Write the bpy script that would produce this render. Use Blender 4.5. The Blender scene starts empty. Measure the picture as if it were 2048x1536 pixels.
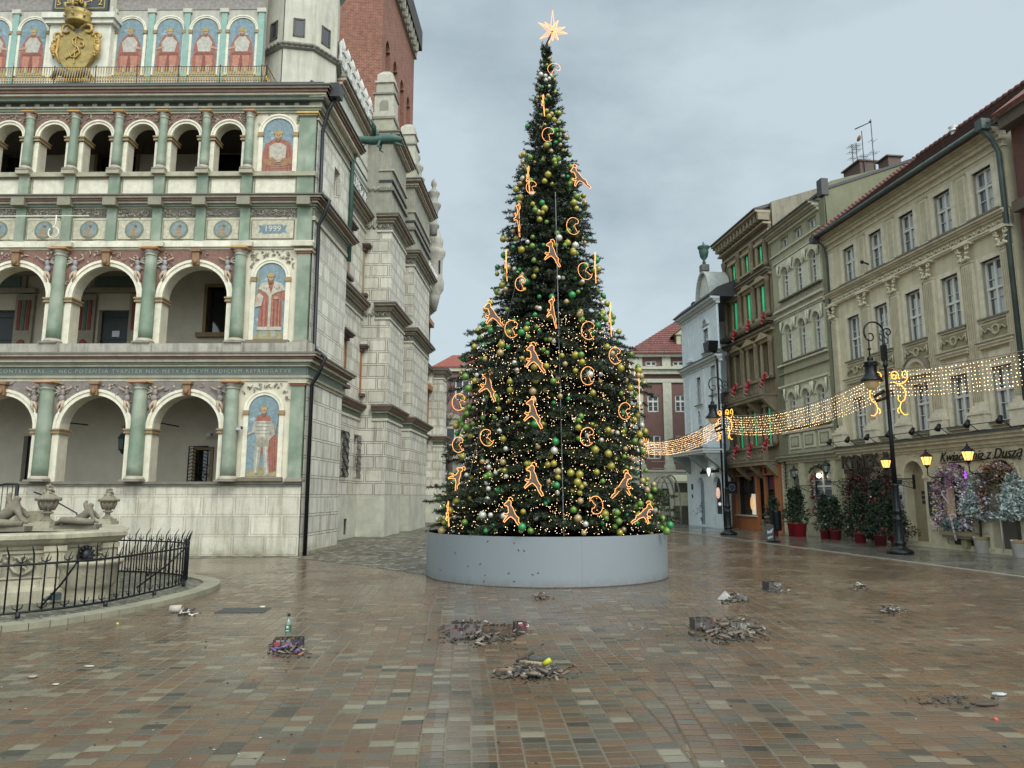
import bpy, math, random
from mathutils import Vector, Matrix
R = random.Random(7)
sc = bpy.context.scene
col = sc.collection
# ---------------------------------------------------------------- camera, world, sun, exposure
PITCH = math.radians(8.7818)
CAM = Vector((0, 0, 1.6)); FPX = 1450.0
cam = bpy.data.cameras.new('camera'); cam.lens = 25.488; cam.sensor_width = 36; cam.clip_end = 3000; cam.clip_start = .05
co = bpy.data.objects.new('camera', cam); col.objects.link(co); sc.camera = co
co.location = CAM; co.rotation_euler = (math.pi / 2 + PITCH, 0, 0)
sc.view_settings.view_transform = 'Standard'; sc.view_settings.look = 'None'
sc.view_settings.exposure = 0.5; sc.view_settings.gamma = 1.0
SUN_EL, SUN_AZ = math.radians(45), math.radians(150)
w = bpy.data.worlds.new('World'); sc.world = w; w.use_nodes = True
nt = w.node_tree; nt.nodes.clear()
def nn(t, tp, **k):
    n = t.nodes.new(tp)
    for a, b in k.items(): setattr(n, a, b)
    return n
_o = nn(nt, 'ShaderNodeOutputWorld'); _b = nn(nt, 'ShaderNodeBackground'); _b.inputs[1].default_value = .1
_s = nn(nt, 'ShaderNodeTexSky', sky_type='NISHITA', sun_disc=False, sun_elevation=SUN_EL, sun_rotation=SUN_AZ)
_tc = nn(nt, 'ShaderNodeTexCoord'); _mp = nn(nt, 'ShaderNodeMapping'); _mp.inputs['Scale'].default_value = (1, 1, 2.2)
_n = nn(nt, 'ShaderNodeTexNoise'); _n.inputs['Scale'].default_value = 1.5; _n.inputs['Detail'].default_value = 6; _n.inputs['Roughness'].default_value = .5; _n.inputs['Distortion'].default_value = .25
_cr = nn(nt, 'ShaderNodeValToRGB')
_cr.color_ramp.elements[0].position = .39; _cr.color_ramp.elements[0].color = (2.35, 3.0, 3.42, 1)
_cr.color_ramp.elements[1].position = .6; _cr.color_ramp.elements[1].color = (4.25, 5.0, 5.35, 1)
_mx = nn(nt, 'ShaderNodeMix', data_type='RGBA'); _mx.inputs[0].default_value = .93
L = nt.links.new
L(_tc.outputs['Generated'], _mp.inputs[0]); L(_mp.outputs[0], _n.inputs['Vector'])
_n2 = nn(nt, 'ShaderNodeTexNoise'); _n2.inputs['Scale'].default_value = 4.2; _n2.inputs['Detail'].default_value = 7; _n2.inputs['Roughness'].default_value = .62; L(_mp.outputs[0], _n2.inputs['Vector'])
_ad = nn(nt, 'ShaderNodeMath', operation='MULTIPLY_ADD'); L(_n2.outputs[0], _ad.inputs[0]); _ad.inputs[1].default_value = .22; _ad2 = nn(nt, 'ShaderNodeMath', operation='MULTIPLY'); L(_n.outputs[0], _ad2.inputs[0]); _ad2.inputs[1].default_value = .78; L(_ad2.outputs[0], _ad.inputs[2]); L(_ad.outputs[0], _cr.inputs[0])
# overcast: cloud out of view, high and behind the camera, boosted to light facades
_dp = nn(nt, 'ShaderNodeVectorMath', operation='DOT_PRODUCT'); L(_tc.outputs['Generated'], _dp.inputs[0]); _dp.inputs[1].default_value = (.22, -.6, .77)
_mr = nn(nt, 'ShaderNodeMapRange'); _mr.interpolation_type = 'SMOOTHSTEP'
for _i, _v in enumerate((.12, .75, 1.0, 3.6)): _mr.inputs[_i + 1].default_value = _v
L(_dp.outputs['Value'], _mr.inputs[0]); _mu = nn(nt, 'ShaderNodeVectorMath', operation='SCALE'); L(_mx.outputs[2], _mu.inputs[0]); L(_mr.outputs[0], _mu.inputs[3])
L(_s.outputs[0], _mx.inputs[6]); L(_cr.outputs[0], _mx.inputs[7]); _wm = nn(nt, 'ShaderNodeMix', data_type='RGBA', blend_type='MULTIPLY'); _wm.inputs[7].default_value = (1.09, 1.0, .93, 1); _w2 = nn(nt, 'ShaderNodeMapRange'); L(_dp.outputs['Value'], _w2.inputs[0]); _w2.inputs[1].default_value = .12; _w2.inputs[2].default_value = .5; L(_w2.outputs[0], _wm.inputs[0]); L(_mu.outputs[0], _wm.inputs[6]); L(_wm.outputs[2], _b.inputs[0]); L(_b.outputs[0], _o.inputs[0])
sun = bpy.data.lights.new('sun', 'SUN'); sun.energy = 1.4; sun.angle = math.radians(22); sun.color = (1, .97, .93)
so = bpy.data.objects.new('sun', sun); col.objects.link(so)
so.rotation_euler = Vector((-math.sin(SUN_AZ) * math.cos(SUN_EL), -math.cos(SUN_AZ) * math.cos(SUN_EL), -math.sin(SUN_EL))).to_track_quat('-Z', 'Y').to_euler()

# ---------------------------------------------------------------- helpers
def hx(s):
    r = []
    for i in (0, 2, 4):
        v = int(s[i:i + 2], 16) / 255
        r.append(v / 12.92 if v <= .04045 else ((v + .055) / 1.055) ** 2.4)
    return tuple(r)
class G:                                     # tiny shader expression builder
    def __init__(s, t): s.t = t
    def _in(s, n, i, v):
        if v is None: return
        if hasattr(v, 'is_linked') or hasattr(v, 'node'): s.t.links.new(v, n.inputs[i])
        else: n.inputs[i].default_value = v
    def m(s, op, a, b=None, c=None):
        n = nn(s.t, 'ShaderNodeMath', operation=op); s._in(n, 0, a); s._in(n, 1, b); s._in(n, 2, c); return n.outputs[0]
    def xyz(s, v):
        n = nn(s.t, 'ShaderNodeSeparateXYZ'); s._in(n, 0, v); return n.outputs
    def comb(s, x, y, z=0.0):
        n = nn(s.t, 'ShaderNodeCombineXYZ'); s._in(n, 0, x); s._in(n, 1, y); s._in(n, 2, z); return n.outputs[0]
    def noise(s, v, sc, det=3.0, rough=.55, dist=0.0):
        n = nn(s.t, 'ShaderNodeTexNoise'); s._in(n, 'Vector', v); n.inputs['Scale'].default_value = sc; n.inputs['Detail'].default_value = det; n.inputs['Roughness'].default_value = rough; n.inputs['Distortion'].default_value = dist
        return n.outputs[0]
    def white(s, v):
        n = nn(s.t, 'ShaderNodeTexWhiteNoise', noise_dimensions='3D'); s._in(n, 'Vector', v); return n.outputs[0]
    def ramp(s, f, els, interp='LINEAR'):
        n = nn(s.t, 'ShaderNodeValToRGB'); s._in(n, 0, f); cr = n.color_ramp; cr.interpolation = interp
        while len(cr.elements) < len(els): cr.elements.new(.5)
        for e, (p, c) in zip(cr.elements, els): e.position = p; e.color = (c, c, c, 1) if not isinstance(c, tuple) else (*c, 1)
        return n.outputs[0]
    def mix(s, f, a, b, mode='MIX'):
        n = nn(s.t, 'ShaderNodeMix', data_type='RGBA', blend_type=mode)
        s._in(n, 0, f)
        for i, v in ((6, a), (7, b)):
            if isinstance(v, tuple): n.inputs[i].default_value = (*v, 1)
            elif isinstance(v, float): n.inputs[i].default_value = (v, v, v, 1)
            else: s.t.links.new(v, n.inputs[i])
        return n.outputs[2]
    def mr(s, v, a, b, c=0.0, d=1.0):
        n = nn(s.t, 'ShaderNodeMapRange'); s._in(n, 0, v)
        for i, k in enumerate((a, b, c, d)): n.inputs[i + 1].default_value = k
        return n.outputs[0]
    def bump(s, h, st, dist=.02):
        n = nn(s.t, 'ShaderNodeBump'); n.inputs['Strength'].default_value = st; n.inputs['Distance'].default_value = dist; s._in(n, 'Height', h); return n.outputs[0]
def newmat(name):
    m = bpy.data.materials.new(name); m.use_nodes = True; t = m.node_tree; p = t.nodes['Principled BSDF']; g = G(t)
    tc = nn(t, 'ShaderNodeTexCoord'); return m, g, p, tc.outputs['Object']
MC = {}
def mat(name, c=None, rough=.6, metal=0.0, var=.18, vs=2.5, bump=.25, bs=25, dirt=0.0, emit=0.0, spec=.5, col2=None):
    if name in MC: return MC[name]
    m, g, p, o = newmat(name)
    if c is None:
        a = nn(g.t, 'ShaderNodeAttribute', attribute_name='Col'); base = a.outputs['Color']
    else: base = g.mix(1.0, (0.0, 0.0, 0.0), hx(c) if isinstance(c, str) else c)
    if col2: base = g.mix(g.mr(g.noise(o, vs * .6, 4), .45, .6), base, hx(col2))
    if var:
        f = g.mr(g.noise(o, vs, 5, .62), .25, .75, 1 - var, 1 + var); base = g.mix(1.0, base, g.comb(f, f, f), 'MULTIPLY')
    if dirt:
        mpn = nn(g.t, 'ShaderNodeMapping'); mpn.inputs['Scale'].default_value = (3, 3, .35); g.t.links.new(o, mpn.inputs[0])
        f = g.mr(g.noise(mpn.outputs[0], 1.6, 5, .7), .45, .75, 0, dirt); base = g.mix(f, base, (.09, .085, .07))
    if bump: g.t.links.new(g.bump(g.noise(o, bs, 4, .6), bump), p.inputs['Normal'])
    g.t.links.new(base, p.inputs['Base Color']); p.inputs['Roughness'].default_value = rough; p.inputs['Metallic'].default_value = metal
    p.inputs['Specular IOR Level'].default_value = spec
    if emit:
        g.t.links.new(base, p.inputs['Emission Color']); p.inputs['Emission Strength'].default_value = emit
    MC[name] = m; return m

class MB:
    def __init__(s): s.v = []; s.f = []; s.mi = []; s.c = []; s.sm = []; s.k = 0; s.col = (1, 1, 1); s.smooth = False; s.T = None; s.cuts = []
    def cut(s): s.cuts.append((len(s.v), len(s.f))); return s       # the next shapes become a part of their own
    def add(s, vs, fs):
        b = len(s.v)
        if s.T is not None: vs = [tuple(s.T @ Vector(q)) for q in vs]
        s.v.extend(vs)
        for f in fs: s.f.append(tuple(b + i for i in f)); s.mi.append(s.k); s.c.append(s.col); s.sm.append(s.smooth)
        return s
    def box(s, x0, x1, y0, y1, z0, z1):
        return s.add([(x0, y0, z0), (x1, y0, z0), (x1, y1, z0), (x0, y1, z0), (x0, y0, z1), (x1, y0, z1), (x1, y1, z1), (x0, y1, z1)],
                     [(0, 3, 2, 1), (4, 5, 6, 7), (0, 1, 5, 4), (1, 2, 6, 5), (2, 3, 7, 6), (3, 0, 4, 7)])
    def xz(s, pts, y0, y1):                  # polygon in x,z extruded in y
        n = len(pts)
        return s.add([(x, y0, z) for x, z in pts] + [(x, y1, z) for x, z in pts],
                     [tuple(range(n)), tuple(range(2 * n - 1, n - 1, -1))] + [(i, n + i, n + (i + 1) % n, (i + 1) % n) for i in range(n)])
    def xy(s, pts, z0, z1):
        n = len(pts)
        return s.add([(x, y, z0) for x, y in pts] + [(x, y, z1) for x, y in pts],
                     [tuple(range(n - 1, -1, -1)), tuple(range(n, 2 * n))] + [(i, (i + 1) % n, n + (i + 1) % n, n + i) for i in range(n)])
    def yz(s, pts, x0, x1):
        n = len(pts)
        return s.add([(x0, y, z) for y, z in pts] + [(x1, y, z) for y, z in pts],
                     [tuple(range(n - 1, -1, -1)), tuple(range(n, 2 * n))] + [(i, (i + 1) % n, n + (i + 1) % n, n + i) for i in range(n)])
    def lathe(s, prof, c=(0, 0, 0), n=16, a0=0.0, a1=2 * math.pi, sq=None, rot=0):
        full = abs(a1 - a0 - 2 * math.pi) < 1e-6; N = n if full else n + 1; vs = []
        for r, z in prof:
            for i in range(N):
                a = a0 + (a1 - a0) * i / n + rot; vs.append((c[0] + r * math.cos(a), c[1] + r * math.sin(a), c[2] + z))
        fs = []
        for j in range(len(prof) - 1):
            for i in range(n):
                k = (i + 1) % N; fs.append((j * N + i, j * N + k, (j + 1) * N + k, (j + 1) * N + i))
        if full:
            if prof[0][0] > 1e-4: fs.append(tuple(range(N - 1, -1, -1)))
            if prof[-1][0] > 1e-4: fs.append(tuple((len(prof) - 1) * N + i for i in range(N)))
        o = s.smooth
        if n > 8: s.smooth = True
        s.add(vs, fs); s.smooth = o; return s
    def sph(s, c, r, n=10, m=6, sc_=(1, 1, 1)):
        vs = []; 
        for j in range(m + 1):
            t = math.pi * j / m
            for i in range(n):
                a = 2 * math.pi * i / n; vs.append((c[0] + r * sc_[0] * math.sin(t) * math.cos(a), c[1] + r * sc_[1] * math.sin(t) * math.sin(a), c[2] - r * sc_[2] * math.cos(t)))
        fs = [(j * n + i, j * n + (i + 1) % n, (j + 1) * n + (i + 1) % n, (j + 1) * n + i) for j in range(m) for i in range(n)]
        o = s.smooth; s.smooth = True; s.add(vs, fs); s.smooth = o; return s
    def tube(s, pts, r, n=6, closed=False):
        pts = [Vector(p) for p in pts]; N = len(pts); rings = []; up = None
        for i, p in enumerate(pts):
            a = pts[i - 1] if (i or closed) else p; b = pts[(i + 1) % N] if (i < N - 1 or closed) else p
            d = (b - a); d = d.normalized() if d.length > 1e-9 else Vector((0, 0, 1))
            if up is None: up = Vector((0, 0, 1)) if abs(d.z) < .9 else Vector((1, 0, 0))
            x = d.cross(up); x = x.normalized() if x.length > 1e-6 else d.orthogonal().normalized(); y = x.cross(d).normalized(); up = y
            rr = r[i] if isinstance(r, (list, tuple)) else r
            rings += [tuple(p + (x * math.cos(2 * math.pi * k / n) + y * math.sin(2 * math.pi * k / n)) * rr) for k in range(n)]
        fs = []
        for i in range(N if closed else N - 1):
            j = (i + 1) % N
            for k in range(n): fs.append((i * n + k, j * n + k, j * n + (k + 1) % n, i * n + (k + 1) % n))
        if not closed: fs += [tuple(range(n)), tuple((N - 1) * n + k for k in range(n - 1, -1, -1))]
        o = s.smooth; s.smooth = n > 4; s.add(rings, fs); s.smooth = o; return s
    def ring(s, cx, cz, r0, r1, y0, y1, a0=0.0, a1=math.pi, n=16):   # arch band in xz plane, front at y0
        vs = []
        for i in range(n + 1):
            a = a0 + (a1 - a0) * i / n; c, d = math.cos(a), math.sin(a)
            vs += [(cx + r0 * c, y0, cz + r0 * d), (cx + r1 * c, y0, cz + r1 * d), (cx + r0 * c, y1, cz + r0 * d), (cx + r1 * c, y1, cz + r1 * d)]
        fs = []
        for i in range(n):
            p, q = 4 * i, 4 * i + 4
            fs += [(p, q, q + 1, p + 1), (p + 1, q + 1, q + 3, p + 3), (p + 2, q + 2, q, p), (p + 3, q + 3, q + 2, p + 2)]
        return s.add(vs, fs)
    def disc(s, cx, cz, rx, rz, y0, y1, n=18, a0=0.0, a1=2 * math.pi):
        k = n if abs(a1 - a0 - 2 * math.pi) < 1e-6 else n + 1
        return s.xz([(cx + rx * math.cos(a0 + (a1 - a0) * i / n), cz + rz * math.sin(a0 + (a1 - a0) * i / n)) for i in range(k)][::-1], y0, y1)
    def spandrel(s, cx, cz, r, x0, x1, z1, y0, y1, n=16):            # wall above an arch, with its soffit
        vs = []; fs = []
        for i in range(n + 1):
            a = math.pi * i / n; px, pz = cx + r * math.cos(a), cz + r * math.sin(a)
            tx = x1 + (x0 - x1) * i / n
            vs += [(px, y0, pz), (tx, y0, z1), (px, y1, pz), (tx, y1, z1)]
        for i in range(n):
            p, q = 4 * i, 4 * i + 4
            fs += [(p, p + 1, q + 1, q), (q + 2, q + 3, p + 3, p + 2), (p, q, q + 2, p + 2)]
        vs += [(x0, y0, cz), (x1, y0, cz), (x0, y1, cz), (x1, y1, cz)]; k = 4 * n + 4
        fs += [(k + 1, 1, 0), (k, 4 * n, 4 * n + 1), (k + 3, 2, 3), (k + 2, 4 * n + 3, 4 * n + 2)]
        return s.add(vs, fs)
    def holes(s, x0, x1, z0, z1, hs, y0, rec, back=True):           # wall sheet with rectangular holes and reveals going to y0+rec
        xs = sorted({x0, x1, *[h[0] for h in hs], *[h[1] for h in hs]}); zs = sorted({z0, z1, *[h[2] for h in hs], *[h[3] for h in hs]})
        for i in range(len(xs) - 1):
            for j in range(len(zs) - 1):
                cx, cz = (xs[i] + xs[i + 1]) / 2, (zs[j] + zs[j + 1]) / 2
                if cx < x0 or cx > x1 or cz < z0 or cz > z1 or any(h[0] < cx < h[1] and h[2] < cz < h[3] for h in hs): continue
                s.add([(xs[i], y0, zs[j]), (xs[i + 1], y0, zs[j]), (xs[i + 1], y0, zs[j + 1]), (xs[i], y0, zs[j + 1])], [(0, 1, 2, 3)])
        for a, b, c, d in hs:
            y1 = y0 + rec
            s.add([(a, y0, c), (b, y0, c), (b, y0, d), (a, y0, d), (a, y1, c), (b, y1, c), (b, y1, d), (a, y1, d)],
                  [(0, 4, 5, 1), (1, 5, 6, 2), (2, 6, 7, 3), (3, 7, 4, 0)])
        return s
WM = {}
def place(o, M, parent):
    WM[o] = M
    if parent is not None: o.parent = parent; o.matrix_basis = WM[parent].inverted() @ M
    else: o.matrix_basis = M
def ob(name, mb, mats, parent=None, M=None, label=None):
    if mb.cuts:
        mb.cut(); v0 = f0 = 0; out = None; cs, mb.cuts = mb.cuts, []
        for v1, f1 in cs:
            if f1 > f0:
                q = MB(); q.v = mb.v[v0:v1]; q.f = [tuple(i - v0 for i in f) for f in mb.f[f0:f1]]; q.mi = mb.mi[f0:f1]; q.c = mb.c[f0:f1]; q.sm = mb.sm[f0:f1]; o = ob(name, q, mats, parent, M, label); out = out or o
            v0, f0 = v1, f1
        return out
    me = bpy.data.meshes.new(name); me.from_pydata(mb.v, [], mb.f)
    for m in (mats if isinstance(mats, (list, tuple)) else [mats]): me.materials.append(m)
    me.polygons.foreach_set('material_index', mb.mi); me.polygons.foreach_set('use_smooth', mb.sm)
    ca = me.color_attributes.new('Col', 'FLOAT_COLOR', 'CORNER'); d = []
    for f, c in zip(mb.f, mb.c): d.extend((c[0], c[1], c[2], 1.0) * len(f))
    ca.data.foreach_set('color', d); me.update()
    o = bpy.data.objects.new(name, me); col.objects.link(o)
    place(o, M if M is not None else (WM[parent] if parent is not None else Matrix()), parent)
    if label: o['label'] = label
    return o
def tag(o, label, cat, group=None, kind=None):
    if label: o['label'] = label
    if cat: o['category'] = cat
    if group: o['group'] = group
    if kind: o['kind'] = kind
    return o
def thing(name, label, cat, M=None, group=None):
    o = bpy.data.objects.new(name, None); o.empty_display_size = .2; col.objects.link(o); place(o, M if M is not None else Matrix(), None)
    return tag(o, label, cat, group)
def dup(o, M, parent=None, label=None):
    c = o.copy(); col.objects.link(c)
    if parent is None: c.matrix_basis = M; WM[c] = M
    else: c.parent = parent; WM[c] = WM[parent] @ c.matrix_basis
    if label: c['label'] = label
    for ch in [k for k in o.children]: dup(ch, None, c)
    return c
def T(x, y, z=0.0, rz=0.0): return Matrix.Translation((x, y, z)) @ Matrix.Rotation(rz, 4, 'Z')
def ray(px, py):
    x = (px - 1024) / FPX; y = -(py - 768) / FPX; c, s = math.cos(PITCH), math.sin(PITCH); return Vector((x, c - y * s, s + y * c))
def gnd(px, py, z=0.0):
    d = ray(px, py); return CAM + d * ((z - 1.6) / d.z)
def atd(px, py, Y):                          # point on the sight line at world depth Y
    d = ray(px, py); return CAM + d * (Y / d.y)
class Frame:                                 # a facade frame: x along the wall, y into it, z up
    def __init__(s, x, y, az): s.M = T(x, y, 0, -math.radians(az)); s.I = s.M.inverted()
    def at(s, px, py, y=0.0):
        o = s.I @ CAM; d = s.I.to_3x3() @ ray(px, py); q = o + d * ((y - o.y) / d.y); return q.x, q.z
# ---------------------------------------------------------------- special materials
def paver_mat():
    m, g, p, o = newmat('wet_setts')
    X = g.xyz(o)
    def field(ang, lx, ly, seed):
        ca, sa = math.cos(ang), math.sin(ang)
        u = g.m('ADD', g.m('MULTIPLY', X[0], ca), g.m('MULTIPLY', X[1], -sa)); v = g.m('ADD', g.m('MULTIPLY', X[0], sa), g.m('MULTIPLY', X[1], ca))
        u = g.m('ADD', u, g.m('MULTIPLY', g.noise(g.comb(u, v), .35, 1), .16)); v = g.m('ADD', v, g.m('MULTIPLY', g.noise(g.comb(v, u), .6, 1), .1))
        cu = g.m('DIVIDE', u, lx); ci = g.m('FLOOR', cu); r = g.white(g.comb(ci, seed))
        cv = g.m('ADD', g.m('DIVIDE', v, ly), g.m('MULTIPLY', r, 7.0)); cj = g.m('FLOOR', cv)
        fu = g.m('FRACT', cu); fv = g.m('FRACT', cv)
        eu = g.m('MULTIPLY', g.m('MINIMUM', fu, g.m('SUBTRACT', 1.0, fu)), lx); ev = g.m('MULTIPLY', g.m('MINIMUM', fv, g.m('SUBTRACT', 1.0, fv)), ly)
        e = g.m('MINIMUM', eu, ev)
        e = g.m('ADD', e, g.m('MULTIPLY', g.m('SUBTRACT', g.noise(o, 60, 2), .5), .008))
        return e, g.white(g.comb(ci, cj, seed)), g.white(g.comb(cj, ci, seed + 3.0))
    e1, w1, q1 = field(math.radians(-3.9), .165, .118, 1.0); e2, w2, q2 = field(math.radians(2.6), .165, .118, 5.0)
    side = g.m('GREATER_THAN', g.m('SUBTRACT', X[0], g.m('MULTIPLY', X[1], .075)), .75)
    e = g.m('ADD', g.m('MULTIPLY', e1, g.m('SUBTRACT', 1.0, side)), g.m('MULTIPLY', e2, side))
    wv = g.m('ADD', g.m('MULTIPLY', w1, g.m('SUBTRACT', 1.0, side)), g.m('MULTIPLY', w2, side))
    qv = g.m('ADD', g.m('MULTIPLY', q1, g.m('SUBTRACT', 1.0, side)), g.m('MULTIPLY', q2, side))
    brown, tan, red, grey, dk, wh = hx('584a3c'), hx('62533f'), hx('5c4438'), hx('4e4c43'), hx('3a3932'), hx('7b7a69')
    mixed = g.ramp(wv, [(0, dk), (.055, grey), (.16, hx('56544a')), (.26, brown), (.45, hx('5c4a3a')), (.58, red), (.66, tan), (.80, hx('5e5c4e')), (.91, wh), (.95, hx('6a685a'))], 'CONSTANT')
    plain = g.ramp(wv, [(0, hx('423d34')), (.05, hx('504b40')), (.2, hx('5a4c3c')), (.45, hx('5e4c3b')), (.65, hx('614b38')), (.85, hx('655645')), (.96, hx('756b59'))], 'CONSTANT')
    big = g.noise(o, .16, 3, .5)
    # colourful granite in the near and left field, plainer brown to the right and far
    nearm = g.mr(X[1], 6.0, 10.5, 1.0, 0.12); rightm = g.mr(X[0], .8, 2.6, 1.0, .12)
    fac = g.m('MINIMUM', 1.0, g.m('ADD', g.m('MULTIPLY', g.m('MULTIPLY', nearm, rightm), .72), g.mr(big, .55, .8, 0, .35)))
    c = g.mix(fac, plain, mixed)
    band = g.m('MULTIPLY', g.m('LESS_THAN', g.m('ABSOLUTE', g.m('ADD', X[0], g.m('MULTIPLY', X[1], .068))), .18), .55)
    c = g.mix(band, c, g.mix(wv, hx('57534b'), hx('736f66')))
    sp = g.noise(o, 170, 2, .7); f = g.mr(sp, .3, .7, .72, 1.3); c = g.mix(1.0, c, g.comb(f, f, f), 'MULTIPLY')
    f = g.mr(g.noise(o, .9, 5, .6), .3, .7, .78, 1.18); c = g.mix(1.0, c, g.comb(f, f, f), 'MULTIPLY')
    c = g.mix(g.mr(g.noise(o, 3.2, 5, .7), .62, .72, 0, .5), c, hx('3a332c'))
    joint = g.mr(e, .003, .008, 1.0, 0.0)
    jc = g.mix(g.mr(g.noise(o, .35, 2), .4, .6), hx('4a463c'), hx('706a5a'))
    c = g.mix(g.m('MULTIPLY', joint, .8), c, jc)
    g.t.links.new(c, p.inputs['Base Color'])
    wet = g.noise(o, .55, 4, .55, .4)
    rg = g.mr(wet, .4, .62, .1, .34); rg = g.m('ADD', rg, g.m('MULTIPLY', g.m('SUBTRACT', qv, .5), .16)); rg = g.m('ADD', rg, g.m('MULTIPLY', joint, .12))
    g.t.links.new(rg, p.inputs['Roughness']); p.inputs['Specular IOR Level'].default_value = .5
    h = g.m('ADD', g.mr(e, .0, .014, 0.0, 1.0), g.m('ADD', g.m('MULTIPLY', qv, .4), g.m('MULTIPLY', g.noise(o, 45, 3), .5)))
    g.t.links.new(g.bump(h, .55, .006), p.inputs['Normal'])
    return m
def cobble_mat(name, sc_, cols, gap='3a3830', rough=(.3, .55), strength=.8):
    m, g, p, o = newmat(name)
    v = nn(g.t, 'ShaderNodeTexVoronoi', feature='F1'); v.inputs['Scale'].default_value = sc_; v.inputs['Randomness'].default_value = .6; g.t.links.new(o, v.inputs['Vector'])
    e = nn(g.t, 'ShaderNodeTexVoronoi', feature='DISTANCE_TO_EDGE'); e.inputs['Scale'].default_value = sc_; e.inputs['Randomness'].default_value = .6; g.t.links.new(o, e.inputs['Vector'])
    wv = g.xyz(v.outputs['Color'])[0]
    n = len(cols); c = g.ramp(wv, [(i / n, hx(k)) for i, k in enumerate(cols)], 'CONSTANT')
    f = g.mr(g.noise(o, 90, 3), .3, .7, .8, 1.2); c = g.mix(1.0, c, g.comb(f, f, f), 'MULTIPLY')
    f = g.mr(g.noise(o, .7, 4), .3, .7, .75, 1.2); c = g.mix(1.0, c, g.comb(f, f, f), 'MULTIPLY')
    c = g.mix(g.mr(e.outputs[0], .03, .09, 1.0, 0.0), c, hx(gap)); g.t.links.new(c, p.inputs['Base Color'])
    g.t.links.new(g.mr(g.noise(o, .8, 3), .3, .7, *rough), p.inputs['Roughness'])
    g.t.links.new(g.bump(g.mr(e.outputs[0], 0.0, .25, 0.0, 1.0), strength, .012), p.inputs['Normal']); return m
def block_mat(name, h, L_, base='b9b49d', line='6d5a48', half=.5, u0=0.0, z0=0.0, gap=.03, lw=.008, tone=.14, plaster=None, green=None):
    """sgraffito ashlar: each block outlined by a thin brown line, so joints read as double lines"""
    m, g, p, o = newmat(name); X = g.xyz(o)
    u = g.m('ADD', g.m('ADD', X[0], X[1]), u0); z = g.m('ADD', X[2], z0)
    ri = g.m('FLOOR', g.m('DIVIDE', z, h)); off = g.m('MULTIPLY', g.m('FRACT', g.m('MULTIPLY', ri, .5)), 2 * half)
    cu = g.m('ADD', g.m('DIVIDE', u, L_), off); fu = g.m('FRACT', cu); fz = g.m('FRACT', g.m('DIVIDE', z, h))
    eu = g.m('MULTIPLY', g.m('MINIMUM', fu, g.m('SUBTRACT', 1.0, fu)), L_); ez = g.m('MULTIPLY', g.m('MINIMUM', fz, g.m('SUBTRACT', 1.0, fz)), h)
    e = g.m('MINIMUM', eu, ez); wob = g.m('MULTIPLY', g.m('SUBTRACT', g.noise(o, 6, 3), .5), .006); d = g.m('ABSOLUTE', g.m('SUBTRACT', g.m('ADD', e, wob), gap))
    ln = g.mr(d, lw * .5, lw * 1.3, 1.0, 0.0)
    rnd = g.white(g.comb(g.m('FLOOR', cu), ri, 1.0))
    c = g.mix(rnd, tuple(k * (1 - tone) for k in hx(base)), tuple(min(1, k * (1 + tone)) for k in hx(base)))
    c = g.mix(g.mr(g.noise(o, 1.3, 5, .65), .5, .7, 0, .5), c, hx('9b9880'))
    mpn = nn(g.t, 'ShaderNodeMapping'); mpn.inputs['Scale'].default_value = (2.5, 2.5, .3); g.t.links.new(o, mpn.inputs[0])
    c = g.mix(g.mr(g.noise(mpn.outputs[0], 2.0, 6, .75), .46, .72, 0, .7), c, hx('77745f'))
    f = g.mr(g.noise(o, 30, 4, .7), .3, .7, .9, 1.08); c = g.mix(1.0, c, g.comb(f, f, f), 'MULTIPLY')
    c = g.mix(g.m('MULTIPLY', ln, .85), c, hx(line))
    if plaster:
        pz = g.mr(g.m('ADD', X[2], g.m('MULTIPLY', g.m('SUBTRACT', g.noise(o, 1.5, 3), .5), .02)), plaster - .01, plaster + .01, 1.0, 0.0)
        pc = g.mix(g.mr(g.noise(o, 1.1, 6, .7), .35, .65), hx('9c9e90'), hx('bab9a8')); spk = g.mr(g.noise(o, 22, 5, .8), .62, .68, 0, 1); msk = g.mr(g.noise(o, .9, 2), .48, .55, 0, .9)
        pc = g.mix(g.m('MULTIPLY', spk, msk), pc, hx('423d34')); c = g.mix(pz, c, pc)
    if green:
        gz = g.m('MULTIPLY', g.mr(X[2], green, 0.0, 0.0, 1.0), g.mr(g.noise(o, 2.2, 4), .4, .65, .15, .9)); c = g.mix(gz, c, hx('6a6a4c'))
    g.t.links.new(c, p.inputs['Base Color']); p.inputs['Roughness'].default_value = .8
    g.t.links.new(g.bump(g.m('SUBTRACT', g.noise(o, 28, 4), g.m('MULTIPLY', ln, .8)), .35, .01), p.inputs['Normal']); return m
def brick_mat(name, c1, c2, mort, bw=.27, bh=.09):
    m, g, p, o = newmat(name); X = g.xyz(o)
    b = nn(g.t, 'ShaderNodeTexBrick'); b.inputs['Scale'].default_value = 1; b.inputs['Brick Width'].default_value = bw; b.inputs['Row Height'].default_value = bh; b.inputs['Mortar Size'].default_value = .012; b.inputs['Mortar Smooth'].default_value = .3
    b.inputs['Color1'].default_value = (*hx(c1), 1); b.inputs['Color2'].default_value = (*hx(c2), 1); b.inputs['Mortar'].default_value = (*hx(mort), 1)
    g.t.links.new(g.comb(g.m('ADD', X[0], X[1]), X[2]), b.inputs['Vector'])
    c = g.mix(g.mr(g.noise(o, .5, 5, .7), .45, .7, 0, .6), b.outputs[0], hx('6d4a36')); f = g.mr(g.noise(o, 4, 4), .3, .7, .7, 1.25)
    c = g.mix(1.0, c, g.comb(f, f, f), 'MULTIPLY'); g.t.links.new(c, p.inputs['Base Color']); p.inputs['Roughness'].default_value = .85
    g.t.links.new(g.bump(b.outputs[1], -.4, .02), p.inputs['Normal']); return m
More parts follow.
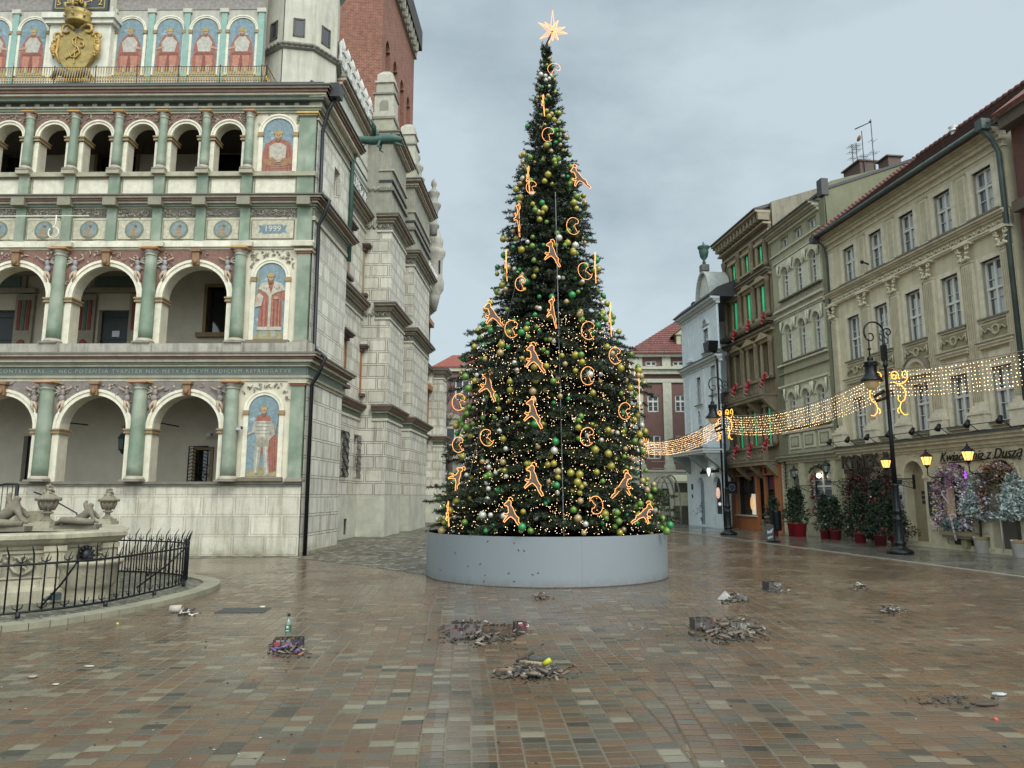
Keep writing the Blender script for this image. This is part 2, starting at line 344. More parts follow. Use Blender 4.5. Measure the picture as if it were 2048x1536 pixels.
def tile_mat(name, c1, c2, c3, row=.3, wid=.2):
    """rows of roof tiles running across the slope (object y is up the slope)"""
    m, g, p, o = newmat(name); X = g.xyz(o); v = g.m('DIVIDE', X[1], row); ri = g.m('FLOOR', v); fv = g.m('FRACT', v)
    u = g.m('ADD', g.m('DIVIDE', X[0], wid), g.m('MULTIPLY', ri, .5)); fu = g.m('FRACT', u)
    rnd = g.white(g.comb(g.m('FLOOR', u), ri, 2.0)); c = g.ramp(rnd, [(0, hx(c1)), (.5, hx(c2)), (1, hx(c3))])
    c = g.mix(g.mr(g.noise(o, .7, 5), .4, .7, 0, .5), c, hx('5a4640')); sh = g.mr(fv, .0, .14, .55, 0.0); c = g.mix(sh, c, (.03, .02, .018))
    g.t.links.new(c, p.inputs['Base Color']); p.inputs['Roughness'].default_value = .75
    hgt = g.m('ADD', g.m('MULTIPLY', g.m('SUBTRACT', 1.0, fv), 1.0), g.m('MULTIPLY', g.m('SINE', g.m('MULTIPLY', fu, math.pi)), .7))
    g.t.links.new(g.bump(hgt, .9, .05), p.inputs['Normal']); return m
def slab_mat():
    m, g, p, o = newmat('wet_slabs'); X = g.xyz(o)
    b = nn(g.t, 'ShaderNodeTexBrick'); b.inputs['Scale'].default_value = 1; b.inputs['Brick Width'].default_value = .9; b.inputs['Row Height'].default_value = .55; b.inputs['Mortar Size'].default_value = .006
    b.inputs['Color1'].default_value = (*hx('5a5851'), 1); b.inputs['Color2'].default_value = (*hx('6e6b62'), 1); b.inputs['Mortar'].default_value = (*hx('3e3c37'), 1)
    g.t.links.new(o, b.inputs['Vector']); f = g.mr(g.noise(o, 1.1, 5, .6), .3, .7, .72, 1.2); c = g.mix(1.0, b.outputs[0], g.comb(f, f, f), 'MULTIPLY')
    f = g.mr(g.noise(o, 140, 3), .3, .7, .82, 1.18); c = g.mix(1.0, c, g.comb(f, f, f), 'MULTIPLY')
    g.t.links.new(c, p.inputs['Base Color']); g.t.links.new(g.mr(g.noise(o, .7, 4), .35, .65, .08, .32), p.inputs['Roughness'])
    g.t.links.new(g.bump(g.m('ADD', g.noise(o, 30, 3), g.m('MULTIPLY', b.outputs[1], -2.0)), .12, .01), p.inputs['Normal']); return m
M_pav = paver_mat()
M_cob = cobble_mat('grey_cobbles', 6.5, ['48433a', '5b5548', '726c5e', '3f3a32', '8a8474', '565042'])
M_cobd = cobble_mat('pebble_edge', 16, ['5a5b50', '6b6b5e', '7b7b6c', '4c4d45', '8b8a7a'])
M_slab = slab_mat()
M_ashF = block_mat('ashlar_front', .535, .89, base='bdb9a9', line='8a7c6c', gap=.035, lw=.008, green=.35)
M_ashS = block_mat('ashlar_side', .535, .74, base='cac9bc', line='6a5a4c', gap=.038, lw=.012, u0=.1, green=.3)
M_ashC = block_mat('ashlar_butt', .535, .74, base='c2c0b2', line='564a40', gap=.038, lw=.014, u0=.3, plaster=1.63)
M_brick = brick_mat('red_brick', '6f4033', '85503d', '857263')
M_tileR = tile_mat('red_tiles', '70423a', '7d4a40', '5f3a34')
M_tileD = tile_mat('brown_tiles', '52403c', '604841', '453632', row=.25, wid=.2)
P = mat('painted', None, .65, var=.18, vs=5, bump=.25, dirt=.18)                     # colour comes from the faces
PS = mat('fresco', None, .8, var=.3, vs=11, bump=.3, bs=40, dirt=.3)
M_cream = mat('cream_stone', 'c4c0aa', .7, var=.14, dirt=.35); M_white = mat('pale_stone', 'c9c8b8', .7, var=.14, dirt=.3)
M_green = mat('green_marble', '6c7d69', .6, var=.25, vs=1.6, bump=.12, col2='87917f', dirt=.3); M_greenD = mat('green_grey_stone', '5d6a5c', .7, var=.2, dirt=.4)
M_brownc = mat('brown_moulding', '54433a', .75, var=.2, dirt=.5); M_redc = mat('oxblood', '6d3f37', .7, var=.2)
M_grey = mat('grey_stucco', '8d8c7e', .85, var=.2, dirt=.4); M_int = mat('interior_plaster', 'bdb6a4', .9, var=.1); M_floor = mat('stone_floor', '6a665c', .8)
M_dark = mat('dark_void', '0c0d0d', .6, var=0, bump=0); M_iron = mat('black_iron', '15171a', .45, metal=.3, var=.1, bump=.15); M_lead = mat('lead_sheet', '3a3b3c', .5, var=.2)
M_gold = mat('gilding', 'a88a4a', .45, metal=.2, var=.2, vs=8); M_copper = mat('green_copper', '35544a', .6, var=.3, vs=5)
M_glass = mat('window_glass', None, .06, var=0, bump=0, spec=.8); M_wood = mat('orange_wood', '8a5a2a', .5, var=.2); M_sash = mat('white_sash', 'c9cac4', .45, var=.05, bump=.05)
M_tip = mat('moss_stone', '8c8872', .85, var=.3, vs=4, dirt=.5)
# ---------------------------------------------------------------- ground
b = MB(); b.add([(-400, -60, 0), (400, -60, 0), (400, 500, 0), (-400, 500, 0)], [(0, 1, 2, 3)])
tag(ob('square_paving', b, M_pav), 'wet brown and grey granite setts of the market square', None, kind='structure')
def sheet(name, pts, z, m, label, th=None):
    b = MB()
    if th: b.xy(pts, z - th, z)
    else: b.add([(x, y, z) for x, y in pts], [tuple(range(len(pts)))])
    return tag(ob(name, b, m), label, None, kind='structure')
g2 = lambda *q: [tuple(gnd(*k)[:2]) for k in q]
sheet('cobbled_lane', g2((560, 1114), (700, 1128), (850, 1150), (860, 1110)) + [(-1.2, 26), (-1.5, 60), (-14, 60), (-14, 18)], .004, M_cob, 'grey cobbles along the flank of the town hall')
HF = Frame(*gnd(595, 1112)[:2], .6); HS = Frame(*gnd(598, 1112)[:2], -86.84)
RF = Frame(*gnd(1826, 1091)[:2], 83.05); WF = Frame(*gnd(1377, 1050)[:2], 83.05)
k0, k1 = gnd(2048, 1154), gnd(1440, 1074); dk = (k1 - k0).normalized(); ka, kb = k0 - dk * 14, k1 + dk * 60
nk = Vector((dk.y, -dk.x, 0))
sheet('pavement', [tuple(q[:2]) for q in (ka, ka + nk * 14, kb + nk * 14, kb)], .004, M_slab, 'smooth wet grey slabs in front of the shops')
bk = MB(); q = nk * .12
bk.xy([tuple(v[:2]) for v in (ka - q, ka, kb, kb - q)], -.01, .016); tag(ob('kerb_strip', bk, mat('pale_kerb', '908d80', .35, var=.2)), 'thin pale granite strip edging the pavement', None, kind='structure')
mh = gnd(487, 1221); bm = MB(); bm.box(-.33, .33, -.22, .22, .001, .006)
tag(ob('manhole_cover', bm, mat('rusty_iron', '3f4446', .4, metal=.5, var=.3), M=T(mh.x, mh.y, 0, .05)), 'flat dark iron drain cover set in the setts left of the bottle', 'drain cover')
# ---------------------------------------------------------------- town hall
hall = thing('town_hall', 'renaissance town hall with three tiers of painted arcades, green columns and a brick tower', 'town hall', HF.M)
def hp(name, b, m, F=HF, par=None, label=None): return ob(name, b, m, par or hall, F.M, label)
COLX = [-12.34, -9.76, -7.16, -4.55, -1.98]; COL2 = [-11.1, -9.78, -8.46, -7.12, -5.81, -4.49, -3.22, -1.93]
XL = -13.5
# plinth of stone blocks with ledge
b = MB(); b.box(XL, 0, .02, .6, 0, 1.92); hp('plinth', b, M_ashF)
b = MB(); b.box(XL, .03, -.06, .62, 1.92, 1.99); b.box(XL, .01, -.03, .6, 1.87, 1.92); hp('plinth_ledge', b, mat('dirty_ledge', '6a675c', .8, var=.3, dirt=.6))
b = MB(); b.box(XL, -.02, .6, 3.2, 1.7, 1.93); b.box(XL, -.02, .46, 3.2, 5.2, 5.75); b.box(XL, -.02, .46, 3.2, 10.0, 10.3); hp('gallery_floor', b, M_floor)
b = MB(); b.box(XL, -.02, .46, 3.2, 13.0, 13.2); hp('gallery_ceiling', b, mat('dark_timber', '4a4238', .8))
# back wall of the galleries with doors and windows
def gw(pa, pb, ya, yb, z0=None): m_ = (pa + pb) / 2; return (HF.at(pa, (ya + yb) / 2, 2.9)[0], HF.at(pb, (ya + yb) / 2, 2.9)[0], z0 if z0 else HF.at(m_, yb, 2.9)[1], HF.at(m_, ya, 2.9)[1])
GD0, GDB = gw(44, 72, 872, 960, 1.93), gw(392, 420, 900, 960, 1.93); FD = [gw(196, 256, 620, 680, 5.75), gw(-40, 36, 620, 680, 5.75)]; FWN = gw(414, 474, 575, 667)
UW = [gw(5, 52, 310, 352, 10.35), gw(196, 226, 305, 352, 10.35), gw(256, 273, 305, 352, 10.35), gw(432, 482, 310, 352, 10.35)]
b = MB()
b.holes(XL, -.02, 1.9, 5.3, [GD0, GDB], 2.9, .3)
b.holes(XL, -.02, 5.7, 10.1, FD + [FWN], 2.9, .3)
b.holes(XL, -.02, 10.2, 13.1, UW, 2.9, .3)
hp('gallery_wall', b, M_int)
for x0, x1, z0, z1 in FD + [GD0]:
    b = MB(); b.box(x0, x1, 3.1, 3.18, z0, z1)
    for i in range(3): b.box(x0 + .08, x1 - .08, 3.06, 3.1, z0 + .15 + i * .75, z0 + .75 + i * .75)
    hp('gallery_door', b, mat('dark_green_door', '101a1a', .4, var=.1))
pq = HF.at(232, 668, 3.05); b = MB(); b.box(pq[0] - .12, pq[0] + .12, 3.03, 3.05, pq[1] - .1, pq[1] + .1); hp('paper_notice', b, mat('white_paper', 'c8ccd6', .8, var=.05), label='white paper sheet taped to the door')
for x0, x1, z0, z1 in [FWN] + UW + [GDB]:
    b = MB(); b.box(x0 - .1, x0, 2.84, 3.2, z0, z1 + .1); b.box(x1, x1 + .1, 2.84, 3.2, z0, z1 + .1); b.box(x0, x1, 2.84, 3.2, z1, z1 + .1)
    b.box(x0 - .25, x1 + .25, 2.7, 2.9, z0 - .14, z0) if z0 > 6 and z0 < 8 else None
    f = hp('gallery_window', b, mat('gallery_frame', '7d6a4c', .7))
    b = MB(); b.col = (.012, .015, .015); b.box(x0, x1, 3.12, 3.16, z0, z1); hp('pane', b, M_glass, par=f)
# portals on the first floor: surround, red ovals, pediment
def portal(x):
    b = MB()
    for s in (-1, 1):
        cx = x + s * .86; b.col = hx('8d8672'); b.box(cx - .3, cx + .3, 2.78, 2.9, 5.72, 8.1)
        b.col = hx('7d352c'); b.disc(cx, 6.3, .15, .3, 2.74, 2.79); b.box(cx - .2, cx - .1, 2.75, 2.79, 6.9, 7.9); b.box(cx + .1, cx + .2, 2.75, 2.79, 6.9, 7.9)
        b.col = hx('4a6050'); b.box(cx - .05, cx + .05, 2.75, 2.79, 6.9, 7.9)
    b.col = hx('8d8672'); b.box(x - 1.2, x + 1.2, 2.72, 2.9, 8.15, 8.3); b.box(x - .8, x + .8, 2.8, 2.9, 8.3, 8.75); b.box(x - 1.25, x + 1.25, 2.66, 2.9, 8.75, 8.9)
    b.col = hx('4a6050'); b.box(x - .65, x + .65, 2.77, 2.82, 8.36, 8.7); b.col = hx('8d8672')
    for s in (-1, 1): b.xz([(x + s * 1.25, 8.92), (x + s * 1.25, 9.05), (x, 9.7), (x, 9.55)], 2.68, 2.9)
    hp('portal_surround', b, P)
portal((FD[0][0] + FD[0][1]) / 2); portal((FD[1][0] + FD[1][1]) / 2)
# arcade tiers
def tier(cols, r_in, spring, z0, ztop, half, corner_x, niche, y0=0.0, th=.42, n=18):
    wall = MB(); wall.col = hx('b4ae9a'); last = cols[-1]; arches = []
    for a, c in zip(cols[:-1], cols[1:]):
        cx = (a + c) / 2
        wall.spandrel(cx, spring, r_in, a, c, ztop, y0, y0 + th, n)
        for s, xx in ((-1, a), (1, c)):
            x0, x1 = sorted((xx, cx + s * r_in)); wall.box(x0, x1, y0 + .004, y0 + th - .004, z0, spring)
        arches.append(cx)
    wall.box(last, corner_x, y0, y0 + th, z0, ztop)
    return wall, arches
def archivolt(cx, spring, r, w, y, z0, par=None, n=20):
    b = MB(); b.col = hx('d2cdb8'); b.ring(cx, spring, r - .012, r + w * .55, y - .035, y + .05, n=n); b.ring(cx, spring, r + w * .55, r + w, y - .065, y + .05, n=n)
    for s in (-1, 1):
        x0, x1 = sorted((cx + s * (r - .012), cx + s * (r + w)))
        b.col = hx('ccc7b2'); b.box(x0, x1, y - .03, y + .04, z0, spring - .16)
        b.col = hx('8a7450'); b.box(x0 - .04, x1 + .04, y - .08, y + .46, spring - .14, spring - .09); b.box(x0 - .05, x1 + .05, y - .1, y + .47, spring - .05, spring - .004)
        b.col = hx('9a9078'); b.box(x0 - .02, x1 + .02, y - .06, y + .45, spring - .09, spring - .05)
    return hp('archivolt', b, P)
def column(x, z0, z1, r, y=-.1, mt=None):
    H = z1 - z0; b = MB(); prof = [(r * 1.0, z0 + .14)]
    for i in range(1, 9): t = i / 8; prof.append((r * (1 - .17 * t ** 1.8), z0 + .14 + (H - .36) * t))
    b.lathe(prof, (x, y, 0), 20); c = hp('column', b, M_green)
    b = MB(); b.col = hx('7d776a'); b.box(x - r * 1.35, x + r * 1.35, y - r * 1.35, y + r * 1.35, z0, z0 + .05); b.col = hx('9a9484'); b.lathe([(r * 1.3, z0 + .05), (r * 1.33, z0 + .08), (r * 1.15, z0 + .11), (r * 1.05, z0 + .15)], (x, y, 0), 20); hp('column_base', b, P, par=c)
    b = MB(); b.col = hx('9a9b8a'); rt = r * .83; b.lathe([(rt, z1 - .22), (rt * 1.15, z1 - .2), (rt * 1.15, z1 - .17), (rt, z1 - .16), (rt * 1.05, z1 - .12), (rt * 1.45, z1 - .06)], (x, y, 0), 20)
    b.col = hx('8d5a48'); b.box(x - rt * 1.5, x + rt * 1.5, y - rt * 1.5, y + rt * 1.5, z1 - .06, z1 - .03); b.col = hx('b58d4a'); b.box(x - rt * 1.65, x + rt * 1.65, y - rt * 1.65, y + rt * 1.65, z1 - .03, z1); hp('capital', b, P, par=c)
def relief(b, x0, x1, z0, z1, y, keep, n, cols, rng, s=1.0):
    """scrolls, wings and limbs of the stucco spandrel figures"""
    for _ in range(n):
        x, z = rng.uniform(x0, x1), rng.uniform(z0, z1)
        if not keep(x, z): continue
        b.col = hx(rng.choice(cols)); a = rng.uniform(0, 6.28); k = rng.choice((0, 0, 1, 2))
        if k == 0: b.tube([(x + s * .09 * math.cos(a + t * 1.3) * (1 - t * .2), y - .02, z + s * .09 * math.sin(a + t * 1.3) * (1 - t * .2)) for t in (0, .8, 1.6, 2.4, 3.2)], s * .018, 5)
        elif k == 1: b.sph((x, y - .01, z), s * .055, 7, 5, (1, .6, 1.1))
        else: b.tube([(x, y - .01, z), (x + s * .12 * math.cos(a), y - .035, z + s * .12 * math.sin(a)), (x + s * .22 * math.cos(a + .4), y - .01, z + s * .22 * math.sin(a + .4))], [s * .03, s * .026, s * .01], 5)
def angel(b, x, z, y, m, s=1.0, tone=None):
    c = tone or ['b0a898', '939494', '93857c']
    b.col = hx('a8917c'); b.sph((x, y - .05, z + .34 * s), .05 * s, 8, 6)
    b.col = hx(c[1]); b.sph((x, y - .03, z + .2 * s), .09 * s, 8, 6, (.8, .7, 1.3)); b.sph((x - m * .02, y - .03, z + .02 * s), .1 * s, 8, 6, (1, .7, 1.2))
    b.col = hx(c[0])
    for k in (0, 1, 2): b.tube([(x - m * .06 * s, y - .02, z + .24 * s), (x - m * (.18 + .03 * k) * s, y - .03, z + (.36 - .09 * k) * s), (x - m * (.28 - .02 * k) * s, y - .01, z + (.34 - .13 * k) * s)], [.03 * s, .035 * s, .01 * s], 5)
    b.col = hx('a8957f'); b.tube([(x + m * .05 * s, y - .04, z + .25 * s), (x + m * .16 * s, y - .06, z + .3 * s), (x + m * .26 * s, y - .04, z + .36 * s)], [.03 * s, .025 * s, .02 * s], 5)
    b.tube([(x, y - .03, z - .04 * s), (x - m * .1 * s, y - .05, z - .2 * s), (x - m * .12 * s, y - .03, z - .4 * s)], [.05 * s, .04 * s, .02 * s], 6)
    b.tube([(x + m * .03, y - .03, z - .04 * s), (x + m * .02 * s, y - .05, z - .22 * s), (x - m * .04 * s, y - .03, z - .38 * s)], [.05 * s, .04 * s, .02 * s], 6)
rr = random.Random(3)
for k, (z0, zt, spr, zc) in enumerate([(1.99, 4.78, 3.45, 4.74), (5.82, 8.62, 7.2, 8.6)]):
    wall, arches = tier(COLX, .94, spr, z0, zt, 1.3, 0, None)
    hp('arcade_wall', wall, mat('arcade_plaster', 'c4bea8', .75, var=.15, dirt=.25))
    bg = MB(); bg.col = hx('77706a') if k == 0 else hx('77584e')
    for cx in arches:
        bg.spandrel(cx, spr + .001, 1.06, cx - 1.27, cx + 1.27, zt - .02, -.02, .02, 18)
    hp('spandrel_ground', bg, PS); rel = MB()
    for cx in arches:
        archivolt(cx, spr, .94, .17, 0, z0)
        rel.cut(); keep = lambda x, z, cx=cx: (x - cx) ** 2 + (z - spr) ** 2 > 1.17 ** 2
        relief(rel, cx - 1.1, cx + 1.1, spr + .35, zt - .08, -.02, keep, 60, ['8f887a', '85827c', '9a8c7c', '75736e', 'a39a86'] if k == 0 else ['98907f', '8d7a72', '7a5a4a', 'a39a86'], rr, .8)
        for s in (-1, 1): rel.cut(); angel(rel, cx + s * .9, spr + .82, -.03, -s, .95, ['a39c8e', '88898a', '8f857a'] if k else ['9a9486', '857c76', '8f857a'])
        kb_ = MB(); kb_.col = hx('7d5f42'); kb_.box(cx - .1, cx + .1, -.14, .05, spr + .93, zt - .02); kb_.sph((cx, -.16, spr + 1.03), .07, 8, 6, (1, .7, 1.3)); kb_.box(cx - .14, cx + .14, -.18, .05, zt - .1, zt - .02)
        hp('keystone', kb_, P)
    hp('spandrel_relief', rel, P)
    for x in COLX: column(x, z0, zc, .205 if k == 0 else .185)
    # corner pilaster
    b = MB(); b.box(-.36, .005, -.07, .3, z0 + .12, zt - .14); b.box(-.005, .03, .3, .45, z0 + .12, zt - .14); hp('corner_pilaster', b, M_green)
    b = MB(); b.col = hx('8a8474'); b.box(-.42, .05, -.13, .4, z0, z0 + .07); b.box(-.39, .03, -.1, .38, z0 + .07, z0 + .12); b.cut(); b.col = hx('8d4f3c'); b.box(-.4, .04, -.11, .4, zt - .14, zt - .08); b.col = hx('b0a98f'); b.box(-.44, .08, -.15, .45, zt - .08, zt - .02); hp('pilaster_moulding', b, P)
# painted niches: blue sky ground, arched frame and a standing figure built of flat painted shapes
def poly(b, pts, y, c, jit=0): b.col = hx(c); b.xz([(x, z) for x, z in pts][::-1] if jit else pts, y, y + .004)
def fresco_bg(b, cx, z0, spr, r, y, sky='72868c', land='8f8762'):
    b.col = hx(sky); b.xz([(cx - r, z0), (cx + r, z0)] + [(cx + r * math.cos(math.pi * i / 16), spr + r * math.sin(math.pi * i / 16)) for i in range(17)], y, y + .03)
    rn = random.Random(int(abs(cx * 100) + z0)); H = spr + r - z0
    for i in range(26):
        x = cx + rn.uniform(-.75, .75) * r; z = z0 + rn.uniform(.2, .8) * H; b.col = hx(rn.choice(['748e9a', '859aa0', '67808e', '94a5a6', '788f98'])); b.disc(x, z, rn.uniform(.05, .2) * r, rn.uniform(.02, .05) * H * .5, y - .0015 - i * .00004, y + .01, 10)
    b.col = hx(land); b.xz([(cx - r * .98, z0), (cx + r * .98, z0), (cx + r * .97, z0 + H * .07), (cx + r * .3, z0 + H * .12), (cx - r * .3, z0 + H * .125), (cx - r * .97, z0 + H * .05)], y - .004, y)
def fig(b, cx, z0, h, y, kind, m=1):
    """h = figure height; layered polygons 1 mm apart"""
    L_ = [0]; sxk = {'armour': .84, 'robe': .95}.get(kind, 1.0) * m
    def pg(c, pts):
        L_[0] += 1; q = [(cx + sxk * x * h, z0 + z * h) for x, z in pts]; 
        A = sum(q[i][0] * q[(i + 1) % len(q)][1] - q[(i + 1) % len(q)][0] * q[i][1] for i in range(len(q)))
        if A < 0: q = q[::-1]
        b.col = hx(c); b.xz(q, y - .001 * L_[0], y)
    def el(c, x, z, rx, rz): pg(c, [(x + rx * math.cos(t * .524), z + rz * math.sin(t * .524)) for t in range(12)])
    sk, wh, rd, rd2, rd3 = 'a88a74', 'aaa594', '8f5b4c', '7a483d', 'a5735f'
    if kind == 'robe':
        pg('8f8f86', [(-.11, .0), (-.03, .02), (-.035, .14), (-.08, .14)]); pg('8f8f86', [(.04, .0), (.13, .0), (.08, .14), (.03, .14)])
        pg(rd, [(-.17, .12), (.19, .12), (.2, .4), (.17, .62), (.21, .5), (.235, .6), (.2, .74), (.09, .82), (-.06, .82), (-.17, .76), (-.2, .62), (-.15, .5), (-.16, .35)])
        for x in (-.12, -.055, .06, .12, .16): pg(rd2, [(x, .13), (x + .018, .13), (x + .01, .5), (x - .005, .55)])
        for x in (-.09, .035, .09, .14): pg(rd3, [(x, .15), (x + .014, .15), (x + .012, .58), (x + .004, .6)])
        pg(wh, [(-.18, .1), (.2, .1), (.2, .15), (-.18, .15)]); pg(wh, [(-.015, .14), (.02, .14), (.025, .62), (.09, .66), (.24, .7), (.17, .8), (.06, .83), (.01, .64), (-.05, .83), (-.14, .8), (-.19, .72), (-.07, .66), (-.02, .6)])
        for i in range(9): el('55504a', -.14 + i * .04, .73 + .02 * (i % 2) - abs(i - 4) * .006, .006, .012)
        pg(wh, [(-.22, .44), (-.13, .46), (-.1, .6), (-.17, .66), (-.22, .58)]); el(sk, -.2, .56, .035, .03); el(sk, .1, .58, .04, .025); pg('9a8a5a', [(-.205, .58), (-.195, .58), (-.185, .95), (-.2, .95)])
    elif kind == 'armour':
        pg(rd, [(-.2, .3), (-.1, .2), (-.12, .6), (.0, .78), (.16, .72), (.24, .5), (.26, .05), (.13, .02), (.1, .3), (.02, .3), (-.02, .25), (-.1, .2)])
        for x in (.14, .18, .22): pg(rd2, [(x, .05), (x + .014, .05), (x - .02, .5), (x - .03, .5)])
        g1, g2_ = '9a978a', 'b3b0a0'
        pg(g1, [(-.13, .0), (-.06, .02), (-.03, .2), (-.02, .4), (-.12, .42), (-.13, .22)]); pg(g1, [(.06, -.02), (.13, .0), (.09, .2), (.1, .42), (.0, .42), (.03, .2)])
        pg(g2_, [(-.1, .02), (-.085, .02), (-.06, .4), (-.085, .4)]); pg(g2_, [(.09, .02), (.1, .02), (.06, .4), (.04, .4)])
        pg('8d8a78', [(-.14, .38), (.12, .38), (.1, .54), (-.1, .54)]); pg(g1, [(-.11, .5), (.1, .5), (.16, .66), (.13, .76), (.03, .81), (-.08, .8), (-.17, .7), (-.15, .6)])
        pg(g2_, [(-.05, .52), (.04, .52), (.05, .74), (-.06, .74)]); pg(g1, [(-.17, .7), (-.12, .74), (-.15, .58), (-.25, .54), (-.26, .57), (-.19, .6)]); pg(g1, [(.13, .74), (.18, .68), (.2, .55), (.1, .46), (.08, .49), (.14, .56)])
        pg(rd, [(-.14, .74), (.13, .74), (.1, .82), (-.1, .82)]); pg('7d7460', [(.2, .5), (.21, .5), (.28, .98), (.265, .98)]); pg('6a6048', [(-.3, .0), (-.29, .0), (-.25, .6), (-.26, .6)])
        for i in range(4): pg('7a776a', [(-.12, .56 + .05 * i), (.12, .56 + .05 * i), (.12, .565 + .05 * i), (-.12, .565 + .05 * i)])
    elif kind == 'half':
        pg(rd, [(-.3, .0), (.3, .0), (.34, .3), (.26, .62), (.1, .7), (-.1, .7), (-.26, .6), (-.33, .3)])
        for x in (-.24, -.17, .2, .27): pg(rd2, [(x, .02), (x + .03, .02), (x * .9 + .01, .5), (x * .9 - .01, .5)])
        pg('a39c8e', [(-.16, .2), (.16, .2), (.18, .55), (.06, .62), (-.06, .62), (-.18, .55)]); pg('8d6a4a', [(-.3, .16), (-.1, .1), (.0, .22), (-.1, .3), (-.28, .26)]); pg('8d6a4a', [(.3, .16), (.1, .1), (.05, .2), (.1, .28), (.28, .3)])
        for i in range(5): pg('8a8070', [(-.15, .06 + .045 * i), (.15, .06 + .045 * i), (.15, .07 + .045 * i), (-.15, .07 + .045 * i)])
        pg('7a6a4a', [(-.36, .0), (-.345, .0), (-.3, 1.0), (-.315, 1.0)])
    else:                                                                    # seated
        pg(rd, [(-.22, .0), (.2, .0), (.24, .2), (.22, .4), (.2, .6), (.1, .78), (-.1, .78), (-.2, .6), (-.24, .3)])
        pg(rd3, [(-.16, .02), (-.08, .02), (-.02, .34), (-.17, .36)]); pg(rd3, [(.06, .02), (.14, .02), (.17, .36), (.02, .34)]); pg(rd2, [(-.04, .0), (.04, .0), (.02, .36), (-.02, .36)])
        pg('a8a69a', [(-.12, .42), (.12, .42), (.16, .62), (.06, .74), (-.06, .74), (-.15, .62)]); pg(rd2, [(-.2, .34), (.2, .34), (.17, .4), (-.17, .4)]); pg('a39c8e', [(-.12, -.02), (-.06, -.02), (-.05, .12), (-.12, .12)]); pg('a39c8e', [(.05, -.02), (.12, -.02), (.1, .12), (.05, .12)])
        pg(sk, [(-.26, .46), (-.1, .5), (-.11, .55), (-.25, .5)])
    s_ = {'half': 1.7}.get(kind, 1.15 if kind == 'seat' else 1.0)
    hz = {'half': .77, 'seat': .83}.get(kind, .875)
    el(sk, .0, hz, .042 * s_, .058 * s_); pg('7a5a40', [(-.04 * s_, hz - .01), (-.03 * s_, hz - .06 * s_), (0, hz - .085 * s_), (.03 * s_, hz - .06 * s_), (.04 * s_, hz - .01), (0, hz - .035 * s_)])
    el('3a2c24', -.016 * s_, hz + .012, .007 * s_, .006 * s_); el('3a2c24', .016 * s_, hz + .012, .007 * s_, .006 * s_); pg('94705a', [(-.004 * s_, hz + .005), (.006 * s_, hz + .005), (.007 * s_, hz - .02 * s_), (-.005 * s_, hz - .02 * s_)])
    q = [(-.048, .02), (.048, .02), (.056, .075), (.03, .05), (0, .085), (-.03, .05), (-.056, .075)]; pg('a88a48', [(x * s_, hz + z * s_) for x, z in q])
def niche(cx, z0, spr, r, kind, fh, y=0.0, fw=.13, m=1, fz=.06):
    b = MB(); fresco_bg(b, cx, z0, spr, r, y - .02); fig(b, cx, z0 + fz, fh, y - .027, kind, m)
    p = hp('painted_panel', b, PS, label={'robe': 'fresco of a crowned figure in a red robe trimmed with white', 'armour': 'fresco of a crowned figure in armour with a red cape', 'half': 'fresco of a crowned half figure holding a staff', 'seat': 'fresco of a seated crowned figure in red drapery'}[kind])
    b = MB(); b.col = hx('d2cdb8'); b.ring(cx, spr, r, r + fw * .55, y - .05, y, n=20); b.ring(cx, spr, r + fw * .55, r + fw, y - .07, y, n=20)
    for s in (-1, 1):
        x0, x1 = sorted((cx + s * r, cx + s * (r + fw))); b.col = hx('ccc7b2'); b.box(x0, x1, y - .045, y, z0 - .02, spr - .12); b.col = hx('8a7450'); b.box(x0 - .02, x1 + .02, y - .08, y, spr - .12, spr)
    hp('niche_frame', b, P, par=p)
niche(-1.1, 2.13, 3.95, .43, 'armour', 1.98); niche(-1.1, 5.98, 7.78, .43, 'robe', 1.95)
b = MB(); b.col = hx('6a6050'); b.box(-1.72, -.5, -.12, 0, 2.0, 2.1); b.box(-1.72, -.5, -.12, 0, 5.84, 5.94); hp('niche_sill', b, P)
rel = MB()
for zt, cz in ((4.72, 3.95), (8.58, 7.78)):
    rel.cut(); relief(rel, -1.68, -.48, cz + .3, zt, -.01, lambda x, z: (x + 1.1) ** 2 + (z - cz) ** 2 > .64 ** 2, 60, ['7a7568', '8d8678', '6a5f54'], rr, .6)
hp('niche_relief', rel, P)
# third tier
wall, arches = tier(COL2, .42, 12.1, 10.86, 12.84, .65, 0, None, th=.36, n=14); hp('arcade_wall', wall, MC['arcade_plaster'])
bg = MB(); bg.col = hx('775c52'); rel = MB()
for cx in arches:
    bg.spandrel(cx, 12.101, .5, cx - .64, cx + .64, 12.82, -.02, .02, 14)
    archivolt(cx, 12.1, .42, .11, 0, 10.86, n=16)
    rel.cut(); relief(rel, cx - .6, cx + .6, 12.4, 12.8, -.02, lambda x, z, cx=cx: (x - cx) ** 2 + (z - 12.1) ** 2 > .6 ** 2, 44, ['8a8474', '98917e', '7a7568'], rr, .55)
rel.cut(); relief(rel, -1.68, -.46, 12.3, 12.8, -.01, lambda x, z: (x + 1.1) ** 2 + (z - 12.2) ** 2 > .62 ** 2, 40, ['8a8474', '98917e', '7a7568'], rr, .6)
hp('spandrel_ground', bg, PS); hp('spandrel_relief', rel, P)
for x in COL2: column(x, 10.98, 12.82, .13, y=-.1)
b = MB(); b.box(-.48, .005, -.07, .3, 10.98, 12.7); b.cut(); b.box(-.48, .005, -.07, .35, 10.2, 10.86); b.cut(); b.box(-.42, .003, -.06, .3, 8.85, 10.0)
for x in COL2: b.cut(); b.box(x - .15, x + .15, -.12, .02, 10.2, 10.86); b.cut(); b.box(x - .14, x + .14, -.1, .02, 8.85, 9.98)
hp('pilaster_strip', b, M_green)
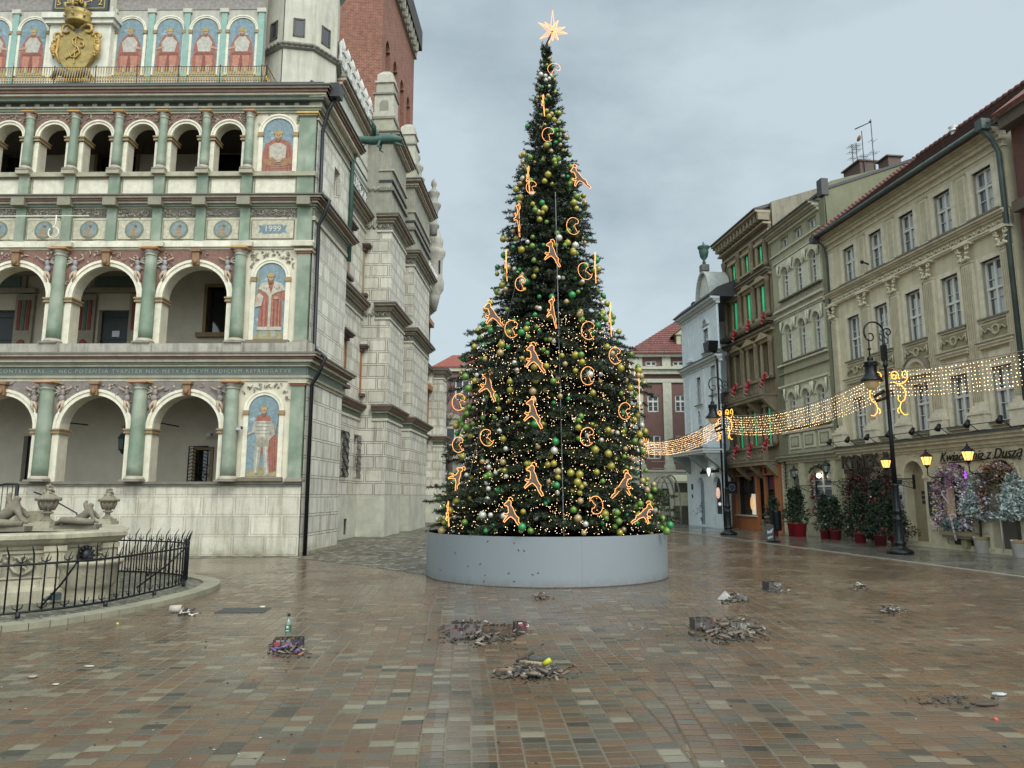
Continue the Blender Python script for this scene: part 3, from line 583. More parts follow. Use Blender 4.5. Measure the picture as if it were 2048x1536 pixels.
b = MB(); b.col = hx('8a7450'); b.box(-.52, .05, -.12, .4, 12.7, 12.76); b.col = hx('b59a5a'); b.box(-.55, .08, -.15, .42, 12.76, 12.82); hp('pilaster_moulding', b, P)
niche(-1.1, 11.0, 12.2, .45, 'half', 1.42, fz=0.0)
# parapet panels, medallion frieze
b = MB(); b.box(XL, 0, .0, .4, 8.62, 10.86); hp('frieze_wall', b, mat('frieze_plaster', 'bab6a0', .75, var=.18, dirt=.3))
b = MB(); b.col = hx('a5a18c'); b.box(XL, .06, -.13, .3, 10.82, 10.9); b.box(XL, .05, -.08, .3, 10.9, 10.98)
for x in COL2: b.box(x - .19, x + .19, -.26, 0, 10.86, 10.98)
hp('parapet_rail', b, mat('rail_stone', '98947f', .8, var=.2, dirt=.4))
par = MB(); par.col = hx('cac6b2'); ed = [-12.4] + COL2 + [-.3]
for a, c in zip(ed[:-1], ed[1:]):
    if c == -.3: c = -.33
    par.cut(); par.col = hx('8a8574'); par.box(a + .19, c - .17, -.025, 0, 10.27, 10.79); par.col = hx('c6c2ae'); par.box(a + .23, c - .21, -.032, 0, 10.31, 10.75)
hp('parapet_panel', par, P)
med = MB(); ed = [-12.4] + COL2
for a, c in zip(ed[:-1], ed[1:]):
    cx = (a + c) / 2; h = (c - a) / 2; med.cut()
    med.col = hx('6d6658'); med.box(a + .17, c - .17, -.02, 0, 8.92, 9.52); med.col = hx('b0ab95'); med.box(a + .19, c - .19, -.024, 0, 8.94, 9.5)
    med.col = hx('6d7462'); med.disc(cx, 9.22, .275, .275, -.034, -.02, 20); med.col = hx('74868a'); med.disc(cx, 9.22, .22, .22, -.04, -.03, 20)
    med.col = hx('8f7d62'); med.xz([(cx - .15, 9.02), (cx + .13, 9.02), (cx + .1, 9.14), (cx + .03, 9.2), (cx - .05, 9.2), (cx - .12, 9.14)], -.044, -.035); med.disc(cx + .0, 9.27, .055, .075, -.048, -.035, 10); med.col = hx('6a5a3a'); med.disc(cx + .03, 9.32, .05, .04, -.05, -.035, 8)
    med.col = hx('5a554a')
    for i in range(9): med.box(cx - .16 + i * .035, cx - .145 + i * .035, -.03, -.02, 8.885, 8.93)
med.cut(); med.col = hx('6d6658'); med.box(-1.76, -.5, -.02, 0, 8.92, 9.52); med.col = hx('b0ab95'); med.box(-1.73, -.53, -.024, 0, 8.95, 9.49)
med.col = hx('6a7d85'); med.box(-1.42, -.84, -.034, -.02, 9.1, 9.36); med.xz([(-1.42, 9.14), (-1.42, 9.32), (-1.55, 9.35), (-1.5, 9.23), (-1.55, 9.11)][::-1], -.03, -.02); med.xz([(-.84, 9.14), (-.84, 9.32), (-.71, 9.35), (-.76, 9.23), (-.71, 9.11)], -.03, -.02)
orn = MB(); orn.col = hx('5a574e'); orn.box(XL, -.45, -.012, 0, 9.6, 9.84); relief(orn, -9.8, -.5, 9.63, 9.81, -.005, lambda x, z: True, 420, ['8a8776', '979481', '6f6d60'], rr, .5)
hp('ornament_strip', orn, P); hp('medallion_panel', med, PS)
def text(name, body, x, z, y, size, m, F, par, ext=.004, align='CENTER', sx=1.0, shear=0.0, kind='part', label=None, bold=0.0, alignY='CENTER', gap=1.0):
    cu = bpy.data.curves.new(name, 'FONT'); cu.body = body; cu.size = size; cu.extrude = ext; cu.align_x = align; cu.align_y = alignY; cu.shear = shear; cu.offset = bold; cu.space_character = gap; cu.resolution_u = 3
    t = bpy.data.objects.new(name, cu); col.objects.link(t)
    dg = bpy.context.evaluated_depsgraph_get(); me = bpy.data.meshes.new_from_object(t.evaluated_get(dg)); bpy.data.objects.remove(t)
    me.materials.clear(); me.materials.append(m); o = bpy.data.objects.new(name, me); col.objects.link(o)
    place(o, F.M @ Matrix.Translation((x, y, z)) @ Matrix.Rotation(math.pi / 2, 4, 'X') @ Matrix.Diagonal((sx, 1, 1, 1)), par)
    if label: o['label'] = label
    return o
M_let = mat('pale_lettering', 'bdb8a4', .7, var=.1)
text('date_lettering', '1999', -1.13, 9.23, -.036, .25, M_let, HF, hall)
# horizontal cornices: (z0, z1, projection, colour)
def courses(name, rows, x0, x1=0.0, F=HF, side=1.0, ybase=0.0, par=None, back=.3):
    b = MB()
    for z0, z1, pr, c in rows: b.col = hx(c); b.box(x0, x1 + pr * side, ybase - pr, ybase + back, z0, z1)
    return hp(name, b, mat('painted_moulding', None, .72, var=.2, vs=3, bump=.2, dirt=.3), F, par)
courses('entablature', [(4.78, 4.86, .04, 'bab6a2'), (4.86, 4.93, .09, '8d8a78'), (4.93, 5.19, .03, '56605a'), (5.19, 5.24, .08, 'bab6a2'), (5.24, 5.3, .13, '6d7a68'), (5.3, 5.38, .2, 'bab6a2'), (5.38, 5.44, .26, '7d5a4e'), (5.44, 5.5, .34, 'a5a18e'), (5.5, 5.55, .38, '6a6358')], XL)
b = MB(); b.box(XL, .22, -.22, .35, 5.55, 5.82)
for x in COLX + [-.2]: b.cut(); b.box(x - .28, x + .28, -.3, 0, 5.56, 5.83)
hp('balcony_ledge', b, mat('ledge_stone', '9a978a', .85, var=.25, vs=3, dirt=.7))
text('latin_inscription', 'VAM NOLITE CONTRISTARE  •  NEC POTENTIA TVRPITER NEC METV RECTVM IVDICIVM REFRINGATVR', -5.15, 5.06, -.036, .14, mat('silver_letters', '8d9488', .6, var=.1), HF, hall, sx=1.12, gap=1.35)
courses('frieze_moulding', [(8.62, 8.68, .04, 'bab6a2'), (8.68, 8.86, .1, 'cac6b2')], XL)
b = MB(); b.col = hx('b5b09c')
for x in COL2[1::2] + [-.2]: b.cut(); b.box(x - .3, x + .3, -.22, 0, 8.66, 8.8)
hp('frieze_block', b, P)
courses('cornice', [(9.86, 9.9, .05, 'a39f8b'), (9.9, 9.98, .1, '5f6a5c'), (9.98, 10.04, .16, 'a5a18e'), (10.04, 10.1, .22, '7a5a4e'), (10.1, 10.16, .28, '9b9784'), (10.16, 10.2, .33, '625b50')], XL)
b = MB(); b.col = hx('7d7a68')
for x in COL2 + [-.2]: b.cut(); b.box(x - .19, x + .19, -.3, 0, 9.88, 10.14)
hp('cornice_bracket', b, P)
courses('crowning_cornice', [(12.82, 12.88, .06, 'a39f8b'), (12.88, 12.95, .1, '77806f'), (12.95, 13.0, .14, '9c9985'), (13.0, 13.12, .08, '3f4446'), (13.12, 13.24, .26, '5a6459'), (13.24, 13.3, .34, 'c6c2ae'), (13.3, 13.38, .4, '7a5a4e'), (13.38, 13.45, .46, '77705f'), (13.45, 13.5, .5, '55504a')], XL)
b = MB(); b.col = hx('8a8b7c'); x = -.15
while x > XL: b.cut(); b.box(x - .07, x + .07, -.11, 0, 13.01, 13.11); x -= .43
hp('triglyph', b, P)
b = MB(); b.box(XL, .3, -.46, 4.2, 13.5, 13.56); hp('loggia_roof', b, M_lead)
# roof balcony railing of gilt scrolls
def scroll_rail(xa, xb, ya, yb, z0, z1, n, F):
    b = MB(); g_ = MB()
    P2 = lambda t, z: (xa + (xb - xa) * t, ya + (yb - ya) * t, z)
    for z in (z0, z0 + .45 * (z1 - z0), z0 + .66 * (z1 - z0), z1): b.tube([P2(0, z), P2(1, z)], .012, 4)
    h = (z1 - z0) * .22
    for i in range(n):
        for row in range(3):
            cz = z0 + h * (.55 + row * 1.0); t0 = (i + .5 * (row % 2)) / n; w_ = 1 / n * .42
            if t0 + w_ > 1: continue
            pts = [P2(t0 + w_ * math.cos(a) * k, cz + h * .48 * math.sin(a) * k + o) for a, k, o in ((0, .3, h * .2), (1.6, .5, h * .25), (3.2, .6, h * .15), (4.4, .3, 0), (5.2, .45, -h * .1), (6.4, .7, -h * .2), (7.9, .6, -h * .3), (9.2, .35, -h * .25))]
            g_.tube(pts, .02, 4)
        g_.tube([P2(i / n, z0 + .66 * (z1 - z0)), P2((i + .35) / n, z1)], .012, 3); b.tube([P2(i / n, z0), P2(i / n, z1)], .007, 3)
    for i in range(int(n / 16) + 1): b.tube([P2(min(1, i * 16 / n), z0 - .1), P2(min(1, i * 16 / n), z1 + .05)], .02, 4)
    r_ = hp('balcony_railing', b, M_iron, F); hp('gilt_scrolls', g_, M_gold, F, par=r_)
scroll_rail(-12.0, -1.68, .3, .3, 13.58, 14.55, 130, HF); scroll_rail(-1.68, -1.68, .3, 2.4, 13.58, 14.55, 18, HF)
# attic wall behind: painted arcade of seated kings
AY = 2.9
b = MB(); b.box(-15, -2.95, AY, AY + .5, 13.3, 20.2); hp('attic_wall', b, mat('attic_plaster', 'a8a69a', .8, var=.15, dirt=.35))
b = MB(); b.box(-15, -2.95, AY - .03, AY, 13.5, 15.6); hp('attic_base', b, mat('whitewash', 'dcdbd4', .8, var=.08))
b = MB(); b.box(-15, -2.9, AY - .02, AY, 18.35, 19.2); hp('attic_frieze', b, mat('attic_frieze', '85807a', .85, var=.35, vs=9))
b = MB(); b.box(-15, -2.8, AY - .35, AY, 19.2, 19.5); b.box(-15, -2.8, AY - .2, AY, 19.0, 19.2); hp('attic_cornice', b, M_greenD)
axs = [HF.at(px, 75, AY)[0] for px in (68, 262, 340, 411, 485)]; sp_ = (axs[4] - axs[1]) / 3; axs = [axs[0] - sp_, axs[0]] + axs[1:]
for i, cx in enumerate(axs): niche(cx, 15.9, 17.55, .46, 'seat', 1.75, y=AY, fw=.1, m=1 if i % 2 else -1, fz=.12)
b = MB()
for cx in axs + [axs[-1] + sp_]:
    if abs(cx - sp_ / 2 - (axs[1] + axs[2]) / 2) < .6: continue
    b.cut()
    b.col = hx('7f9e93'); b.box(cx - sp_ / 2 - .1, cx - sp_ / 2 + .1, AY - .07, AY, 15.5, 18.2); b.col = hx('b0aea0'); b.box(cx - sp_ / 2 - .15, cx - sp_ / 2 + .15, AY - .1, AY, 18.2, 18.35)
hp('attic_pilaster', b, P)
sx0, sx1 = HF.at(100, 60, AY - .3)[0], HF.at(222, 60, AY - .3)[0]
b = MB(); b.box(sx0, sx1, AY - .3, AY, 14.2, 18.3); b.box(sx0 - .12, sx1 + .12, AY - .42, AY, 17.6, 17.75); b.box(sx0 - .2, sx1 + .2, AY - .5, AY, 17.75, 17.95); b.box(sx0 + .05, sx1 - .05, AY - .32, AY, 17.95, 20.2); hp('clock_bay', b, M_white)
b = MB(); ccx = (sx0 + sx1) / 2 + .02; b.col = hx('2c3238'); b.box(ccx - .95, ccx + .95, AY - .48, AY - .36, 18.0, 20.0); b.col = hx('9a8a48')
for x0, x1, z0, z1 in ((-.86, .86, 18.08, 18.11), (-.86, -.83, 18.08, 19.9), (.83, .86, 18.08, 19.9)): b.box(ccx + x0, ccx + x1, AY - .49, AY - .478, z0, z1)
b.ring(ccx, 19.05, .74, .78, AY - .495, AY - .48, 0, 2 * math.pi, 32); ck = hp('clock_board', b, mat('clock_paint', None, .5, var=.1))
for dx, s in ((-.72, '5'), (.7, '2'), (-.42, '|'), (.05, 'II'), (.4, 'I')): text('clock_lettering', s, ccx + dx, 18.3 if abs(dx) > .6 else 18.42, AY - .497, .3, mat('gold_paint', 'c2a040', .5, var=.1), HF, ck)
# gilded coat of arms
b = MB(); ax, az, ay = ccx, 16.55, AY - .36
b.xz([(ax - .62, az + .62), (ax - .58, az - .3), (ax - .36, az - .62), (ax, az - .85), (ax + .36, az - .62), (ax + .58, az - .3), (ax + .62, az + .62), (ax + .3, az + .78), (ax, az + .6), (ax - .3, az + .78)][::-1], ay - .1, ay + .06)
arm = hp('coat_of_arms', b, mat('aged_gilding', '93804a', .5, metal=.35, var=.35, vs=6))
b = MB()
def spiral(b, cx, cz, r, t0, t1, y, th, n=16, k=1, decay=.75): b.tube([(cx + k * r * (1 - decay * i / n) * math.cos(t0 + (t1 - t0) * i / n), y, cz + r * (1 - decay * i / n) * math.sin(t0 + (t1 - t0) * i / n)) for i in range(n + 1)], th, 5)
for s in (-1, 1):
    spiral(b, ax + s * .36, az + .72, .24, math.pi, -2.5, ay - .14, .05, k=s); spiral(b, ax + s * .68, az + .5, .16, 0, 7, ay - .1, .05, k=-s)
    b.tube([(ax + s * .62, ay - .1, az + .45), (ax + s * .66, ay - .12, az - .1), (ax + s * .5, ay - .12, az - .5)], [.04, .055, .03], 6)
    b.tube([(ax + s * .74, ay - .1, az + .4), (ax + s * .76, ay - .14, az), (ax + s * .74, ay - .1, az - .32)], [.05, .1, .02], 7)
    for i in range(7): b.sph((ax + s * (.72 + .05 * math.sin(i * 2)), ay - .18, az + .3 - .09 * i), .05, 6, 4)
    b.tube([(ax + s * .1, ay - .14, az + .75), (ax + s * .3, ay - .16, az + .92), (ax + s * .55, ay - .14, az + .85)], [.05, .06, .03], 6)
pts = [(.2, .38), (.02, .5), (-.14, .38), (-.1, .2), (.08, .06), (.16, -.12), (.04, -.3), (-.14, -.26), (-.2, -.1)]
b.tube([(ax + x, ay - .13, az + z) for x, z in pts], .028, 5); b.tube([(ax - .14 + .5 * math.sin(i * .5) * .45, ay - .13, az + .3 - i * .08) for i in range(9)], .022, 5); b.tube([(ax - .02, ay - .13, az - .5), (ax - .02, ay - .13, az + .5)], .018, 4); spiral(b, ax + .18, az + .14, .12, 2, -3, ay - .13, .022)
hp('shield_ornament', b, M_gold, par=arm)
b = MB(); b.lathe([(.42, 0), (.46, .06), (.4, .12), (.44, .3), (.5, .42)], (ax, ay - .02, az + .92), 16)
for i in range(8):
    a = i * math.pi / 4; b.tube([(ax + .44 * math.cos(a), ay - .02 + .44 * math.sin(a), az + 1.3), (ax + .5 * math.cos(a), ay - .02 + .5 * math.sin(a), az + 1.55), (ax + .25 * math.cos(a), ay + .25 * math.sin(a), az + 1.72), (ax, ay, az + 1.66)], .05, 5); b.sph((ax + .48 * math.cos(a), ay + .48 * math.sin(a), az + 1.12), .05, 6, 4)
hp('stone_crown', b, MC['aged_gilding'], par=arm)
b = MB(); b.sph((ax, ay - .15, az - .98), .2, 8, 6, (1.6, .8, .8)); 
for s in (-1, 1): b.tube([(ax + s * .2, ay - .15, az - .95), (ax + s * .5, ay - .2, az - .85), (ax + s * .68, ay - .18, az - 1.12)], [.14, .12, .08], 7)
hp('ram_garland', b, mat('dark_fur_stone', '5f5c54', .9, var=.5, vs=14), par=arm)
# octagonal turret behind the loggia
tx, ty, tr = HF.at(604, 90, 4.4)[0], 4.5, 1.36
TF = Frame(*(HF.M @ Vector((tx, ty, 0)))[:2], 0)
b = MB(); b.lathe([(tr, 13.3), (tr, 20.3)], n=8, rot=math.radians(-79.5 + 22.5)); 
b.sm = [False] * len(b.f); hp('corner_turret', b, mat('turret_plaster', 'b0ae9e', .8, var=.12, dirt=.4), TF)
b = MB(); b.lathe([(tr + .02, 20.2), (tr + .3, 20.7), (tr + .34, 21), (tr + .1, 21.1)], n=8, rot=math.radians(-79.5 + 22.5)); b.sm = [False] * len(b.f); hp('turret_cornice', b, M_greenD, TF)
b = MB(); b.lathe([(tr + .005, 17.05), (tr + .1, 17.1), (tr + .13, 17.2), (tr + .1, 17.3), (tr + .005, 17.35)], n=8, rot=math.radians(-79.5 + 22.5)); b.sm = [False] * len(b.f)
for k in range(8):
    a0 = math.radians(-79.5 + 22.5 + 45 * k); a1 = a0 + math.pi / 4
    for i in range(6):
        t = (i + .5) / 6; x = (tr + .1) * ((1 - t) * math.cos(a0) + t * math.cos(a1)); y = (tr + .1) * ((1 - t) * math.sin(a0) + t * math.sin(a1)); b.sph((x, y, 17.2), .11, 7, 5, (1, 1, .6))
hp('rope_band', b, mat('rope_stone', '77756a', .85, var=.3), TF)
for k in range(8):
    a = math.radians(-79.5 + 22.5 + 45 * k)
    b = MB(); b.tube([(tr * math.cos(a), tr * math.sin(a), 13.5), (tr * math.cos(a), tr * math.sin(a), 20.2)], .018, 4); hp('painted_edge', b, mat('edge_line', '4a463e', .8), TF) if k in (4, 5, 6, 7) else None
def turret_win(k, z0, z1, w_):
    a = math.radians(-79.5 + 45 * k); ap = tr * math.cos(math.pi / 8)
    M = TF.M @ Matrix.Rotation(a + math.pi / 2, 4, 'Z') @ Matrix.Translation((0, -ap, 0))
    b = MB(); b.box(-w_, w_, -.03, .02, z0, z0 + .06); b.box(-w_, w_, -.03, .02, z1 - .06, z1); b.box(-w_, -w_ + .06, -.03, .02, z0, z1); b.box(w_ - .06, w_, -.03, .02, z0, z1)
    f = ob('turret_window', b, mat('win_frame_dark', '4a443c', .7), hall, M); b = MB(); b.col = (.02, .024, .028); b.box(-w_ + .05, w_ - .05, -.008, .01, z0 + .05, z1 - .05); ob('pane', b, M_glass, f, M)
turret_win(0, 17.55, 18.25, .2); turret_win(1, 17.55, 18.25, .2); turret_win(1, 14.9, 15.75, .24); turret_win(-1, 17.55, 18.25, .2); turret_win(2, 17.55, 18.25, .2)
b = MB(); b.tube([HF.I @ (TF.M @ Vector((-.75, -1.55, 13.6))), HF.I @ (TF.M @ Vector((-.75, -1.55, 15.6)))], [.03, .012], 5); hp('lightning_rod', b, M_white)
# main body: side walls.  HS frame: x = distance back along the flank, y<0 outwards
def sp(*a, **k): return ob(a[0], a[1], a[2], hall, HS.M, k.get('label'))
HA = MB(); HA.holes(0, 3.45, 0, 13.0, [(1.75, 2.35, 10.95, 12.0)], .0, .3); HA.add([(3.45, 0, 0), (3.45, 1.2, 0), (3.45, 1.2, 13), (3.45, 0, 13)], [(0, 1, 2, 3)])
sp('loggia_flank', HA, M_ashS)
b = MB(); b.col = (.02, .022, .02); b.box(1.75, 2.35, .2, .28, 10.95, 12.0); sp('flank_window', b, M_glass)
b = MB(); b.xy([(-.02, .0), (3.5, 0), (3.5, -.1), (.2, -.09)], 0, .1); sp('foot_course', b, M_tip)
def wrap(rows, x1, name='flank_cornice', x0=-.0):     # courses running round from the loggia front along its flank
    b = MB()
    for z0, z1, pr, c in rows: b.col = hx(c); b.box(x0 - pr + .02 if x0 == 0 else x0, x1 + pr, -pr, .2, z0, z1 + .001)
    return sp(name, b, MC['painted_moulding'])
CO = [(0, .1, .06, 'a5a18e'), (.1, .24, .1, '6d6a5c'), (.24, .3, .16, 'a5a18e'), (.3, .38, .22, '9c9884'), (.38, .44, .3, '6a4a3e'), (.44, .5, .34, 'a5a18e'), (.5, .56, .4, '5f584e')]
SIDE0 = [(4.78, 4.86, .04, 'bab6a2'), (4.86, 4.93, .09, '8d8a78'), (4.93, 5.19, .03, '5d6a5c'), (5.19, 5.24, .08, 'bab6a2'), (5.24, 5.3, .13, '6d7a68'), (5.3, 5.38, .2, 'bab6a2'), (5.38, 5.44, .26, '7d5a4e'), (5.44, 5.5, .34, 'a5a18e'), (5.5, 5.55, .38, '6a6358')]
wrap([(z0, z1, p_ - .003, c) for z0, z1, p_, c in SIDE0], 3.4)
wrap([(9.5, 9.62, .05, 'a5a18e'), (9.62, 9.86, .03, '6d6a5c'), (9.86, 9.9, .05, 'a39f8b'), (9.9, 9.98, .1, '5f6a5c'), (9.98, 10.04, .16, 'a5a18e'), (10.04, 10.1, .22, '7a5a4e'), (10.1, 10.16, .28, '9b9784'), (10.16, 10.2, .33, '625b50')], 3.45)
wrap([(12.6, 12.66, .05, 'a5a18e'), (12.66, 12.9, .02, '77756a'), (12.9, 12.96, .1, 'a39f8b'), (12.96, 13.2, .14, '9c9985'), (13.2, 13.3, .3, 'c6c2ae'), (13.3, 13.38, .36, '7a5a4e'), (13.38, 13.46, .42, '77705f'), (13.46, 13.5, .46, '55504a')], 3.3)
# the body wall (set back) with buttresses
BY = 1.0; UX = 4.9
win_lo = [HS.at(678, 900, BY)[0], HS.at(711, 915, BY)[0]]
def hs(px0, px1, py0, py1, y=BY):
    x0 = HS.at(px0, (py0 + py1) / 2, y)[0]; x1 = HS.at(px1, (py0 + py1) / 2, y)[0]; xm = (x0 + x1) / 2; pm = (px0 + px1) / 2
    return (x0, x1, HS.at(pm, py1, y)[1], HS.at(pm, py0, y)[1])
W1 = [hs(678, 689, 668, 752), hs(721, 733, 706, 772)]; W2 = [hs(686, 698, 424, 478), hs(727, 740, 490, 562)]
for i in (0, 1): W1[i] = (W1[i][0], W1[i][1], 5.75, 7.45); W2[i] = (W2[i][0], W2[i][1], 9.95, 11.75)
slit = hs(731, 736, 288, 305)
G0 = [hs(678, 690, 863, 950), hs(707, 723, 880, 957)]
for i in (0, 1): G0[i] = (G0[i][0], G0[i][1], 2.3, 4.0)
cell = hs(687, 694, 1045, 1072)
b = MB(); b.holes(2.5, 9.4, 0, 13.4, W1 + W2 + G0 + [(cell[0], cell[1], .15, .75)], BY, .35); b.holes(UX, 9.4, 13.4, 17.3, [slit], BY, .35); sp('body_wall', b, M_ashC)
for i, (x0, x1, z0, z1) in enumerate(W1 + W2):
    b = MB(); y = BY + .3; b.box(x0, x0 + .06, y, y + .05, z0, z1); b.box(x1 - .06, x1, y, y + .05, z0, z1); b.box(x0, x1, y, y + .05, z1 - .06, z1); b.box(x0, x1, y - .01, y + .04, z0 + (z1 - z0) * .62, z0 + (z1 - z0) * .66); b.box((x0 + x1) / 2 - .03, (x0 + x1) / 2 + .03, y - .012, y + .04, z0, z1)
    b.box(x1 - .02, x1 + .0, BY + .03, y, z0, z1); b.box(x1, x1 + .12, BY - .05, BY + .0, z0, z1); b.box(x0 - .12, x0, BY - .05, BY, z0, z1)
    f = sp('side_window', b, M_wood if i < 2 else mat('ochre_frame', '8a7a5c', .6)); b = MB(); b.col = (.02, .03, .035); b.box(x0 + .02, x1 - .02, y + .05, y + .06, z0, z1); ob('pane', b, M_glass, f, HS.M)
    b = MB(); b.box(x0 - .2, x1 + .2, BY - .12, BY, z1 + .02, z1 + .15); b.box(x0 - .26, x1 + .26, BY - .26, BY, z1 + .15, z1 + .22); b.box(x0 - .3, x1 + .3, BY - .32, BY, z1 + .22, z1 + .3); b.box(x0 - .18, x1 + .18, BY - .22, BY, z0 - .14, z0 - .02); ob('window_hood', b, M_brownc, f, HS.M)
for x0, x1, z0, z1 in G0:
    b = MB(); n = 7
    for k in range(n + 1):
        xx = x0 + (x1 - x0) * k / n; b.tube([(xx + .03 * math.sin(j * 1.57 + k), BY - .12 - (.04 if j % 2 else 0), z0 + (z1 - z0) * j / 14) for j in range(15)], .012, 4)
    for j in range(7): b.tube([(x0 - .02, BY - .12, z0 + (z1 - z0) * j / 6), (x1 + .02, BY - .12, z0 + (z1 - z0) * j / 6)], .012, 4)
    for k in (0, n): xx = x0 + (x1 - x0) * k / n; b.tube([(xx, BY - .12, z0), (xx, BY + .02, z0)], .012, 4); b.tube([(xx, BY - .12, z1), (xx, BY + .02, z1)], .012, 4)
    f = sp('window_grille', b, M_iron); b = MB(); b.box(x0, x1, BY + .3, BY + .34, z0, z1); ob('opening', b, M_dark, f, HS.M)
b = MB(); b.box(cell[0], cell[1], BY + .28, BY + .33, .15, .75)
for k in range(4): xx = cell[0] + (cell[1] - cell[0]) * (k + .5) / 4; b.tube([(xx, BY + .05, .15), (xx, BY + .05, .75)], .012, 4)
sp('cellar_opening', b, M_dark)
b = MB(); b.box(slit[0], slit[1], BY + .3, BY + .33, slit[2], slit[3]); sp('slit_window', b, M_dark)
# buttress blocks: (x0, x1, y outer, top)
def rr_(px, py, s): # outward coordinate of a point on the cross plane at distance s
    d = HS.I.to_3x3() @ ray(px, py); o = HS.I @ CAM; return (o + d * ((s - o.x) / d.x)).y
yC = rr_(768, 1040, 9.36); yE = rr_(817, 1040, 14.0); yG = rr_(883, 1000, 25.0)
BUT = [(9.36, 12.3, yC, 20.4), (14.0, 18.5, yE, 20.0), (25.0, 26.5, yG, 9.5)]
for x0, x1, yo, top in BUT:
    b = MB(); b.box(x0, x1, yo, 3.2, 0, min(top, 13.3)); sp('buttress', b, M_ashC)
    if top > 14: b = MB(); b.box(x0 + .02, x1 - .02, yo + .05, 3.1, 13.3, 16.9); sp('buttress_upper', b, M_grey)
for x0, x1, yo in ((12.0, 14.3, BY + .1), (18.3, 25.2, .9)):
    b = MB(); 
    if x0 > 15: wz = [hs(849, 855, 780, 845, .9), hs(851, 858, 650, 700, .9)]; wz = [(a, c, d, e) for a, c, d, e in wz]; b.holes(x0, x1, 0, 13.3, wz, yo, .35)
    else: b.box(x0, x1, yo, 3.2, 0, 17)
    sp('recess_wall', b, M_ashC)
for a, c, d, e in wz:
    b = MB(); b.box(a - .15, c + .15, .6, .9, e, e + .3); b.box(a - .1, a, .84, .9, d, e); b.box(c, c + .1, .84, .9, d, e); f = sp('side_window', b, M_wood); b = MB(); b.col = (.02, .03, .03); b.box(a, c, 1.15, 1.2, d, e); ob('pane', b, M_glass, f, HS.M)
b = MB(); b.box(5.4, 26.4, 2.9, 3.3, 0, 13.2); b.box(5.4, 14.3, 1.36, 3.0, 0, 17.2); sp('inner_wall', b, MC['turret_plaster'])
# cornices wrapping every projection
def wrapc(z, rows, ext=1.0, top=None):
    for k, (x0, x1, yo, tp) in enumerate([(2.9 if z < 13.2 else UX, 9.36, BY, 99)] + BUT + [(12.0, 14.3, BY + .1, 99), (18.4, 25.2, .9, 13)]):
        if z > tp: continue
        b = MB()
        for z0, z1, pr, c in rows:
            b.col = hx(c); g_ = .002 * k; xa, xb = (x0, x1) if k in (0, 4, 5) else (x0 - pr * ext, x1 + pr * ext); b.box(xa, xb, yo - pr * ext - g_, yo + .6, z + z0 + g_, z + z1 + g_)
        sp('string_course', b, MC['painted_moulding'])
        if ext > .9 and z < 14 and k in (1, 2):
            o2 = MB(); relief(o2, x0 + 0, x1, z + .12, z + .22, 0, lambda a, c_: False, 0, [''], rr)
wrapc(4.62, [(0, .1, .05, 'bab7a4'), (.1, .32, .02, '55604f')] + [(a + .32, c_ + .32, d, e) for a, c_, d, e in [(0, .06, .08, 'bab7a4'), (.06, .12, .14, '77705f'), (.12, .18, .2, '94806f'), (.18, .24, .26, '755548'), (.24, .32, .3, '625b50')]])
wrapc(8.85, [(0, .08, .05, 'bab7a4'), (.08, .36, .02, '67655a'), (.36, .42, .1, 'a5a18e'), (.42, .5, .18, '8a8674'), (.5, .54, .24, '755548'), (.54, .6, .3, '9b9784'), (.6, .68, .34, '5a534a')])
wrapc(12.65, [(0, .08, .06, 'bab7a4'), (.08, .4, .02, '77756a'), (.4, .48, .12, 'a5a18e'), (.48, .56, .22, '8a8674'), (.56, .6, .28, '755548'), (.6, .66, .34, '9b9784'), (.66, .72, .38, '5a534a')])
wrapc(14.5, [(0, .16, .06, '6f6e62')], top=1); wrapc(14.9, [(0, .1, .02, '2c2f33')])
wrapc(15.4, [(0, .08, .05, '9b9784')], .8)
wrapc(16.7, [(0, .08, .08, '9b9784'), (.08, .16, .16, 'b0ac98'), (.16, .24, .22, '755548'), (.24, .32, .3, 'a5a18e'), (.32, .38, .36, '5a534a')])
# ornament on the buttress friezes and the sgraffito band on the wall
b = MB(); rn = random.Random(9)
for z0, z1 in ((8.95, 9.2), (12.76, 13.04), (14.52, 14.66)):
    for x0, x1, yo, tp in BUT[:2]:
        b.cut()
        for k in range(9):
            yy = yo + .1 + (k + .5) * .11; s = -1 if k % 2 else 1; b.col = hx(rn.choice(['9a9786', '8a8776', 'bab7a4'])); cz = (z0 + z1) / 2
            b.tube([(x0 - .03, yy - .05, cz - s * .08), (x0 - .05, yy, cz + s * .08), (x0 - .03, yy + .06, cz - s * .05)], [.02, .03, .015], 5)
sp('frieze_ornament', b, P)
def sgraf(name, x0, x1, z0, z1, y, n, seed):
    b = MB(); b.col = hx('8a8e88'); b.box(x0, x1, y - .012, y, z0, z1); rn = random.Random(seed)
    for i in range(n):
        x, z = rn.uniform(x0 + .1, x1 - .1), rn.uniform(z0 + .12, z1 - .12); a = rn.uniform(0, 6.28); r = rn.uniform(.08, .22); b.col = hx(rn.choice(['c2c4ba', 'b0b2a8', 'c9cac0', '6d726c']))
        b.tube([(x + r * math.cos(a + t) * (1 - t * .15), y - .02, max(z0 + .04, min(z1 - .04, z + r * 1.3 * math.sin(a + t) * (1 - t * .15)))) for t in (0, .7, 1.4, 2.1, 2.8)], [.01, .03, .035, .025, .008], 4)
    b.col = hx('c2c4ba'); b.box(x0, x1, y - .04, y, z0 - .05, z0); b.box(x0, x1, y - .05, y, z1, z1 + .06); sp(name, b, P)
sgraf('sgraffito_band', UX, 9.36, 13.5, 14.42, BY, 190, 4)
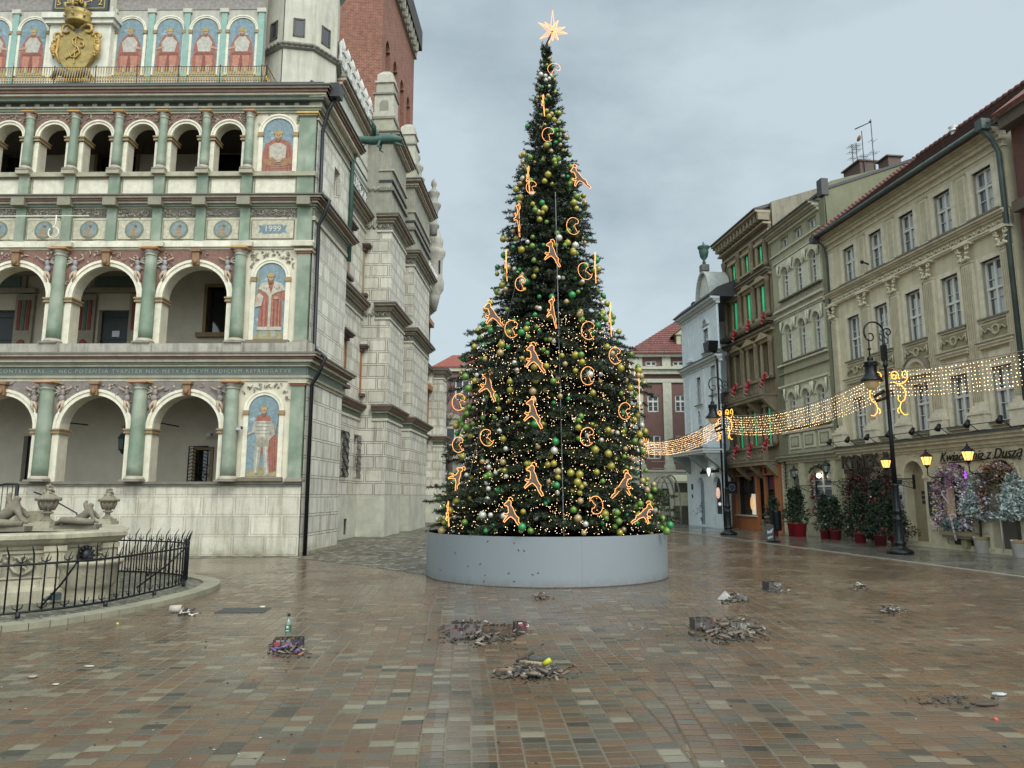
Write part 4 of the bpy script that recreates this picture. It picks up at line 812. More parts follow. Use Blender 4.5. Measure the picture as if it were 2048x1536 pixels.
b = MB(); b.box(UX, 9.36, BY - .004, BY, 14.66, 16.75); sp('upper_wall_face', b, mat('pale_rough', 'b4b5aa', .9, var=.25, vs=4, bump=.8, bs=9))
# cresting of stone palmettes along the parapet
b = MB(); b.box(UX, 9.36, BY - .1, BY + .3, 17.1, 17.5); sp('parapet', b, M_grey)
for i in range(7):
    cx = 5.1 + i * .68; b = MB(); y = BY - .05
    b.box(cx - .16, cx + .16, y - .08, y + .1, 17.5, 18.05); b.box(cx - .2, cx + .2, y - .12, y + .14, 18.05, 18.15)
    for s in (-1, 1):
        b.tube([(cx + s * .16, y, 17.5), (cx + s * .34, y - .03, 17.75), (cx + s * .22, y, 18.0), (cx + s * .3, y - .02, 18.3), (cx + s * .16, y, 18.55)], [.07, .09, .06, .08, .03], 6); b.sph((cx + s * .3, y - .02, 17.66), .1, 7, 5)
    b.tube([(cx, y, 18.1), (cx, y - .03, 18.4), (cx, y, 18.75)], [.08, .11, .02], 6); sp('crest_ornament', b, mat('crest_stone', 'b5b6ae', .85, var=.25, vs=7))
# pinnacle piers above the buttresses
def pier(x0, x1, yo, zs):
    cx, w_, cy, d = (x0 + x1) / 2, .55, yo + .5, .5
    b = MB()
    def fr(xa, za, zb, wa, wb, c='9a9888'):
        b.col = hx(c); y0, y1 = cy - d * wa, cy - d * wb; ye0, ye1 = cy + d * wa, cy + d * wb; X0a, X1a, X0b, X1b = x0 + .5 - .5 * wa, x0 + .5 + .5 * wa, x0 + .5 - .5 * wb, x0 + .5 + .5 * wb
        b.add([(X0a, y0, za), (X1a, y0, za), (X1a, ye0, za), (X0a, ye0, za), (X0b, y1, zb), (X1b, y1, zb), (X1b, ye1, zb), (X0b, ye1, zb)], [(0, 3, 2, 1), (4, 5, 6, 7), (0, 1, 5, 4), (1, 2, 6, 5), (2, 3, 7, 6), (3, 0, 4, 7)])
    z = zs
    for dz, wa, wb, c in ((.75, 1.0, .85, '95937f'), (.1, .95, 1.0, '8a8878'), (.2, 1.0, .92, '9a9888'), (.85, .85, .85, 'a8a695'), (.08, .98, .98, '77756a'), (.5, .75, .75, '9a9888'), (.08, .88, .88, 'a8a695'), (.35, .7, .7, 'aaa898'), (.25, .7, .3, '9a9888')):
        fr(0, z, z + dz, wa, wb, c); z += dz
    b.col = hx('7d7b6c'); xf = x0 + .5 - .425 - .006
    yz = [(cy + .2 * math.cos(t * math.pi / 8), zs + 1.45 + .2 * math.sin(t * math.pi / 8)) for t in range(9)] + [(cy - .2, zs + 1.15), (cy + .2, zs + 1.15)]
    b.yz(yz[::-1], xf, xf + .02); sp('parapet_pier', b, P)
pier(9.36, 12, yC, 17.1); pier(14.0, 18, yE, 17.1)
# round corner bartizan and obelisks at the far end
def fp(px, py, Y): q = atd(px, py, Y); return q
bz = fp(868, 600, 45.5); BF = Frame(bz.x, bz.y, 0)
zz = lambda py, Y: atd(868, py, Y).z
b = MB(); r0 = 17 / FPX * 47
b.lathe([(r0 * .3, zz(618, 45)), (r0 * .7, zz(590, 45)), (r0 * .72, zz(585, 45)), (r0 * 1.1, zz(575, 45)), (r0 * 1.15, zz(560, 45)), (r0 * .95, zz(550, 45)), (r0 * .95, zz(515, 45)), (r0 * 1.25, zz(505, 45)), (r0 * 1.3, zz(498, 45)), (r0 * .8, zz(492, 45)), (r0 * .95, zz(485, 45)), (r0, zz(475, 45)), (r0 * .6, zz(462, 45)), (r0 * .35, zz(450, 45)), (.05, zz(440, 45))], n=20)
ob('bartizan', b, mat('bartizan_stone', 'a09e92', .85, var=.25, dirt=.5), hall, BF.M)
b = MB(); b.box(r0 * .55, r0 * .75, -r0 * .8, -r0 * .5, zz(546, 45), zz(520, 45)); ob('bartizan_window', b, M_dark, hall, BF.M)
def obelisk(px, ytop, ybot, Y, wpx):
    q = atd(px, ybot, Y); k = wpx / FPX * Y * 1.02; zt = atd(px, ytop, Y).z; H = zt - q.z; b = MB()
    b.lathe([(k * .5, 0), (k * .5, .1 * H), (k * .75, .14 * H), (k * .75, .17 * H), (k * .45, .22 * H), (k * .6, .42 * H), (k * .9, .5 * H), (k * .95, .53 * H), (k * .5, .58 * H), (k * .55, .66 * H), (k * .75, .72 * H), (k * .75, .74 * H), (k * .3, .8 * H), (k * .2, .84 * H), (k * .35, .88 * H), (k * .3, .94 * H), (.02, H)], n=16)
    ob('stone_finial', b, mat('finial_stone', '8a8a80', .85, var=.3), hall, T(q.x, q.y, q.z))
obelisk(866, 357, 470, 43, 17); obelisk(833, 305, 420, 36, 17); obelisk(848, 385, 450, 40, 16)
b = MB(); c1 = HS.I @ atd(815, 380, 38)
b.box(18.5, 26, 1.0, 3, 13.3, 14.6); b.box(18.5, 26.2, .75, 3, 14.6, 14.9); b.box(14.3, 18.5, yE + .1, 3, 16.9, 18.0); sp('rear_parapet', b, M_grey)
for i in range(5):
    b = MB(); cx = 19.3 + i * 1.35; b.lathe([(.2, 14.9), (.12, 15.3), (.2, 15.6), (.05, 16.2)], (cx, .9, 0), 8); b.tube([(cx, .6, 15.0), (cx, .45, 15.4), (cx, .7, 15.9)], [.1, .14, .03], 6); sp('crest_ornament', b, MC['crest_stone'])
# brick tower
TX0, TX1 = 15.0, 22.2; TY0 = rr_(764, 120, 15.0); TYW = 9.0; TZ = 29.8
while rr_(828, 150, TX1) < TY0 and TX1 < 30: TX1 += .1
while rr_(828, 150, TX1) > TY0 and TX1 > 17: TX1 -= .1
tb = MB(); _w = (TX1 - TX0 - .9) / 4; hsx = [(TX0 + .75 + i * _w, TX0 + .75 + i * _w + _w * .55) for i in range(4)]
hb = [(a, c, 16.5, 26.2) for a, c in hsx]
tb.holes(TX0, TX1, 10, TZ, hb, TY0, .35)
for a, c in hsx: tb.box(a, c, TY0 + .35, TY0 + .4, 16.5, 26.2); tb.spandrel((a + c) / 2, 26.2 - .4, .39, a, c, 26.201, TY0 + .001, TY0 + .35, 10)
tb.add([(TX0, TY0, 10), (TX0, TY0, TZ), (TX0, TY0 + TYW, TZ), (TX0, TY0 + TYW, 10)], [(0, 3, 2, 1)]); tb.add([(TX1, TY0, 10), (TX1, TY0, TZ), (TX1, TY0 + TYW, TZ), (TX1, TY0 + TYW, 10)], [(0, 1, 2, 3)]); tb.add([(TX0, TY0 + TYW, 10), (TX1, TY0 + TYW, 10), (TX1, TY0 + TYW, TZ), (TX0, TY0 + TYW, TZ)], [(3, 2, 1, 0)])
sp('brick_tower', tb, M_brick)
b = MB(); 
for a, c in hsx: b.box((a + c) / 2 - .12, (a + c) / 2 + .12, TY0 + .3, TY0 + .352, 17.5, 25.2)
sp('tower_slits', b, mat('dark_brick', '3c2420', .9))
b = MB(); b.box(TX0 - .15, TX1 + .12, TY0 - .15, TY0 + TYW, TZ, TZ + .5); b.col = hx('8f8d7c')
for i in range(int((TX1 - TX0) / .68)): xx = TX0 + .1 + i * .68; b.box(xx, xx + .28, TY0 - .38, TY0, TZ + .2, TZ + .75); b.sph((xx + .14, TY0 - .25, TZ + .15), .16, 7, 5)
sp('tower_corbels', b, M_grey)
b = MB(); b.box(TX0 - .4, TX1 + .35, TY0 - .45, TY0 + TYW, TZ + .75, TZ + 1.0); b.box(TX0 - .4, TX1 + .35, TY0 - .45, TY0 - .35, TZ + 1.0, TZ + 2.1)
sp('tower_gallery', b, mat('soot_stone', '3c3a36', .8, var=.3))
# drainpipes (parts of the hall): dark on the corner, copper at the flank
def pipe(name, pts, r, m, F=HS, n=8): b = MB(); b.tube(pts, r, n); return ob(name, b, m, hall, F.M)
pipe('drainpipe', [(.1, -.12, 0), (.1, -.12, 4.7), (.02, -.3, 4.95), (.02, -.5, 5.45), (.1, -.14, 5.75), (.1, -.12, 9.4), (.05, -.3, 9.7), (.05, -.42, 10.1), (.1, -.13, 10.4), (.1, -.12, 12.3), (0, -.3, 12.9), (-.05, -.52, 13.3)], .058, M_iron)
b = MB(); b.xz([(-.2, 13.25), (.12, 13.25), (.2, 13.62), (-.3, 13.62)], -.68, -.38)
ob('gutter_box', b, M_lead, hall, HS.M)
pipe('gutter', [(-.2, .0, 13.58), (-.45, .1, 13.58)], .05, M_lead)
pipe('copper_downpipe', [(3.42, -.08, 9.4), (3.42, -.08, 12.9), (3.42, -.2, 13.3)], .075, M_copper)
# dragon gargoyle
gq = HS.I @ atd(715, 216, 24.3)
b = MB(); g0 = HS.at(676, 212, -.45); gx = 3.4
base = Vector((gx, -.3, HS.at(684, 215, -.3)[1])); L_ = 1.15
GV = lambda q: Vector((q[0] * 1.6, q[1] * 1.25, q[2] * 1.5))
b.tube([base + GV((0, .3, 0)), base + GV((0, 0, 0)), base + GV((0, -.35, -.03)), base + GV((0, -.7, 0)), base + GV((0, -.95, .0)), base + GV((0, -1.2, -.02))], [.1, .12, .15, .16, .18, .06], 9)
b.tube([base + GV((0, -.9, -.04)), base + GV((0, -1.08, -.14)), base + GV((0, -1.2, -.16))], [.08, .05, .02], 6)
for s in (-1, 1):
    b.tube([base + GV((s * .05, -.4, .05)), base + GV((s * .16, -.42, .3)), base + GV((s * .2, -.3, .42))], [.05, .05, .015], 5); b.tube([base + GV((s * .05, -.45, .05)), base + GV((s * .2, -.5, .2)), base + GV((s * .26, -.4, .34))], [.05, .04, .015], 5)
    b.tube([base + GV((s * .05, -.6, -.05)), base + GV((s * .1, -.55, -.22)), base + GV((s * .08, -.65, -.28))], [.05, .04, .02], 5); b.sph(tuple(base + GV((s * .07, -.92, .1))), .035, 6, 4)
for i in range(5): b.tube([base + GV((0, -.95 - .05 * i, -.05)), base + GV((0, -.97 - .05 * i, -.12))], [.012, .003], 4)
ob('dragon_gargoyle', b, M_copper, hall, HS.M)
b = MB(); b.tube([(gx, -.05, base.z - .65), (gx, -.3, base.z - .35), (gx, -.62, base.z - .1)], .015, 5)
for i in range(6): spiral(b, 0, 0, .001, 0, 1, 0, .001, 2) if False else b.tube([(gx, -.1 - .08 * i + .05 * math.cos(t), base.z - .55 + .07 * i + .05 * math.sin(t)) for t in (0, 1, 2, 3, 4, 5)], .007, 4)
ob('gargoyle_bracket', b, M_iron, hall, HS.M)
# things fixed to the arcade: swing hook on the frieze, camera, lantern, loose noose-like ring
b = MB(); zr = HF.at(150, 432, -.35)[1]; b.tube([(-13, -.35, zr), (HF.at(178, 431, -.35)[0], -.35, zr)], .018, 6); hxx = HF.at(113, 432, -.35)[0]
b.tube([(hxx, -.35, zr + .03), (hxx, -.35, zr - .25), (hxx - .05, -.37, zr - .33)] + [(hxx - .02 + .15 * math.sin(t), -.38, zr - .5 + .16 * math.cos(t)) for t in [i * .5 for i in range(-1, 12)]], .02, 6)
tag(ob('curtain_rod', b, mat('white_rod', 'c9c8b8', .5, var=.05), None, HF.M), 'white rod with a hanging ring across the medallion frieze of the town hall', 'rod')
def camera_thing(px, py, y, lab):
    x, z = HF.at(px, py, y); b = MB(); b.box(-.05, .05, -.16, .1, -.045, .045); b.box(-.06, .06, -.2, .05, .045, .055); b.tube([(0, .05, -.03), (0, .14, -.08), (.0, .2, -.08)], .014, 5)
    e = thing('security_camera', lab, 'camera', HF.M @ T(x, y, z, .9), 'cameras on the arcade'); ob('housing', b, mat('white_plastic', 'c4c6c4', .35, var=.03), e)
    b = MB(); b.lathe([(.03, 0), (.03, .01)], n=10); ob('lens', b, M_iron, e, WM[e] @ Matrix.Translation((0, -.161, 0)) @ Matrix.Rotation(math.pi / 2, 4, 'X'))
camera_thing(477, 857, -.16, 'white security camera on the green column beside the armoured figure fresco'); camera_thing(418, 870, 2.55, 'white security camera inside the ground arcade above the barred doorway')
def iron_lantern(par, M, s=1.0, lit=True, lab=None): pass
x, z = HF.at(246, 885, .9); e = thing('hanging_lantern', 'dark green iron lantern hanging inside the ground floor arcade', 'lantern', HF.M @ T(x, .9, z))
b = MB(); b.lathe([(.02, -.34), (.06, -.27), (.1, -.22), (.13, -.2), (.15, .1), (.17, .13), (.08, .25), (.03, .3), (.02, .36)], n=6); b.sm = [False] * len(b.f)
b.tube([(0, 0, .34), (0, 0, .48), (.06, .1, .56), (.1, .4, .5)], .018, 5); b.tube([(.05 * math.cos(t), 0, .44 + .05 * math.sin(t)) for t in range(7)], .01, 4); ob('lantern_body', b, mat('dark_green_iron', '1c2a26', .4, metal=.3), e)
b = MB(); b.lathe([(.115, -.17), (.135, .07)], n=6); b.sm = [False] * len(b.f); ob('lantern_glass', b, mat('murky_glass', '4f6a60', .2, var=.2), e)
# barred doorway frame in the last ground bay
b = MB(); x0, x1, z0, z1 = GDB
for z in [z0 + i * .11 for i in range(int((z1 - z0) / .11) + 1)]: b.tube([(x0 - .16, 2.7, z), (x0 - .04, 2.68, z + .05), (x0 + .08, 2.7, z)], .012, 4)
b.tube([(x0 - .16, 2.7, z0), (x0 - .16, 2.7, z1 + .1), (x1, 2.7, z1 + .1)], .02, 4); b.tube([(x0 + .08, 2.7, z0), (x0 + .08, 2.7, z1)], .02, 4)
for i in range(int((z1 - z0) / .28) - 1):
    b.tube([(x0 + .1, 2.72, z0 + i * .28), (x1, 2.72, z0 + i * .28 + .4)], .01, 4); b.tube([(x0 + .1, 2.72, z0 + i * .28 + .4), (x1, 2.72, z0 + i * .28)], .01, 4)
hp('barred_doorway', b, M_iron)
for (px, py, px2, py2) in ((133, 845, 176, 850), (315, 845, 358, 853)):
    a, c = HF.at(px, py, 1.5), HF.at(px2, py2, 1.5); b = MB(); b.tube([(a[0], 1.5, a[1]), (c[0], 1.5, c[1])], .02, 5); hp('tie_rod', b, M_iron)
# red and white barrier tape tied to the corner pipe and a bit of rag
b = MB(); P3 = lambda px, py, y: (HF.at(px, py, y)[0], y, HF.at(px, py, y)[1])
b.col = hx('b9aeb0'); a = [P3(605, 1030, -.12), P3(598, 1065, -.16), P3(588, 1092, -.22), P3(578, 1112, -.3)]
for i in range(3):
    p, q = a[i], a[i + 1]; b.col = hx('b9aeb0') if i % 2 == 0 else hx('c4b9bb'); b.add([p, (p[0] + .03, p[1], p[2]), (q[0] + .06, q[1], q[2]), q], [(0, 1, 2, 3)])
b.col = hx('a8303c'); b.sph(P3(591, 1106, -.25), .05, 7, 5, (1, 1, 1.6)); b.col = hx('b83a48'); b.sph(P3(586, 1110, -.3), .05, 7, 5, (1.3, 1, .6)); b.col = hx('2a2526'); b.sph(P3(580, 1112, -.35), .06, 7, 5, (1.2, 1, .5))
tag(ob('barrier_tape', b, P), 'torn red and white barrier tape tied to the corner drainpipe', 'tape')
# ---------------------------------------------------------------- the row of houses on the right
def P_(name, b, m, par, F, label=None): return ob(name, b, m, par, F.M, label)
def house(name, label, F, x=0, group='houses around the square'):
    return thing(name, label, 'house', F.M @ T(x, 0), group)
def window(F, par, x0, x1, z0, z1, rec=.1, cols=2, rows=(.62,), small=2, sash=.06, curtain=True, arch=False, m=None, seed=0, tint=None):
    """rows: transom heights as fractions; small: thin glazing bars per sash"""
    rn = random.Random(int(x0 * 77 + z0 * 13) + seed); b = MB(); y = rec; m = m or M_sash; W_, H = x1 - x0, z1 - z0; zt = z1 - (W_ / 2 if arch else 0)
    b.box(x0, x0 + sash, y, y + .05, z0, zt); b.box(x1 - sash, x1, y, y + .05, z0, zt); b.box(x0, x1, y, y + .05, z0, z0 + sash)
    if arch: b.ring((x0 + x1) / 2, zt, W_ / 2 - sash, W_ / 2, y, y + .05, n=12); b.box(x0, x1, y - .006, y + .045, zt - .03, zt + .02)
    else: b.box(x0, x1, y, y + .05, z1 - sash, z1)
    for i in range(1, cols): xx = x0 + W_ * i / cols; b.box(xx - sash * .6, xx + sash * .6, y - .012, y + .04, z0, z1 - (.02 if arch else 0))
    for r in rows: b.box(x0, x1, y - .016, y + .04, z0 + H * r - sash * .6, z0 + H * r + sash * .6)
    for k in range(1, small + 1): zz_ = z0 + H * k / (small + 1); b.box(x0, x1, y + .012, y + .045, zz_ - .01, zz_ + .01)
    w_ = P_('window', b, m, par, F); b = MB(); y += .052
    for i in range(cols):
        xa, xb = x0 + W_ * i / cols, x0 + W_ * (i + 1) / cols
        b.col = (.075, .085, .085) if tint is None else tint; b.box(xa, xb, y, y + .01, z0, zt)
        if curtain: b.col = hx('b4bab6') if rn.random() < .75 else hx('7d8486'); b.box(xa + (xb - xa) * (.45 if i == 0 else .08), xb - (xb - xa) * (.05 if i == 0 else .35), y - .002, y, z0 + .06, z0 + H * rn.uniform(.8, .97) - (W_ / 2 if arch else 0))
    if arch: b.col = (.075, .085, .085); b.disc((x0 + x1) / 2, zt, W_ / 2, W_ / 2, y, y + .01, 14, 0, math.pi)
    P_('pane', b, M_glass, w_, F); return w_
def surround(F, par, x0, x1, z0, z1, w_=.12, pr=.05, c='b4ae96', sill=True, hood=0, arch=False):
    b = MB(); b.col = hx(c); zt = z1 - ((x1 - x0) / 2 if arch else 0)
    b.box(x0 - w_, x0, -pr, .16, z0, zt); b.box(x1, x1 + w_, -pr, .16, z0, zt)
    if arch: b.ring((x0 + x1) / 2, zt, (x1 - x0) / 2, (x1 - x0) / 2 + w_, -pr, .16, n=14)
    else: b.box(x0 - w_, x1 + w_, -pr, .16, z1, z1 + w_)
    if sill: b.col = hx('6f6b5c'); b.box(x0 - w_ - .06, x1 + w_ + .06, -pr - .1, .1, z0 - .05, z0); b.col = hx(c); b.box(x0 - w_ - .02, x1 + w_ + .02, -pr - .05, .1, z0 - .1, z0 - .05)
    if hood: b.box(x0 - w_ - .05, x1 + w_ + .05, -pr - .08, .1, z1 + w_, z1 + w_ + .08); b.box(x0 - w_ - .1, x1 + w_ + .1, -pr - .15, .1, z1 + w_ + .08, z1 + w_ + .14)
    return P_('window_surround', b, P, par, F)
def moulding(F, par, x0, x1, rows, name='cornice', m=None, y=0.0):
    b = MB()
    last = None
    for z0, z1, pr, c in sorted(rows):
        if last is not None and z0 - last > .12: b.cut()
        last = z1; b.col = hx(c); b.box(x0, x1, y - pr, y + .1, z0, z1)
    return P_(name, b, m or MC['painted_moulding'], par, F)
# ---- cream house
X0, X1 = -3.72, 5.22
cream = house('cream_house', 'cream stuccoed corner town house with fluted pilasters and a red tiled roof', RF)
M_cst = mat('cream_stucco', 'c4bc9e', .8, var=.14, dirt=.3); CT, CL = 'c4bca2', 'cdc6b0'
CX = [-2.3, -.65, 1.05, 2.75, 4.4]; hw = .37
holes = [(c - hw, c + hw, 9.62, 10.98) for c in CX] + [(c - hw, c + hw, 6.62, 8.28) for c in CX] + [(c - hw, c + hw, 3.66, 5.2) for c in CX]
doorz = [(-3.15, -2.0, .1, 2.45), (-1.62, -.62, .1, 2.45), (-.06, .9, .12, 2.25), (1.85, 2.8, .55, 2.1), (3.55, 4.55, .1, 2.1)]
b = MB(); b.holes(X0, X1, 0, 11.6, holes + [(a, c, z0, z1 + (c - a) / 2 - .0) for a, c, z0, z1 in doorz], 0, .26)
for a, c, z0, z1 in doorz: b.spandrel((a + c) / 2, z1, (c - a) / 2, a, c, z1 + (c - a) / 2, 0, .26, 12)
b.add([(X0, 0, 0), (X0, 8, 0), (X0, 8, 11.6), (X0, 0, 11.6)], [(0, 1, 2, 3)]); b.add([(X1, 0, 0), (X1, 8, 0), (X1, 8, 11.6), (X1, 0, 11.6)], [(3, 2, 1, 0)])
P_('facade', b, M_cst, cream, RF)
for c in CX:
    window(RF, cream, c - hw, c + hw, 9.62, 10.98, rows=(.6,)); surround(RF, cream, c - hw, c + hw, 9.62, 10.98, .15, .05, CL)
    window(RF, cream, c - hw, c + hw, 6.62, 8.28, rows=(.5,)); surround(RF, cream, c - hw, c + hw, 6.62, 8.28, .14, .05, CL)
    window(RF, cream, c - hw, c + hw, 3.66, 5.2, rows=(.58,)); surround(RF, cream, c - hw, c + hw, 3.66, 5.2, .14, .05, CL)
    b = MB(); b.col = hx('bcb498'); b.box(c - .62, c + .62, -.05, 0, 5.98, 6.5); b.col = hx('8d866c'); b.box(c - .55, c + .55, -.055, 0, 6.03, 6.44); b.col = hx('ada58b')
    b.ring(c, 6.24, .1, .15, -.1, -.05, 0, 2 * math.pi, 14); rn = random.Random(int(c * 10))
    for s in (-1, 1): b.tube([(c + s * .15, -.08, 6.22), (c + s * .25, -.1, 6.3), (c + s * .36, -.08, 6.2), (c + s * .48, -.09, 6.32)], .025, 5); b.tube([(c + s * .5, -.07, 6.38), (c + s * .53, -.09, 6.1)], .03, 5)
    P_('relief_panel', b, P, cream, RF)
    b = MB(); b.col = hx(CL)
    if abs(c - 1.05) < .1: b.ring(c, 5.5, .42, .56, -.18, 0, .12, math.pi - .12, 14); b.box(c - .66, c + .66, -.22, 0, 5.46, 5.56); b.col = hx('77705c'); b.ring(c, 5.5, .56, .6, -.24, 0, .12, math.pi - .12, 14)
    else: b.box(c - .6, c + .6, -.14, 0, 5.76, 5.84); b.box(c - .64, c + .64, -.2, 0, 5.84, 5.9); b.col = hx('77705c'); b.box(c - .66, c + .66, -.23, 0, 5.9, 5.93); b.cut(); b.col = hx(CL); b.box(c - .4, c + .4, -.04, 0, 5.42, 5.66)
    P_('window_hood', b, P, cream, RF)
rn = random.Random(5)
for i, c in enumerate([-3.5, -1.47, .2, 1.9, 3.57, 5.02]):
    w_ = .2 if 0 < i < 5 else .17; b = MB(); b.col = hx(CL)
    b.box(c - w_ - .1, c + w_ + .1, -.26, 0, 3.46, 3.95); b.box(c - w_ - .13, c + w_ + .13, -.3, 0, 3.9, 3.99); b.box(c - w_ - .07, c + w_ + .07, -.22, 0, 4.0, 4.1); b.box(c - w_ - .03, c + w_ + .03, -.17, 0, 4.1, 4.18)
    b.box(c - w_, c + w_, -.1, 0, 4.18, 8.4); b.col = hx('b4ac92')
    for k in range(5): xx = c - w_ + (k + .5) * 2 * w_ / 5; b.box(xx - .024, xx + .024, -.125, -.1, 4.3, 8.3)
    pl = P_('pilaster', b, P, cream, RF); b = MB(); b.col = hx('c8c0a6'); b.box(c - w_ - .02, c + w_ + .02, -.13, 0, 8.38, 8.44)
    for s in (-1, 1):
        for zz_, o in ((8.52, 0), (8.68, .03), (8.8, .06)): b.tube([(c + s * (.04 + o), -.14, zz_ - .06), (c + s * (.12 + o), -.2, zz_), (c + s * (.18 + o), -.16, zz_ + .02)], [.05, .05, .02], 5)
        b.tube([(c + s * (w_ + .0) + s * .06 * math.cos(t), -.2, 8.84 + .06 * math.sin(t)) for t in (0, 1.2, 2.4, 3.6, 4.8, 6)], .028, 5)
    for k in range(5): b.sph((c - w_ + k * w_ / 2, -.17, 8.5 + .07 * (k % 2)), .05, 6, 4)
    b.box(c - w_ - .1, c + w_ + .1, -.26, 0, 8.92, 8.98); P_('capital', b, P, pl, RF)
    b = MB(); b.col = hx(CL)
    if 0 < i < 5: b.box(c - .17, c + .17, -.04, 0, 9.62, 11.1); b.col = hx('b4ac92'); b.box(c - .12, c + .12, -.05, 0, 9.7, 11.02); b.box(c - .2, c + .2, -.06, 0, 11.1, 11.16); P_('panel_strip', b, P, cream, RF)
    else: b.box(c - .15, c + .15, -.04, 0, 9.62, 11.1); P_('panel_strip', b, P, cream, RF)
moulding(RF, cream, X0, X1, [(8.98, 9.03, .12, CL), (9.03, 9.08, .16, CL), (9.08, 9.3, .05, 'bcb498'), (9.3, 9.36, .12, CL), (9.36, 9.42, .2, 'bcb498'), (9.42, 9.48, .27, CL), (9.48, 9.51, .3, '6f6955')], 'mid_cornice')
b = MB(); b.col = hx('c8c0a6'); x = X0 + .2
while x < X1 - .2: b.tube([(x, -.07, 9.12), (x + .12, -.1, 9.22), (x + .24, -.07, 9.14)], .03, 4); b.sph((x + .3, -.08, 9.18), .05, 6, 4); x += .36
P_('festoon_relief', b, P, cream, RF)
moulding(RF, cream, X0, X1 + .05, [(11.3, 11.36, .05, CL), (11.5, 11.6, .12, CL), (11.6, 11.7, .2, 'bcb498'), (11.7, 11.78, .3, 'b0a88f'), (11.78, 11.84, .4, 'bcb498'), (11.84, 11.9, .48, '3c3833')], 'eaves_cornice')
moulding(RF, cream, X0 - .0, X1 + .02, [(2.98, 3.05, .06, CL), (3.05, 3.18, .14, 'bcb498'), (3.18, 3.28, .24, CL), (3.28, 3.36, .34, 'bcb498'), (3.36, 3.4, .4, '4c4b48')], 'shop_cornice')
# rustication on the ground floor
b = MB(); b.col = hx('c2ba9e')
def outdoor(x0, x1, z): return all(x1 < a - .13 or x0 > c + .13 or z > z1 + (c - a) / 2 + .1 or z < z0 for a, c, z0, z1 in doorz)
for z in (.55, .9, 1.25, 1.6, 1.95, 2.3):
    for a, c in ((-.5, -.14), (.96, 1.7), (2.95, 3.4), (4.7, 5.2), (-1.9, -1.75)): b.box(a, c, -.035, 0, z, z + .32)
b.box(-.5, 5.2, -.06, 0, .0, .16); b.box(-.5, -.13, -.07, 0, 0, .5); b.box(.96, 1.7, -.07, 0, 0, .5); b.box(4.7, 5.2, -.07, 0, 0, .5)
P_('rustication', b, P, cream, RF)
b = MB(); b.col = hx('c4bca2')
for (a, c, z0, z1), wd in zip(doorz[2:], (.12, .12, .12)):
    cx, r = (a + c) / 2, (c - a) / 2; b.ring(cx, z1, r, r + wd, -.09, .02, n=14)
    for s in (-1, 1):
        xa, xb = sorted((cx + s * r, cx + s * (r + wd))); b.box(xa, xb, -.08, .02, z0, z1 - .1); b.box(xa - .03, xb + .03, -.12, .02, z1 - .1, z1)
    for k in range(5):
        a0 = math.pi * (.1 + .2 * k); a1 = a0 + .02; R0_, R1_ = r + wd + .04, r + wd + .42
        b.xz([(cx + R0_ * math.cos(a0 - .12), z1 + R0_ * math.sin(a0 - .12)), (cx + R1_ * math.cos(a0 - .1), z1 + R1_ * math.sin(a0 - .1)), (cx + R1_ * math.cos(a0 + .1), z1 + R1_ * math.sin(a0 + .1)), (cx + R0_ * math.cos(a0 + .12), z1 + R0_ * math.sin(a0 + .12))][::-1], -.03, 0)
P_('arch_surround', b, P, cream, RF)
def doorleaf(name, F, par, a, c, z0, z1, colr, rec=.24, label=None, arch=True):
    b = MB(); b.col = hx(colr); b.box(a, c, rec, rec + .05, z0, z1)
    if arch: b.disc((a + c) / 2, z1, (c - a) / 2, (c - a) / 2, rec, rec + .05, 14, 0, math.pi)
    return P_(name, b, P, par, F, label)
d = doorleaf('door', RF, cream, *doorz[2], '94896e', label='beige arched door with a small dark notice')
b = MB(); b.col = hx('2c2c28')
for i in range(2):
    for j in range(3): b.box(.32 + i * .13, .42 + i * .13, .222, .238, 1.35 + j * .15, 1.46 + j * .15)
P_('door_notice', b, P, d, RF)
for i in (0, 1): doorleaf('arch_infill', RF, cream, *doorz[i], '5f5344', .25)
sh_ = doorleaf('shop_window', RF, cream, *doorz[3], '4a2a34', .25, label='dark red shop window glowing with a neon sign'); b = MB(); b.col = hx('23382c'); b.box(1.86, 2.16, .19, .24, .56, 2.7); b.col = hx('1a1614'); b.box(2.16, 2.8, .2, .24, 1.78, 1.86); P_('window_bars', b, P, sh_, RF)
b = MB(); b.col = (.45, .05, .9); b.xz([(2.26, 1.9), (2.72, 1.9), (2.7, 2.2), (2.5, 2.48), (2.34, 2.42)][::-1], .2, .22); P_('violet_lamp', b, mat('violet_glow', None, .5, var=0, bump=0, emit=1.6), sh_, RF)
text('neon_letters', 'FLOU', 2.5, 1.6, .18, .3, mat('neon_pink', (1, .62, .95), .5, var=0, bump=0, emit=2.5), RF, sh_, bold=.006, sx=.9)
rn = random.Random(2); b = MB(); b.col = (1, .7, .35)
for i in range(26): b.sph((rn.gauss(2.5, .09), .19, rn.gauss(1.15, .14)), .016, 5, 3)
P_('fairy_light_bundle', b, mat('warm_glow', None, .5, var=0, bump=0, emit=7), sh_, RF)
doorleaf('shop_door', RF, cream, *doorz[4], '5c5a50', .25)
b = MB(); b.col = hx('8a8068'); b.box(1.7, 2.98, -.32, 0, .44, .56); b.box(1.75, 2.9, -.26, 0, .36, .44); P_('window_shelf', b, P, cream, RF)
b = MB(); b.col = hx('3c3a34'); b.box(1.95, 2.7, -.02, .02, .08, .34); b.col = hx('8f8766'); b.box(2.45, 2.66, -.2, -.04, .12, .34); P_('cellar_grate', b, P, cream, RF)
b = MB(); b.col = hx('a9a79b'); b.box(-.36, -.08, -.12, 0, .95, 2.2); b.col = hx('2d3a48'); b.box(-.33, -.11, -.125, -.11, 2.0, 2.14); b.col = hx('c4c2b8')
